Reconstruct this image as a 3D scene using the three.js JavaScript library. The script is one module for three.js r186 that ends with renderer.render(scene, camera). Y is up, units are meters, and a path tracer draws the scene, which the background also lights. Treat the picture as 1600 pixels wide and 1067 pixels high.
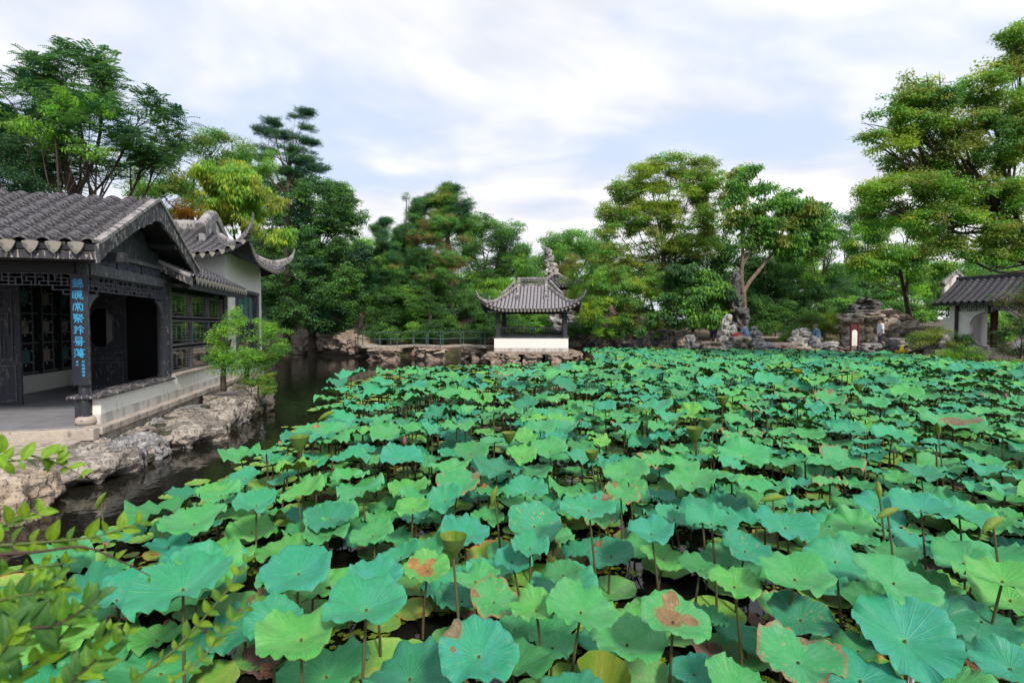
import * as THREE from 'three';
import { ImprovedNoise } from 'three/addons/math/ImprovedNoise.js';
import { RoundedBoxGeometry } from 'three/addons/geometries/RoundedBoxGeometry.js';
import { MarchingCubes } from 'three/addons/objects/MarchingCubes.js';
import { mergeVertices } from 'three/addons/utils/BufferGeometryUtils.js';

// ------------------------------------------------------------------ camera, sky, sun, exposure
const scene = new THREE.Scene();
const EYE = 2.2, PITCH = -1.83 * Math.PI / 180;
const camera = new THREE.PerspectiveCamera(67.4, 1024 / 682, 0.05, 1500);
camera.position.set(0, EYE, 0);
camera.rotation.x = PITCH;
camera.focus = 7; camera.userData.fStop = 4.5;
const renderer = new THREE.WebGLRenderer({ antialias: true });
renderer.setSize(1024, 682);
renderer.toneMapping = THREE.LinearToneMapping;
renderer.toneMappingExposure = 2.1;
renderer.shadowMap.enabled = true;
const SUN_DIR = new THREE.Vector3(0.36, 0.78, 0.52).normalize();
const sun = new THREE.DirectionalLight(0xfff3e4, 2.0);
sun.position.copy(SUN_DIR).multiplyScalar(80); sun.castShadow = true;
sun.shadow.radius = 16; sun.shadow.mapSize.set(4096, 4096);
Object.assign(sun.shadow.camera, { left: -45, right: 45, top: 45, bottom: -45, near: 1, far: 200 });
scene.add(sun); scene.add(sun.target); sun.target.position.set(0, 0, -18);

// ------------------------------------------------------------------ random and noise
function rng(seed) { let s = seed | 0; return () => { s = (s + 0x6d2b79f5) | 0; let t = Math.imul(s ^ (s >>> 15), 1 | s); t = (t + Math.imul(t ^ (t >>> 7), 61 | t)) ^ t; return ((t ^ (t >>> 14)) >>> 0) / 4294967296; }; }
const PN = new ImprovedNoise();
const n3 = (x, y, z) => PN.noise(x, y, z);
function fbm(x, y, z, o = 4) { let s = 0, a = 0.5; for (let i = 0; i < o; i++) { s += a * PN.noise(x, y, z); x *= 2.03; y *= 2.03; z *= 2.03; a *= 0.5; } return s; }
const clamp = (x, a = 0, b = 1) => Math.min(b, Math.max(a, x));
const sstep = (a, b, x) => { const t = clamp((x - a) / (b - a)); return t * t * (3 - 2 * t); };
const lerp = (a, b, t) => a + (b - a) * t;
const V = (x, y, z) => new THREE.Vector3(x, y, z);
const D2R = Math.PI / 180;

// sky: thin broken cloud, pale blue gaps, computed on a flat cloud layer
{
  const W = 2048, H = 1024, data = new Float32Array(W * H * 4);
  for (let j = 0; j < H; j++) {
    const el = ((j + 0.5) / H - 0.5) * Math.PI, cy = Math.sin(el), ce = Math.cos(el);
    for (let i = 0; i < W; i++) {
      const az = ((i + 0.5) / W - 0.5) * 2 * Math.PI, x = Math.cos(az) * ce, z = Math.sin(az) * ce;
      const k = (j * W + i) * 4;
      let r, g, b;
      if (cy > -0.02) {
        const q = 1 / (Math.max(cy, 0) + 0.16), u = x * q, w = z * q;
        const wx = fbm(u * 0.7, w * 0.7, 3.1, 3) * 0.9, wz = fbm(u * 0.7, w * 0.7, 9.3, 3) * 0.9;
        const c1 = fbm(u * 0.75 + w * 0.35 + wx + 5.2, w * 1.2 - u * 0.2 + wz, 1.7, 6);
        const c2 = fbm(u * 2.3 + wx * 2, w * 3.1 + wz, 7.7, 5);
        const thick = sstep(-0.36, 0.20, c1 + c2 * 0.45 + 0.04);
        const tex = clamp(0.5 + c2 * 1.3 + c1 * 0.5);
        const hor = Math.pow(1 - clamp(cy), 4);
        const blue = [lerp(0.52, 0.66, hor), lerp(0.64, 0.74, hor), lerp(0.84, 0.89, hor)];
        const wh = lerp(0.70, 0.93, tex), white = [wh, wh * 1.003, wh * 1.03];
        const t = clamp(thick * 0.9 + hor * 0.25);
        r = lerp(blue[0], white[0], t); g = lerp(blue[1], white[1], t); b = lerp(blue[2], white[2], t);
      } else { r = 0.10; g = 0.12; b = 0.09; }
      data[k] = r * 0.57; data[k + 1] = g * 0.57; data[k + 2] = b * 0.58; data[k + 3] = 1;
    }
  }
  const t = new THREE.DataTexture(data, W, H, THREE.RGBAFormat, THREE.FloatType);
  t.mapping = THREE.EquirectangularReflectionMapping; t.magFilter = THREE.LinearFilter; t.minFilter = THREE.LinearFilter; t.wrapS = THREE.RepeatWrapping; t.needsUpdate = true;
  scene.background = t; scene.environment = t;
}

// a pixel of the 1600 x 1067 photograph, at a distance along the view's level axis, as a point
function at(px, py, d) {
  const x = (px - 800) / 800, y = -(py - 533.5) / 800, c = Math.cos(PITCH), s = Math.sin(PITCH);
  const yy = y * c - s * -1 * -1, zz = y * s + c * -1;             // ray (x, y, -1) turned by the pitch
  const k = d / -zz;
  return V(x * k, EYE + (y * c + s) * k, -d);
}
// the point under a pixel on a level plane
function onLevel(px, py, h) { const p = at(px, py, 10), k = (h - EYE) / (p.y - EYE); return V(p.x * k, h, p.z * k); }

// ------------------------------------------------------------------ things, parts, names
const taken = new Map();
function numbered(name) { const n = taken.get(name) || 0; taken.set(name, n + 1); return n ? `${name}_${String(n).padStart(3, '0')}` : name; }
function tag(o, label, category, group, kind) { if (label) o.userData.label = label; if (category) o.userData.category = category; if (group) o.userData.group = group; if (kind) o.userData.kind = kind; return o; }
function thing(name, label, category, pos = [0, 0, 0], turn = 0, group, kind) {
  const o = new THREE.Group(); o.name = numbered(name); o.position.set(...(pos.isVector3 ? [pos.x, pos.y, pos.z] : pos)); o.rotation.y = turn;
  tag(o, label, category, group, kind); scene.add(o); return o;
}
function part(name, geo, mat, parent, label) { const m = new THREE.Mesh(Array.isArray(geo) ? merge(geo) : geo, mat); m.name = name; m.castShadow = m.receiveShadow = true; if (label) m.userData.label = label; if (parent) parent.add(m); return m; }
function single(name, geo, mat, label, category, group, kind) { const m = part(numbered(name), geo, mat, scene); tag(m, label, category, group, kind); return m; }
function copyOf(src, label, pos, turn) { const c = src.clone(); c.name = numbered(src.name.replace(/_\d\d\d$/, '')); c.userData = { ...src.userData }; if (label) c.userData.label = label; if (pos) c.position.set(...(pos.isVector3 ? [pos.x, pos.y, pos.z] : pos)); if (turn !== undefined) c.rotation.y = turn; scene.add(c); return c; }

// ------------------------------------------------------------------ geometry helpers
function merge(list) {
  let nv = 0, ni = 0; list = list.filter(Boolean);
  for (const g of list) { if (!g.attributes.normal) g.computeVertexNormals(); nv += g.attributes.position.count; ni += g.index ? g.index.count : g.attributes.position.count; }
  const P = new Float32Array(nv * 3), N = new Float32Array(nv * 3), U = new Float32Array(nv * 2), I = new Uint32Array(ni);
  let v = 0, i = 0;
  for (const g of list) {
    const c = g.attributes.position.count;
    P.set(g.attributes.position.array.subarray(0, c * 3), v * 3); N.set(g.attributes.normal.array.subarray(0, c * 3), v * 3);
    if (g.attributes.uv) U.set(g.attributes.uv.array.subarray(0, c * 2), v * 2);
    if (g.index) for (let k = 0; k < g.index.count; k++) I[i++] = g.index.array[k] + v; else for (let k = 0; k < c; k++) I[i++] = k + v;
    v += c;
  }
  const o = new THREE.BufferGeometry();
  o.setAttribute('position', new THREE.BufferAttribute(P, 3)); o.setAttribute('normal', new THREE.BufferAttribute(N, 3)); o.setAttribute('uv', new THREE.BufferAttribute(U, 2)); o.setIndex(new THREE.BufferAttribute(I, 1));
  return o;
}
// uv in metres by the main direction of each face
function boxUV(g) {
  g = g.index ? g.toNonIndexed() : g; const p = g.attributes.position, uv = new Float32Array(p.count * 2), a = V(0, 0, 0), b = V(0, 0, 0), c = V(0, 0, 0);
  for (let i = 0; i < p.count; i += 3) {
    a.fromBufferAttribute(p, i); b.fromBufferAttribute(p, i + 1).sub(a); c.fromBufferAttribute(p, i + 2).sub(a); b.cross(c);
    const X = Math.abs(b.x), Y = Math.abs(b.y), Z = Math.abs(b.z);
    for (let k = i; k < i + 3; k++) { const x = p.getX(k), y = p.getY(k), z = p.getZ(k); uv[k * 2] = X > Y && X > Z ? z : x; uv[k * 2 + 1] = Y >= X && Y >= Z ? z : y; }
  }
  g.setAttribute('uv', new THREE.BufferAttribute(uv, 2)); return g;
}
const bx = (x0, x1, y0, y1, z0, z1) => { const g = new THREE.BoxGeometry(x1 - x0, y1 - y0, z1 - z0); g.translate((x0 + x1) / 2, (y0 + y1) / 2, (z0 + z1) / 2); return boxUV(g); };
const rb = (x0, x1, y0, y1, z0, z1, r = 0.012) => { const g = new RoundedBoxGeometry(x1 - x0, y1 - y0, z1 - z0, 1, Math.min(r, (x1 - x0) / 2.1, (y1 - y0) / 2.1, (z1 - z0) / 2.1)); g.translate((x0 + x1) / 2, (y0 + y1) / 2, (z0 + z1) / 2); return boxUV(g); };
const cyl = (x, y0, y1, z, r0, r1 = r0, seg = 20) => { const g = new THREE.CylinderGeometry(r1, r0, y1 - y0, seg, 4); g.translate(x, (y0 + y1) / 2, z); const u = g.attributes.uv; for (let i = 0; i < u.count; i++) u.setXY(i, u.getX(i) * 6.28 * r0, u.getY(i) * (y1 - y0)); return g; };
const lathe = (pts, seg = 24) => new THREE.LatheGeometry(pts.map(([r, y]) => new THREE.Vector2(r, y)), seg);
// a tapered tube through points; radii per point
function tube(pts, rad, seg = 8, sub = 4, cap = true) {
  const curve = pts.length > 2 ? new THREE.CatmullRomCurve3(pts) : new THREE.LineCurve3(pts[0], pts[1]), n = (pts.length - 1) * sub;
  const P = [], N = [], U = [], I = [], up = V(0.31, 0.2, 0.93); let len = 0, last = null;
  const rAt = (t) => { const f = t * (rad.length - 1), i = Math.min(rad.length - 2, Math.floor(f)); return lerp(rad[i], rad[i + 1], f - i); };
  for (let i = 0; i <= n; i++) {
    const t = i / n, c = curve.getPoint(t), tg = curve.getTangent(t), s = V(0, 0, 0).crossVectors(tg, up).normalize(), q = V(0, 0, 0).crossVectors(s, tg).normalize(), r = rAt(t);
    if (last) len += last.distanceTo(c); last = c;
    for (let k = 0; k <= seg; k++) { const a = k / seg * Math.PI * 2, ca = Math.cos(a), sa = Math.sin(a); const nx = s.x * ca + q.x * sa, ny = s.y * ca + q.y * sa, nz = s.z * ca + q.z * sa; P.push(c.x + nx * r, c.y + ny * r, c.z + nz * r); N.push(nx, ny, nz); U.push(k / seg * 6.28 * rad[0], len); }
  }
  for (let i = 0; i < n; i++) for (let k = 0; k < seg; k++) { const a = i * (seg + 1) + k, b = a + seg + 1; I.push(a, b, a + 1, b, b + 1, a + 1); }
  if (cap) { const e = n * (seg + 1), c = curve.getPoint(1), tg = curve.getTangent(1); P.push(c.x, c.y, c.z); N.push(tg.x, tg.y, tg.z); U.push(0, len); const ci = P.length / 3 - 1; for (let k = 0; k < seg; k++) I.push(e + k, ci, e + k + 1); }
  return geo(P, I, U, N);
}
function geo(P, I, U, N) { const g = new THREE.BufferGeometry(); g.setAttribute('position', new THREE.BufferAttribute(new Float32Array(P), 3)); if (U) g.setAttribute('uv', new THREE.BufferAttribute(new Float32Array(U), 2)); if (I) g.setIndex(new THREE.BufferAttribute(new Uint32Array(I), 1)); if (N) g.setAttribute('normal', new THREE.BufferAttribute(new Float32Array(N), 3)); else g.computeVertexNormals(); return g; }
// a bar of upright rectangular section swept along points; w and h are functions of t
function sweep(pts, w, h, sub = 6, roundTop = true) {
  const curve = new THREE.CatmullRomCurve3(pts), n = (pts.length - 1) * sub, P = [], I = [], U = []; let len = 0, last = null;
  const prof = roundTop ? [[-1, 0], [-1, 0.72], [-0.72, 0.95], [0, 1.04], [0.72, 0.95], [1, 0.72], [1, 0]] : [[-1, 0], [-1, 1], [1, 1], [1, 0]], m = prof.length;
  for (let i = 0; i <= n; i++) {
    const t = i / n, c = curve.getPoint(t), tg = curve.getTangent(t), s = V(-tg.z, 0, tg.x).normalize(), up = V(0, 0, 0).crossVectors(s, tg).normalize(); if (up.y < 0) up.negate();
    if (last) len += last.distanceTo(c); last = c;
    for (const [a, b] of prof) { const ww = w(t) / 2 * a, hh = h(t) * b; P.push(c.x + s.x * ww + up.x * hh, c.y + up.y * hh, c.z + s.z * ww + up.z * hh); U.push(len, a * 0.1 + b * h(t)); }
  }
  for (let i = 0; i < n; i++) for (let k = 0; k < m; k++) { const a = i * m + k, a2 = i * m + (k + 1) % m, b = a + m, b2 = a2 + m; I.push(a, a2, b, b, a2, b2); }
  for (let k = 1; k < m - 1; k++) { I.push(0, k, k + 1); const e = n * m; I.push(e, e + k + 1, e + k); }
  const g = geo(P, I, U).toNonIndexed(); g.computeVertexNormals(); return g;
}
const moved = (g, x, y, z, ry = 0) => { g = g.clone(); if (ry) g.rotateY(ry); g.translate(x, y, z); return g; };
function extrude(shape, depth, bevel = 0.006, curveSegments = 10) { const g = new THREE.ExtrudeGeometry(shape, { depth, bevelEnabled: bevel > 0, bevelThickness: bevel, bevelSize: bevel, bevelSegments: 1, curveSegments }); return g; }

// ------------------------------------------------------------------ textures
const toS = (c) => { c = clamp(c); return c <= 0.0031308 ? c * 12.92 : 1.055 * Math.pow(c, 1 / 2.4) - 0.055; };
// periodic value noise, so that textures tile
function pnoise(seed) {
  const h = (x, y) => { let n = Math.imul(x, 374761393) ^ Math.imul(y, 668265263) ^ Math.imul(seed, 1274126177); n = Math.imul(n ^ (n >>> 13), 1274126177); return ((n ^ (n >>> 16)) >>> 0) / 4294967296; };
  const v = (x, y, px, py) => { const xi = Math.floor(x), yi = Math.floor(y), fx = x - xi, fy = y - yi, u = fx * fx * (3 - 2 * fx), w = fy * fy * (3 - 2 * fy), m = (a, p) => ((a % p) + p) % p, x0 = m(xi, px), x1 = m(xi + 1, px), y0 = m(yi, py), y1 = m(yi + 1, py); return lerp(lerp(h(x0, y0), h(x1, y0), u), lerp(h(x0, y1), h(x1, y1), u), w); };
  return (x, y, px, py = px, o = 4) => { let s = 0, a = 0.5, t = 0; for (let i = 0; i < o; i++) { s += a * v(x * px, y * py, px, py); t += a; a *= 0.5; px *= 2; py *= 2; } return s / t; };
}
function texture(size, fn, color = true, rep = 1) {
  const [w, h] = Array.isArray(size) ? size : [size, size], data = new Uint8Array(w * h * 4);
  for (let j = 0; j < h; j++) for (let i = 0; i < w; i++) { const c = fn((i + 0.5) / w, (j + 0.5) / h), k = (j * w + i) * 4; if (color) { data[k] = toS(c[0]) * 255; data[k + 1] = toS(c[1]) * 255; data[k + 2] = toS(c[2]) * 255; } else { const q = clamp(c) * 255; data[k] = data[k + 1] = data[k + 2] = q; } data[k + 3] = 255; }
  const t = new THREE.DataTexture(data, w, h, THREE.RGBAFormat); t.wrapS = t.wrapT = THREE.RepeatWrapping; t.magFilter = THREE.LinearFilter; t.minFilter = THREE.LinearFilter; if (color) t.colorSpace = THREE.SRGBColorSpace; t.repeat.set(rep, rep); t.needsUpdate = true; return t;
}
const mix3 = (a, b, t) => [lerp(a[0], b[0], t), lerp(a[1], b[1], t), lerp(a[2], b[2], t)];
const mul3 = (a, k) => [a[0] * k, a[1] * k, a[2] * k];
const lin = (r, g, b) => new THREE.Color().setRGB(r, g, b);
const std = (o) => new THREE.MeshStandardMaterial({ roughness: 0.85, metalness: 0, side: THREE.DoubleSide, ...o });
const M = {};
{
  const A = pnoise(11), B = pnoise(23), C = pnoise(37), E = pnoise(51);
  const bumpFine = texture(512, (u, v) => A(u, v, 24, 24, 4), false), bumpCoarse = texture(512, (u, v) => 0.6 * A(u, v, 6, 6, 5) + 0.4 * B(u, v, 40, 40, 2), false);
  M.bumpFine = bumpFine; M.bumpCoarse = bumpCoarse;
  // old grey roof tile with pale lichen specks; worn lips painted paler, as if catching light
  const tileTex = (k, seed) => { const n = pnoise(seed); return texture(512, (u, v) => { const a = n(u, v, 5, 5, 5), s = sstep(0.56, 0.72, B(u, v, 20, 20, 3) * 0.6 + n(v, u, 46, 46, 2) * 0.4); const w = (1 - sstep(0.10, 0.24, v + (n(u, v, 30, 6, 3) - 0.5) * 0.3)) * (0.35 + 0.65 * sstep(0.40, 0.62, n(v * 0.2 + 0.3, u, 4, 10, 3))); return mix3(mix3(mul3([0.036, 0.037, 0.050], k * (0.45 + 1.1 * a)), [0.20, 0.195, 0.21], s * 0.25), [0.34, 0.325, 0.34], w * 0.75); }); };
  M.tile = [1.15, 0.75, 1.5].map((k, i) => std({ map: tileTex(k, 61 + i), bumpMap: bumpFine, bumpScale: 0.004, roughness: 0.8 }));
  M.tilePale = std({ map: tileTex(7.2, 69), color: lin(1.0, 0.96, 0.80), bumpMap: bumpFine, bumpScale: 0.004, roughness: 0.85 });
  M.pan = std({ map: M.tile[1].map, color: lin(0.55, 0.55, 0.58), bumpMap: bumpFine, bumpScale: 0.004 });
  M.drip = std({ map: texture(256, (u, v) => mix3([0.24, 0.23, 0.20], [0.09, 0.09, 0.09], sstep(0.45, 0.7, A(u, v, 9, 9, 4)))), bumpMap: bumpFine, bumpScale: 0.003 });
  M.ridge = std({ map: texture(512, (u, v) => { const a = A(u, v, 6, 6, 5), b = sstep(0.5, 0.66, B(u, v, 12, 5, 4)); return mix3(mul3([0.30, 0.285, 0.285], 0.55 + 0.75 * a), [0.07, 0.068, 0.078], b * 0.9); }), bumpMap: bumpFine, bumpScale: 0.008 });
  // lime plaster with rain streaks and rubbed patches
  M.plaster = std({ map: texture(1024, (u, v) => { const s = sstep(0.60, 0.85, A(u, v, 22, 3, 4)) * sstep(0.4, 0.62, B(u, v, 4, 4, 3)), d = sstep(0.58, 0.70, C(u, v, 5, 5, 5)), f = E(u, v, 60, 60, 2); return mul3(mix3(mix3([0.74, 0.73, 0.69], [0.42, 0.36, 0.27], s * 0.8), [0.46, 0.45, 0.42], d * 0.45), 0.92 + 0.14 * f); }, true, 0.5), bumpMap: bumpFine, bumpScale: 0.003, roughness: 0.9 });
  M.whitewall = std({ map: texture(512, (u, v) => { const d = sstep(0.6, 0.74, C(u, v, 4, 4, 5)), f = E(u, v, 50, 50, 2); return mul3(mix3([0.80, 0.79, 0.77], [0.6, 0.59, 0.55], d * 0.5), 0.94 + 0.1 * f); }, true, 0.4), bumpMap: bumpFine, bumpScale: 0.002, roughness: 0.9 });
  M.skirt = std({ map: texture(512, (u, v) => { const d = A(u, v, 9, 5, 5), f = B(u, v, 60, 60, 2); return mul3(mix3([0.34, 0.335, 0.33], [0.50, 0.48, 0.45], sstep(0.4, 0.62, d)), 0.85 + 0.3 * f); }), bumpMap: bumpFine, bumpScale: 0.004 });
  M.stained = std({ map: texture(512, (u, v) => { const d = sstep(0.42, 0.6, A(u, v, 7, 4, 5)); return mix3([0.62, 0.60, 0.57], [0.24, 0.24, 0.26], d); }, true, 0.5), bumpMap: bumpFine, bumpScale: 0.004 });
  // dark blue-black paint, scuffed and flaking
  const woodTex = (base, chip, thr, seed) => { const n = pnoise(seed); return texture(512, (u, v) => { const g = n(u, v, 40, 4, 4), c = sstep(thr + 0.02, thr + 0.06, 0.3 * A(u, v, 10, 4, 4) + 0.7 * n(u, v, 48, 12, 3)); return mix3(mul3(base, 0.6 + 0.8 * g), chip, c); }); };
  M.wood = std({ map: woodTex([0.022, 0.026, 0.036], [0.13, 0.12, 0.12], 0.63, 71), bumpMap: bumpFine, bumpScale: 0.002, roughness: 0.62 });
  M.woodWorn = std({ map: woodTex([0.040, 0.041, 0.052], [0.32, 0.29, 0.27], 0.56, 73), bumpMap: bumpFine, bumpScale: 0.003, roughness: 0.7 });
  M.woodGrey = std({ map: woodTex([0.075, 0.078, 0.098], [0.20, 0.17, 0.16], 0.60, 75), bumpMap: bumpFine, bumpScale: 0.003, roughness: 0.75 });
  M.lattice = std({ map: woodTex([0.065, 0.068, 0.09], [0.16, 0.15, 0.15], 0.66, 77), roughness: 0.7 });
  M.latticePale = std({ color: lin(0.20, 0.225, 0.22), roughness: 0.7 });
  M.blackWood = std({ color: lin(0.012, 0.013, 0.017), roughness: 0.6 });
  M.redWood = std({ map: woodTex([0.11, 0.012, 0.016], [0.08, 0.02, 0.02], 0.62, 79), roughness: 0.6 });
  // weathered limestone: tan, pink and grey, veined and pitted
  const stoneTex = (a, b, c, seed) => { const n = pnoise(seed), m = pnoise(seed + 5); return texture(512, (u, v) => { const w = n(u, v, 4, 4, 5), st = m(u + w * 0.12, v + w * 0.3, 5, 16, 4), pit = sstep(0.63, 0.72, m(v, u, 22, 22, 3)); return mul3(mix3(mix3(a, b, sstep(0.35, 0.65, w)), c, sstep(0.5, 0.72, st) * 0.7), 1 - 0.55 * pit); }); };
  const sb = texture(512, (u, v) => { const w = A(u, v, 4, 4, 5); return clamp(0.5 * B(u + w * 0.15, v + w * 0.2, 6, 12, 5) + 0.5 * w - 0.35 * sstep(0.6, 0.72, C(u, v, 18, 18, 3))); }, false);
  M.stoneBump = sb;
  const st = (t, s = 0.08) => std({ map: t, bumpMap: sb, bumpScale: s, roughness: 0.92 });
  M.stoneTan = st(stoneTex([0.36, 0.29, 0.22], [0.24, 0.185, 0.145], [0.47, 0.41, 0.34], 81));
  M.stoneWarm = st(stoneTex([0.54, 0.46, 0.38], [0.34, 0.275, 0.225], [0.62, 0.57, 0.51], 95));
  M.stoneBank = st(stoneTex([0.33, 0.295, 0.255], [0.17, 0.15, 0.135], [0.46, 0.43, 0.39], 99), 0.12);
  M.stonePink = st(stoneTex([0.31, 0.245, 0.20], [0.21, 0.16, 0.135], [0.40, 0.34, 0.29], 83));
  M.stoneGrey = st(stoneTex([0.24, 0.24, 0.245], [0.13, 0.13, 0.135], [0.42, 0.41, 0.40], 85));
  M.stoneWhite = st(stoneTex([0.50, 0.485, 0.47], [0.24, 0.225, 0.21], [0.62, 0.60, 0.58], 87));
  M.stoneMossShade = st(stoneTex([0.05, 0.055, 0.03], [0.03, 0.035, 0.022], [0.09, 0.085, 0.06], 97));
  M.stoneDark = st(stoneTex([0.10, 0.10, 0.105], [0.05, 0.05, 0.055], [0.20, 0.19, 0.185], 89));
  M.concrete = std({ map: texture(512, (u, v) => { const s = sstep(0.5, 0.75, A(u, v, 24, 3, 4)), d = B(u, v, 6, 6, 5); return mul3(mix3([0.36, 0.32, 0.28], [0.16, 0.14, 0.12], s * 0.75), 0.65 + 0.7 * d); }), bumpMap: bumpFine, bumpScale: 0.006, roughness: 0.95 });
  M.paving = std({ map: texture(512, (u, v) => { const d = B(u, v, 5, 5, 5), f = A(u, v, 70, 70, 2); return mul3([0.20, 0.205, 0.225], 0.6 + 0.5 * d + 0.3 * f); }), bumpMap: bumpFine, bumpScale: 0.004, roughness: 0.8 });
  M.slab = std({ map: texture(512, (u, v) => { const d = B(u, v, 6, 6, 5), f = A(u, v, 60, 60, 2), e = sstep(0.6, 0.7, C(u, v, 8, 8, 4)); return mix3(mul3([0.38, 0.335, 0.29], 0.6 + 0.5 * d + 0.3 * f), [0.12, 0.10, 0.085], e * 0.6); }), bumpMap: bumpFine, bumpScale: 0.006, roughness: 0.9 });
  M.brick = std({ map: texture(256, (u, v) => mix3([0.32, 0.09, 0.06], [0.45, 0.3, 0.25], sstep(0.5, 0.7, A(u, v, 14, 14, 4)))), bumpMap: bumpFine, bumpScale: 0.004 });
  M.soil = std({ map: texture(1024, (u, v) => { const d = B(u, v, 9, 9, 6), g = sstep(0.48, 0.6, C(u, v, 7, 7, 5)), f = A(u, v, 90, 90, 2); return mul3(mix3([0.115, 0.075, 0.055], [0.045, 0.06, 0.02], g * 0.8), 0.45 + 0.6 * d + 0.5 * f); }, true, 0.22), bumpMap: bumpCoarse, bumpScale: 0.05, roughness: 1 });
  const barkTex = (a, b, seed) => { const n = pnoise(seed); return texture(256, (u, v) => mix3(a, b, sstep(0.35, 0.68, n(u, v, 12, 5, 5)))); };
  M.bark = std({ map: barkTex([0.085, 0.062, 0.047], [0.035, 0.027, 0.022], 91), bumpMap: bumpCoarse, bumpScale: 0.02 });
  M.barkPale = std({ map: barkTex([0.22, 0.165, 0.125], [0.12, 0.09, 0.07], 93), bumpMap: bumpCoarse, bumpScale: 0.015 });
  M.glass = new THREE.MeshPhysicalMaterial({ color: 0xffffff, transmission: 1, thickness: 0, roughness: 0.03, ior: 1.5, side: THREE.DoubleSide });
  M.tealGlass = new THREE.MeshPhysicalMaterial({ color: lin(0.10, 0.24, 0.27), roughness: 0.08, ior: 1.5, side: THREE.DoubleSide });
  M.darkGlass = new THREE.MeshPhysicalMaterial({ color: lin(0.02, 0.045, 0.035), roughness: 0.04, ior: 1.6, side: THREE.DoubleSide });
  M.greenPaint = std({ map: texture(256, (u, v) => mix3([0.025, 0.075, 0.06], [0.11, 0.12, 0.10], sstep(0.58, 0.7, A(u, v, 16, 16, 4)))), roughness: 0.5 });
  M.water = new THREE.MeshPhysicalMaterial({ color: lin(0.010, 0.010, 0.007), roughness: 0.045, ior: 1.333, bumpMap: texture(512, (u, v) => 0.7 * A(u, v, 7, 7, 3) + 0.3 * B(u, v, 20, 20, 2), false, 0.5), bumpScale: 0.006, side: THREE.DoubleSide });
}
// ------------------------------------------------------------------ terrain and water
const POND = [[-5.0, 1.3], [-5.5, 3.5], [-5.75, 6], [-6.05, 8], [-6.1, 10.5], [-6.4, 13.6], [-7.6, 14.8], [-9.3, 17.5], [-10.2, 21.3], [-14, 22.5], [-24, 24], [-24, 38], [-17, 39.2], [-11.6, 38.6], [-10, 36.4], [-4, 36.2], [2, 36.6], [5, 35.5], [7, 33], [9.5, 31.6], [13, 30.4], [16.5, 28.4], [18.6, 26.8], [20.0, 25.6], [20.2, 23.4], [19.2, 21.2], [18.4, 19.6], [18.2, 17.8], [17.4, 15], [17, 8], [15, 3], [9, 1.3]].map(([x, d]) => [x, -d]);
function pondDist(x, z) {           // below 0 inside the pond
  let d = 1e9, inside = false;
  for (let i = 0, j = POND.length - 1; i < POND.length; j = i++) {
    const [ax, az] = POND[j], [qx, qz] = POND[i], ex = qx - ax, ez = qz - az, t = clamp(((x - ax) * ex + (z - az) * ez) / (ex * ex + ez * ez));
    d = Math.min(d, Math.hypot(x - ax - ex * t, z - az - ez * t));
    if ((az > z) !== (qz > z) && x < (qx - ax) * (z - az) / (qz - az) + ax) inside = !inside;
  }
  return inside ? -d : d;
}
function groundY(x, z) {
  const d = pondDist(x, z), e = sstep(-0.9, 0.35, d + 0.18 * n3(x * 0.9, 0, z * 0.9));
  const left = sstep(-4.2, -5.3, x) * sstep(26, 22, -z);
  const hills = 4.6 * Math.exp(-(((x - 5) / 10) ** 2 + ((z + 53) / 8) ** 2)) + 3 * Math.exp(-(((x + 22) / 14) ** 2 + ((z + 58) / 10) ** 2)) + 2.2 * sstep(45, 90, -z);
  const near = 0.1 * sstep(-3, 1, z);
  const bank = lerp(0.52, -0.25, left) + 0.14 * fbm(x * 0.3, 1, z * 0.3, 3) + near + hills + 0.5 * sstep(1.5, 7, d) * sstep(-24, -30, z);
  return lerp(-0.75, bank, e);
}
{
  const n = 210, P = [], U = [], I = [], f = (t) => Math.sign(t) * (24 * Math.abs(t) + 430 * Math.pow(Math.abs(t), 5));
  for (let j = 0; j <= n; j++) for (let i = 0; i <= n; i++) { const x = f(i / n * 2 - 1), z = f(j / n * 2 - 1) - 18; P.push(x, groundY(x, z), z); U.push(x, z); }
  for (let j = 0; j < n; j++) for (let i = 0; i < n; i++) { const a = j * (n + 1) + i, b = a + n + 1; I.push(a, b, a + 1, b, b + 1, a + 1); }
  single('ground', geo(P, I, U), M.soil, 'bare brown earth and thin grass of the garden banks', null, null, 'structure');
  const w = new THREE.PlaneGeometry(64, 52); w.rotateX(-Math.PI / 2); w.translate(-3, 0, -20); const u = w.attributes.uv; for (let i = 0; i < u.count; i++) u.setXY(i, u.getX(i) * 64, u.getY(i) * 52);
  single('pond_water', w, M.water, 'dark still water of the lotus pond', null, null, 'structure');
}

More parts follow.
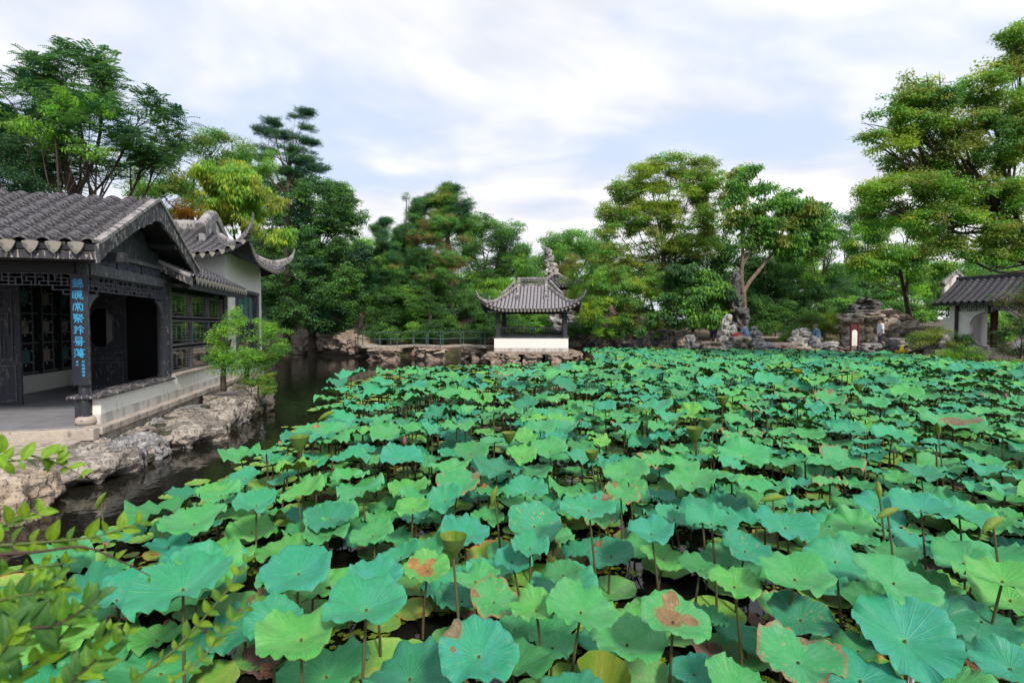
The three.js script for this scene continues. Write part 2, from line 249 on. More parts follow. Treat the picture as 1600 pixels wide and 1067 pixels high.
// ------------------------------------------------------------------ stones
function stoneGeo(seed, opt = {}) {
  const { det = 9, amp = 0.34, pits = 5, ledge = 0.10, hole = 0.45, fr = 1.1 } = opt, r = rng(seed);
  let g = new THREE.IcosahedronGeometry(1, det); g.deleteAttribute('uv'); g.deleteAttribute('normal'); g = mergeVertices(g, 1e-4);
  const p = g.attributes.position, o = seed * 7.31, pl = [];
  for (let i = 0; i < pits; i++) { const a = r() * 6.283, y = r() * 1.5 - 0.85; const q = Math.sqrt(Math.max(0, 1 - y * y * 0.8)); pl.push([q * Math.cos(a), y, q * Math.sin(a), 0.16 + r() * 0.3, hole * (0.5 + r())]); }
  if (opt.cave) for (const [cy, cz, cs, ch] of opt.cave) pl.push([0.85, cy, cz, cs, ch]);
  const v = V(0, 0, 0);
  for (let i = 0; i < p.count; i++) {
    v.fromBufferAttribute(p, i);
    const d = Math.max(Math.abs(v.x), Math.abs(v.y), Math.abs(v.z)); let k = lerp(1, 0.80 / d, 0.55);
    const w = fbm(v.x * fr + o, v.y * fr, v.z * fr, 5), rd = 1 - Math.abs(fbm(v.x * 2.1 + o, v.y * 2.1 + 4, v.z * 2.1, 4)) * 2.4;
    k += amp * (w * 1.5 + (rd - 0.6) * 0.42) + ledge * Math.sin(v.y * 7 + w * 9 + o) * 0.55;
    for (const [x, y, z, s, h] of pl) { const e = Math.hypot(v.x - x, v.y - y, v.z - z) / s; if (e < 1.25) k -= h * (1 - sstep(0.55, 1.25, e)); }
    k = Math.max(0.22, k); p.setXYZ(i, v.x * k, v.y * k, v.z * k);
  }
  g.computeVertexNormals(); return g;
}
const STONES = []; for (let i = 0; i < 12; i++) STONES.push(stoneGeo(i + 1, { det: 9, amp: 0.30, pits: 7, hole: 0.6 }));
const SMALLSTONES = []; for (let i = 0; i < 8; i++) SMALLSTONES.push(stoneGeo(i + 40, { det: 5, amp: 0.26, pits: 2, hole: 0.3 }));
const CAVES = [[[-0.25, 0.1, 0.5, 0.75]], [[-0.1, -0.35, 0.42, 0.7], [-0.35, 0.4, 0.36, 0.6]], [[-0.4, 0, 0.6, 0.8], [0.45, 0.3, 0.2, 0.4]], [[0.1, 0.3, 0.3, 0.5], [-0.5, -0.3, 0.45, 0.7], [0.5, -0.3, 0.18, 0.4]]].map((cave, i) => stoneGeo(i + 60, { det: 12, amp: 0.30, pits: 4, hole: 0.4, cave }));
const stoneCache = new Map();
// one stone of a given size, its uv in metres
function stone(parent, mat, x, y, z, sx, sy, sz, ry, seed, name = 'stone', small = false, tilt = 0) {
  const L = small === 'cave' ? CAVES : small ? SMALLSTONES : STONES, k = `${small}${seed % L.length}|${sx.toFixed(1)}|${sy.toFixed(1)}|${sz.toFixed(1)}`;
  if (!stoneCache.has(k)) { const q = (a) => Math.max(0.1, Math.round(a * 10) / 10); let g = L[seed % L.length].clone(); g.scale(q(sx), q(sy), q(sz)); g.computeVertexNormals(); g = boxUV(g); const u = g.attributes.uv; for (let i = 0; i < u.count; i++) u.setXY(i, u.getX(i) * 0.9 + seed * 0.37, u.getY(i) * 0.9 + seed * 0.21); stoneCache.set(k, g); }
  const m = part(name, stoneCache.get(k), mat, parent); m.position.set(x, y, z); m.rotation.set(tilt, ry, tilt * 0.6); return m;
}

// ------------------------------------------------------------------ roof tiles
// a row of lapped half-round tiles laid from the eave (first point) up; side: across the row
function tileRow(path, side, rad, expo, convex = true, lip = 0.014, arc = 6, spread = 1) {
  const L = [0]; for (let i = 1; i < path.length; i++) L.push(L[i - 1] + path[i].distanceTo(path[i - 1]));
  const tot = L[L.length - 1], n = Math.max(2, Math.round(tot / expo)), P = [], U = [], I = [];
  const pos = (s) => { s = clamp(s, 0, tot); let i = 1; while (i < L.length - 1 && L[i] < s) i++; const t = (s - L[i - 1]) / Math.max(1e-6, L[i] - L[i - 1]); return path[i - 1].clone().lerp(path[i], t); };
  const frame = (s) => { const a = pos(s - 0.03), b = pos(s + 0.03), tg = b.sub(a).normalize(), up = V(0, 0, 0).crossVectors(side, tg); if (up.y < 0) up.negate(); return up.normalize(); };
  for (let i = 0; i < n; i++) {
    const s0 = tot * i / n, s1 = tot * (i + 1) / n, jit = 0.006 * n3(i * 1.7, rad * 91, path[0].x * 3.3 + path[0].z * 5.1);
    const A = pos(s0), B = pos(s1), ua = frame(s0), ub = frame(s1), ring = (c, up, lift, vv) => { const k0 = P.length / 3; for (let k = 0; k <= arc; k++) { const a = (k / arc - 0.5) * Math.PI * 0.92 * spread, sx = Math.sin(a) * rad, sy = convex ? Math.cos(a) * rad * 0.85 - rad * 0.1 : rad * 0.75 - Math.cos(a) * rad * 0.7; P.push(c.x + side.x * (sx + jit) + up.x * (sy + lift), c.y + side.y * (sx + jit) + up.y * (sy + lift), c.z + side.z * (sx + jit) + up.z * (sy + lift)); U.push((k / arc) * rad * 4 + i * 0.37 + path[0].x, vv); } return k0; };
    const top = ring(A, ua, lip, 0.03), bot = ring(B, ub, 0.0, 0.97), l0 = ring(A, ua, lip, 0.06), l1 = ring(A, ua, -0.004, 0.02);
    for (let k = 0; k < arc; k++) { I.push(top + k, top + k + 1, bot + k, bot + k, top + k + 1, bot + k + 1, l1 + k, l1 + k + 1, l0 + k, l0 + k, l1 + k + 1, l0 + k + 1); }
  }
  return geo(P, I, U);
}
function dripShape(w, h) { const s = new THREE.Shape(); s.moveTo(-w / 2, 0); s.quadraticCurveTo(0, 0.022, w / 2, 0); s.quadraticCurveTo(w * 0.47, -h * 0.55, 0, -h); s.quadraticCurveTo(-w * 0.47, -h * 0.55, -w / 2, 0); return s; }
const DRIP = extrude(dripShape(0.20, 0.17), 0.014, 0.004, 6), DRIP_SMALL = extrude(dripShape(0.15, 0.13), 0.012, 0.003, 5);
function drip(parent, g, p, ry, mat = M.drip) { const m = part('drip_tile', g, mat, parent); m.position.copy(p); m.rotation.set(0, ry, 0); return m; }

// ------------------------------------------------------------------ fretwork: rails, uprights and nested squares in dark wood
function fret(len, h, cell, bar = 0.014, dep = 0.03, drops = true) {
  const L = [], H = (x0, x1, y) => L.push(bx(x0, x1, y - bar / 2, y + bar / 2, -dep / 2 + 0.001, dep / 2 - 0.001)), U = (x, y0, y1) => L.push(bx(x - bar / 2, x + bar / 2, y0, y1, -dep / 2, dep / 2));
  H(0, len, h - bar / 2); H(0, len, bar / 2);
  const n = Math.max(2, Math.round(len / cell)), c = len / n;
  for (let i = 0; i <= n; i++) U(clamp(i * c, bar / 2, len - bar / 2), bar, h - bar);
  for (let i = 0; i < n; i++) {
    const x = i * c, e = i % 4;
    if (e === 0) { H(x, x + c * 0.66, h * 0.66); U(x + c * 0.66, h * 0.34, h * 0.66 + bar / 2); H(x + c * 0.3, x + c, h * 0.34); U(x + c * 0.3, bar, h * 0.34); }
    else if (e === 1) { H(x, x + c, h * 0.34); U(x + c * 0.5, h * 0.34, h - bar); H(x + c * 0.5, x + c, h * 0.62); }
    else if (e === 2) { H(x, x + c, h * 0.62); U(x + c * 0.5, bar, h * 0.62); H(x, x + c * 0.5, h * 0.3); }
    else { H(x + c * 0.34, x + c, h * 0.66); U(x + c * 0.34, h * 0.34, h * 0.66 + bar / 2); H(x, x + c * 0.7, h * 0.34); U(x + c * 0.7, bar, h * 0.34); }
  }
  if (drops) for (const s of [0, 1]) for (let k = 0; k < 2; k++) { const w = [0.30, 0.16][k], y0 = -0.07 * (k + 1), x0 = s ? len - w : 0; H(x0, x0 + w, y0 + bar / 2); U(x0 + (s ? bar / 2 : w - bar / 2), y0, y0 + 0.07); U(x0 + (s ? w - bar / 2 : bar / 2), y0, y0 + 0.07); }
  return merge(L);
}

// a hipped roof with lifted corners; centre at the group's origin, ridge along x
function hipRoof(host, o) {
  const { hx, hz, r, He, Hr, lift, flare, c = 0.45, sp, rad, expo, matT, tip = 1, ridgeH = 0.26, ridgeW = 0.17, dripG = DRIP_SMALL, faces = [1, 1, 1, 1], from = 0.36 } = o;
  const prof = (t) => t * (1 + c * (1 - t)) / 1, S = (x, z, dy = 0) => { const tz = Math.abs(z) / hz, tx = Math.max(0, (Math.abs(x) - r) / (hx - r)), t = Math.max(tz, tx), q = Math.pow(clamp(tx * tz), 3.2); return V(x + Math.sign(x) * flare * q, Hr - (Hr - He) * prof(t) + lift * q + dy, z + Math.sign(z) * flare * q); };
  const roof = part('roof', (() => {                                  // boarded shell under the tiles
    const n = 40, P = [], U = [], I = [], N1 = (n + 1) * (n + 1);
    const xs = []; for (let i = 0; i <= n; i++) { const t = i / n * 2 - 1; xs.push(t); }
    for (const dy of [-0.03, -0.13]) for (let j = 0; j <= n; j++) for (let i = 0; i <= n; i++) { const p = S(xs[i] * hx, xs[j] * hz, dy); P.push(p.x, p.y, p.z); U.push(p.x, p.z); }
    for (let j = 0; j < n; j++) for (let i = 0; i < n; i++) { const a = j * (n + 1) + i, b = a + n + 1; I.push(a, b, a + 1, b, b + 1, a + 1, N1 + a, N1 + a + 1, N1 + b, N1 + b, N1 + a + 1, N1 + b + 1); }
    for (let i = 0; i < n; i++) for (const a of [[i, i + 1], [n * (n + 1) + i, n * (n + 1) + i + 1], [i * (n + 1), (i + 1) * (n + 1)], [i * (n + 1) + n, (i + 1) * (n + 1) + n]]) I.push(a[0], a[1], N1 + a[0], N1 + a[0], a[1], N1 + a[1]);
    return geo(P, I, U).toNonIndexed();
  })(), M.blackWood, host); roof.geometry.computeVertexNormals();
  const rr = rng(hx * 1000 | 0);
  for (let f = 0; f < 4; f++) {
    if (!faces[f]) continue;
    const front = f < 2, sg = f % 2 ? -1 : 1, half = front ? hx : hz, n = Math.floor((half - 0.1) / sp);
    for (let i = -n; i <= n; i++) {
      const w = i * sp, path = [], t0 = front ? Math.max(0, (Math.abs(w) - r) / (hx - r)) : Math.abs(w) / hz, m = 10;
      for (let k = 0; k <= m; k++) { const t = lerp(1, Math.min(0.97, t0), k / m); path.push(front ? S(w, sg * hz * t) : S(sg * (r + (hx - r) * t), w)); }
      if (path[0].distanceTo(path[m]) < 0.25) continue;
      const side = front ? V(1, 0, 0) : V(0, 0, 1);
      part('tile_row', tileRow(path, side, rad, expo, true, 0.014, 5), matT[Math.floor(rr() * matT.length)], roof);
      const e = front ? S(w + sp / 2, sg * (hz + 0.03), -0.015) : S(sg * (hx + 0.03), w + sp / 2, -0.015);
      if (Math.abs(w + sp / 2) < half) drip(roof, dripG, e, front ? (sg > 0 ? 0 : Math.PI) : sg * Math.PI / 2);
      if (Math.abs(w + sp / 2) < half - 0.1) { const pp = path.map((p) => p); const w2 = w + sp / 2, q = []; const t1 = front ? Math.max(0, (Math.abs(w2) - r) / (hx - r)) : Math.abs(w2) / hz; for (let k = 0; k <= m; k++) { const t = lerp(1, Math.min(0.97, t1), k / m); q.push(front ? S(w2, sg * hz * t, -0.01) : S(sg * (r + (hx - r) * t), w2, -0.01)); } if (q[0].distanceTo(q[m]) > 0.25) part('pan_row', tileRow(q, side, rad * 0.9, expo * 2, false, 0.01, 3), M.pan, roof); }
    }
  }
  for (const sx of [-1, 1]) for (const sz of [-1, 1]) {                // hip ridges that sweep up into horns
    const pts = []; for (let k = 0; k <= 6; k++) { const t = lerp(from, 1, k / 6); pts.push(S(sx * (r + (hx - r) * t), sz * hz * t, 0.02)); }
    const e = pts[6], d = e.clone().sub(pts[5]).normalize(), h = V(d.x, 0, d.z).normalize();
    pts.push(e.clone().add(h.clone().multiplyScalar(0.30 * tip)).add(V(0, 0.30 * tip, 0)), e.clone().add(h.clone().multiplyScalar(0.50 * tip)).add(V(0, 0.72 * tip, 0)));
    part('hip_ridge', sweep(pts, (t) => lerp(ridgeW, 0.05, sstep(0.6, 1, t)), (t) => lerp(ridgeH, 0.06, sstep(0.66, 1, t)), 5), M.ridge, roof);
    const pts2 = pts.slice(0, 8).map((p) => p.clone().add(V(0, 0, 0)));
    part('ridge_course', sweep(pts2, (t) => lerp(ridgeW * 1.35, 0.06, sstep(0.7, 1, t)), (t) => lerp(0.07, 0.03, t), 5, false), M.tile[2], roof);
  }
  return { roof, S };
}
// ------------------------------------------------------------------ waterside gallery on the left
// local frame: x towards the water, -z into the depth, origin under the corner column
const GPOS = [-6.95, 0, -8.3], GTURN = 14.44 * D2R;
const toWorld = (x, y, z) => V(x * Math.cos(GTURN) + z * Math.sin(GTURN) + GPOS[0], y, -x * Math.sin(GTURN) + z * Math.cos(GTURN) + GPOS[2]);
const FL = 0.57;
const gallery = thing('waterside_gallery', 'dark timber waterside gallery with a rolled grey tile gable roof and white bench wall', 'pavilion', GPOS, GTURN);
{
  const g = gallery;
  const fl = part('floor', bx(-7.2, 0.0, 0.22, FL, -3.3, 0.42), M.paving, g);
  for (let i = 0; i < 8; i++) for (let j = 0; j < 4; j++) part('paving_slab', rb(-7.15 + i * 0.9, -6.26 + i * 0.9, FL + 0.001, FL + 0.012, 0.28 - (j + 1) * 0.88, 0.27 - j * 0.88, 0.006), M.paving, fl);
  part('floor_edge', rb(-7.2, 0.32, 0.40, FL + 0.016, 0.30, 0.48, 0.015), M.slab, g);
  const column = (x, z, r, y1) => { const c = part('column', cyl(x, FL, y1, z, r, r * 0.96, 24), M.wood, g); part('column_base', moved(lathe([[0, 0], [r * 1.25, 0], [r * 1.75, 0.05], [r * 1.6, 0.12], [r * 1.15, 0.15], [0, 0.15]]), x, FL, z), M.slab, c); };
  column(0, 0, 0.085, 3.36); column(0, -3.15, 0.12, 3.36); column(-3.5, 0, 0.085, 3.36); column(-3.5, -3.15, 0.1, 3.36); column(-6.9, 0, 0.085, 3.36);
  // front beam and boards over the fretwork, then the side with its carved panels
  part('beam', rb(-7.2, 0.62, 3.22, 3.38, -0.09, 0.09), M.wood, g);
  part('frieze_board', rb(-7.1, -0.09, 3.04, 3.216, -0.03, 0.03, 0.006), M.blackWood, g);
  part('beam', rb(-0.085, 0.085, 3.02, 3.20, -3.03, -0.09), M.woodGrey, g);
  part('beam', rb(-0.09, 0.09, 3.385, 3.46, -3.06, 0.62), M.woodGrey, g);
  const carve = pnoise(301), carved = std({ map: M.lattice.map, color: lin(0.9, 0.95, 1.1), bumpMap: texture(256, (u, v) => sstep(0.40, 0.6, carve(u, v, 9, 6, 3)), false), bumpScale: 0.05, roughness: 0.8 });
  for (let i = 0; i < 3; i++) {
    const z1 = -0.10 - i * 0.99, z0 = z1 - 0.95, p = part('carved_panel', rb(-0.015, 0.02, 3.206, 3.382, z0, z1, 0.005), M.woodGrey, g);
    const q = new THREE.PlaneGeometry(0.78, 0.115, 78, 12), a = q.attributes.position; for (let k = 0; k < a.count; k++) { const e = Math.min(1, Math.min(a.getX(k) + 0.39, 0.39 - a.getX(k), a.getY(k) + 0.0575, 0.0575 - a.getY(k)) * 40); a.setZ(k, e * 0.022 * sstep(-0.05, 0.2, fbm(a.getX(k) * 13 + i * 5, a.getY(k) * 17, i, 3))); }
    q.computeVertexNormals(); q.rotateY(Math.PI / 2); q.translate(0.024, 3.294, (z0 + z1) / 2); part('carving', q, carved, p);
    part('panel_post', rb(-0.05, 0.05, 3.203, 3.384, z0 - 0.036, z0 - 0.002, 0.005), M.wood, g);
  }
  const f1 = part('fretwork', fret(2.95, 0.25, 0.17), M.lattice, g); f1.rotation.y = Math.PI / 2; f1.position.set(0.02, 2.765, -0.08);
  const f2 = part('fretwork', fret(3.3, 0.2, 0.17), M.lattice, g); f2.position.set(-3.4, 2.83, 0.02);
  const f3 = part('fretwork', fret(3.3, 0.2, 0.17), M.lattice, g); f3.position.set(-6.8, 2.83, 0.02);
  // curved brackets under the side fretwork
  for (const s of [0, 1]) { const b = new THREE.Shape(); b.moveTo(0, 0); b.lineTo(0.36, 0); b.quadraticCurveTo(0.12, -0.04, 0, -0.30); b.lineTo(0, 0); const m = part('bracket', extrude(b, 0.03, 0.004), M.lattice, g); m.rotation.y = s ? -Math.PI / 2 : Math.PI / 2; m.position.set(s ? 0.035 : 0.005, 2.70, s ? -3.03 : -0.085); }
  // rolled gable roof: a straight profile rounded over the top
  const zc = -1.55, hw = 2.2, ry = (z) => 4.56 - 0.545 * (Math.sqrt(z * z + 0.006) - 0.077) + 0.03 * (Math.abs(z) / hw) ** 3;
  const prof = (sg, n = 14, end = 0) => { const a = []; for (let i = 0; i <= n; i++) { const z = lerp(hw, end, i / n) * sg; a.push(V(0, ry(z), zc + z)); } return a; };
  const shell = new THREE.Shape(); { const a = []; for (let i = 0; i <= 28; i++) { const z = lerp(-hw, hw, i / 28); a.push([z, ry(z)]); } a.forEach(([z, y], i) => (i ? shell.lineTo(z, y - 0.02) : shell.moveTo(z, y - 0.02))); a.reverse().forEach(([z, y]) => shell.lineTo(z, y - 0.10)); }
  const sh = extrude(shell, 7.6, 0); sh.rotateY(-Math.PI / 2); sh.translate(0.48, 0, zc); const roof = part('roof', boxUV(sh), M.blackWood, g);
  const sp = 0.285, side = V(1, 0, 0), rr = rng(5);
  const rowF = [0, 1, 2].map(() => tileRow(prof(1), side, 0.084, 0.098, true, 0.026, 8)), rowB = tileRow(prof(-1), side, 0.084, 0.098, true, 0.026, 6), panG = tileRow(prof(1), side, 0.085, 0.15, false, 0.012, 4), panB = tileRow(prof(-1), side, 0.085, 0.15, false, 0.012, 4);
  for (let i = 0; i < 26; i++) {
    const x = 0.40 - i * sp, q = V(x, 0.01, 0);
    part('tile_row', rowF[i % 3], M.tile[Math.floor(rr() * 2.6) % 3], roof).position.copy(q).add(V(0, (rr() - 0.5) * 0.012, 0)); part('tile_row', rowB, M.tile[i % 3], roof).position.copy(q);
    for (const G of [panG, panB]) part('pan_row', G, M.pan, roof).position.set(x - sp / 2, 0.0, 0);
    drip(roof, DRIP, V(x - sp / 2, ry(hw) - 0.0, zc + hw + 0.03), 0); drip(roof, DRIP, V(x - sp / 2, ry(hw), zc - hw - 0.03), Math.PI);
  }
  part('eave_board', rb(-7.1, 0.47, ry(hw) - 0.24, ry(hw) - 0.105, zc + hw - 0.06, zc + hw - 0.02, 0.005), M.woodWorn, g);
  for (let i = 0; i < 24; i++) part('rafter', bx(0.3 - i * 0.3, 0.37 - i * 0.3, ry(1.6) - 0.30, ry(1.6) - 0.23, zc + 1.35, zc + hw - 0.065), M.blackWood, g);
  // the verge: two scuffed bargeboards with a mortar fillet above, carved where they meet
  for (const s of [1, -1]) {
    const b = new THREE.Shape(), up = [], dn = []; for (let i = 0; i <= 20; i++) { const z = lerp(0, hw + 0.04, i / 20); up.push([s * z, ry(z) - 0.0]); const w = lerp(0.34, 0.22, sstep(0, 0.5, i / 20)) + 0.05 * sstep(0.85, 1, i / 20) + (i < 8 && i > 0 ? 0.02 * Math.sin(i * 2.4) : 0); dn.push([s * z, ry(z) - w]); }
    up.forEach(([z, y], i) => (i ? b.lineTo(z, y) : b.moveTo(z, y))); dn.reverse().forEach(([z, y]) => b.lineTo(z, y));
    const e = extrude(b, 0.045, 0.005); e.rotateY(-Math.PI / 2); e.translate(0.545 + (s > 0 ? 0 : 0.001), 0, zc); part('bargeboard', boxUV(e), M.woodWorn, g);
    const vp = prof(s, 14).map((p) => V(0.515, p.y + 0.012, p.z)); part('verge_tiles', sweep(vp, () => 0.13, () => 0.05, 2, false), M.ridge, roof);
  }
  // gable wall of upright boards, set back behind the bargeboards
  for (let i = 0; i < 11; i++) { const z0 = -3.24 + i * 0.31, z1 = z0 + 0.304, y = Math.min(ry(z0 - zc), ry(z1 - zc)) - 0.105; if (y > 3.5) part('gable_board', bx(-0.02, 0.012 + (i % 2) * 0.004, 3.462, y, z0, z1), M.wood, g); }
  part('purlin', cyl(0, -0.01, 0.52, 0, 0.07), M.blackWood, g).rotation.set(0, 0, -Math.PI / 2); g.children[g.children.length - 1].position.set(0, 3.85, zc - 0.9);
  part('ceiling', bx(-7.1, -0.03, 3.40, 3.44, -3.1, -0.1), M.blackWood, g);
  // bench wall to the water: plaster, a wide dark plank on top, ledge and concrete plinth under it
  part('bench_wall', bx(0.0, 0.20, FL + 0.006, 1.0, -3.30, -0.02), M.plaster, g);
  part('bench_skirt', bx(0.0, 0.206, FL + 0.005, FL + 0.17, -3.30, -0.014), M.skirt, g);
  part('bench_seat', rb(-0.22, 0.27, 1.004, 1.06, -3.02, 0.12, 0.02), M.woodWorn, g);
  part('bench_bracket', rb(-0.14, -0.04, FL + 0.004, 1.0, -0.08, 0.04, 0.01), M.wood, g);
  part('ledge', rb(0.0, 0.36, 0.45, FL + 0.004, -8.0, 0.298, 0.02), M.concrete, g);
  part('plinth', bx(-0.5, 0.29, 0.02, 0.448, -8.0, 0.20), M.concrete, g);
  part('brick', rb(0.05, 0.16, 0.20, 0.30, 0.2, 0.30), M.brick, g); part('brick', rb(0.17, 0.285, 0.31, 0.42, 0.2, 0.285), M.brick, g);
}
// the writing board hung on the corner column
{
  const W = 0.25, H = 1.76, cw = 200, ch = 1408, cv = document.createElement('canvas'); cv.width = cw; cv.height = ch; const c = cv.getContext('2d');
  c.fillStyle = '#141a28'; c.fillRect(0, 0, cw, ch);
  const r = rng(17); for (let i = 0; i < 900; i++) { c.fillStyle = `rgba(${r() < 0.5 ? '8,10,18' : '52,58,76'},${0.06 + r() * 0.14})`; c.fillRect(r() * cw, r() * ch, 2 + r() * 3, 20 + r() * 120); }
  for (let i = 0; i < 60; i++) { c.fillStyle = 'rgba(150,150,155,0.5)'; c.fillRect(cw - 3 - r() * r() * 22, r() * ch, 1 + r() * 4, 2 + r() * 14); }
  const R = (a, b, d, e, m = []) => [[[a, b], [d, b], [d, e], [a, e], [a, b]], ...m.map((y) => [[a, y], [d, y]])];
  const glyphs = [
    [[[3, 0], [0, 3]], [[3, 0], [5.2, 2.6]], [[1.4, 3.2], [4.4, 3.2]], [[0.8, 5], [5, 5]], [[2.9, 3.2], [2.9, 8.6]], [[1, 6], [1.8, 7.6]], [[4.8, 6], [4, 7.6]], [[0.2, 8.8], [5.4, 8.4]], ...R(6.2, 1, 9.2, 4.2, [2.6]), [[7.7, 0], [7.2, 1]], [[5.8, 9], [5.8, 5.2], [9.6, 5.2], [9.6, 8.8], [9, 8.6]], [[7.7, 4.4], [7.7, 10]]],
    [...R(0, 1, 3, 8, [3.2, 5.5]), [[4, 0.6], [9.4, 0.6]], [[5.4, 0], [5.8, 1.4]], [[8, 0], [7.6, 1.4]], ...R(4.6, 2.2, 8.8, 5, [3.5]), [[5, 6.2], [8.6, 6.2]], [[6, 5], [5, 8], [3.4, 9.6]], [[7.4, 5], [7.4, 8.8], [9.8, 9], [10, 7.6]]],
    [[[5, 0], [5, 2]], [[2.5, 0.6], [3.5, 1.8]], [[7.5, 0.6], [6.5, 1.8]], [[0, 9], [0.6, 4.4], [0.6, 2.4], [9.4, 2.4], [9.4, 9], [8.6, 9.4]], ...R(3.4, 3.6, 6.6, 5.4), [[2.6, 9], [2.6, 6.6], [7.4, 6.6], [7.4, 9]], [[5, 5.4], [5, 10]]],
    [[[0, 0.6], [5, 0.6]], [[1, 0.6], [1, 4]], [[4, 0.6], [4, 4.6]], [[1, 1.8], [4, 1.8]], [[1, 3], [4, 3]], [[0.2, 4.4], [5, 4]], [[5.6, 1], [9, 1], [6, 4.6]], [[6, 2], [10, 4.6]], [[1, 5.6], [9, 5.6]], [[5, 4.8], [5, 10]], [[2, 7.2], [8, 7.2]], [[3, 7.4], [1.4, 9.6]], [[7, 7.4], [8.6, 9.6]]],
    [[[0.6, 2], [4.6, 2]], [[2.4, 0.4], [2.6, 9]], [[0.4, 5], [4.6, 4.6]], [[0.2, 8.6], [2.4, 7]], [[7, 0.4], [4.6, 4]], [[7, 0.4], [10, 3.4]], [[6, 5], [8.6, 4.6]], [[7.2, 3], [6.8, 9.6]], [[8, 6], [9, 7.6]]],
    [...R(2, 0, 8, 4.2, [2]), [[0, 5.4], [10, 5.2]], [[3, 6.6], [8, 6.6], [7.4, 9.6], [6.2, 9]], [[5, 4.2], [2, 9]], [[6.2, 6.6], [4, 9.6]]],
    [[[0, 1.2], [10, 1.2]], [[3, 0], [3, 2.4]], [[7, 0], [7, 2.4]], [[0.6, 3.4], [1.6, 4.2]], [[0.2, 5.4], [1.2, 6.2]], [[0.2, 9.4], [1.8, 7.4]], ...R(4, 3, 8.6, 5.6, [4.3]), [[3, 6.6], [10, 6.6]], [[6.2, 5.6], [6.2, 9.6]], [[4, 7.6], [8.6, 7.6], [8.2, 9.8], [7.2, 9.4]]]];
  c.lineCap = c.lineJoin = 'round';
  const draw = (g, x, y, s, w) => { c.lineWidth = w; c.strokeStyle = '#2b96c6'; for (const l of g) { c.beginPath(); l.forEach(([a, b], i) => (i ? c.lineTo(x + a * s, y + b * s) : c.moveTo(x + a * s, y + b * s))); c.stroke(); } };
  glyphs.forEach((g, i) => draw(g, 34, 52 + i * 148, 11.5, 11));
  [4, 2, 0, 6, 5].forEach((k, i) => draw(glyphs[k], 118, 1092 + i * 44, 3.2, 4)); [5, 4].forEach((k, i) => draw(glyphs[k], 54, 1096 + i * 40, 2.8, 4));
  for (let i = 0; i < 1400; i++) { c.fillStyle = `rgba(26,34,50,${0.25 + r() * 0.5})`; c.fillRect(r() * cw, r() * ch, 1 + r() * 2, 1 + r() * 5); }
  const t = new THREE.CanvasTexture(cv); t.colorSpace = THREE.SRGBColorSpace; t.magFilter = THREE.LinearFilter;
  const p = toWorld(0, 1.24, 0.10), b = thing('couplet_board', 'long dark curved board with seven light blue characters hung on the corner column', 'sign board', p, GTURN);
  const n = 10, P = [], U = [], I = [], Rr = 0.30, am = W / 2 / Rr; for (let j = 0; j <= 1; j++) for (let i = 0; i <= n; i++) { const a = lerp(-am, am, i / n); P.push(Math.sin(a) * Rr, j * H, Math.cos(a) * Rr - Rr + 0.032); U.push(i / n, j); } for (let i = 0; i < n; i++) I.push(i, i + 1, i + n + 1, i + n + 1, i + 1, i + n + 2);
  part('lettered_face', geo(P, I, U), std({ map: t, roughness: 0.5 }), b);
  const back = new THREE.Shape(); for (let i = 0; i <= n; i++) { const a = lerp(-am, am, i / n); back[i ? 'lineTo' : 'moveTo'](Math.sin(a) * Rr, -(Math.cos(a) * Rr - Rr + 0.028)); } for (let i = n; i >= 0; i--) { const a = lerp(-am, am, i / n); back.lineTo(Math.sin(a) * (Rr - 0.02), -(Math.cos(a) * (Rr - 0.02) - Rr + 0.028)); }
  const bg = extrude(back, H + 0.01, 0); bg.rotateX(-Math.PI / 2); bg.translate(0, -0.005, 0); part('board', boxUV(bg), M.woodWorn, b);
  part('hook', bx(-0.02, 0.02, H - 0.14, H - 0.1, -0.03, 0.0), M.blackWood, b);
}

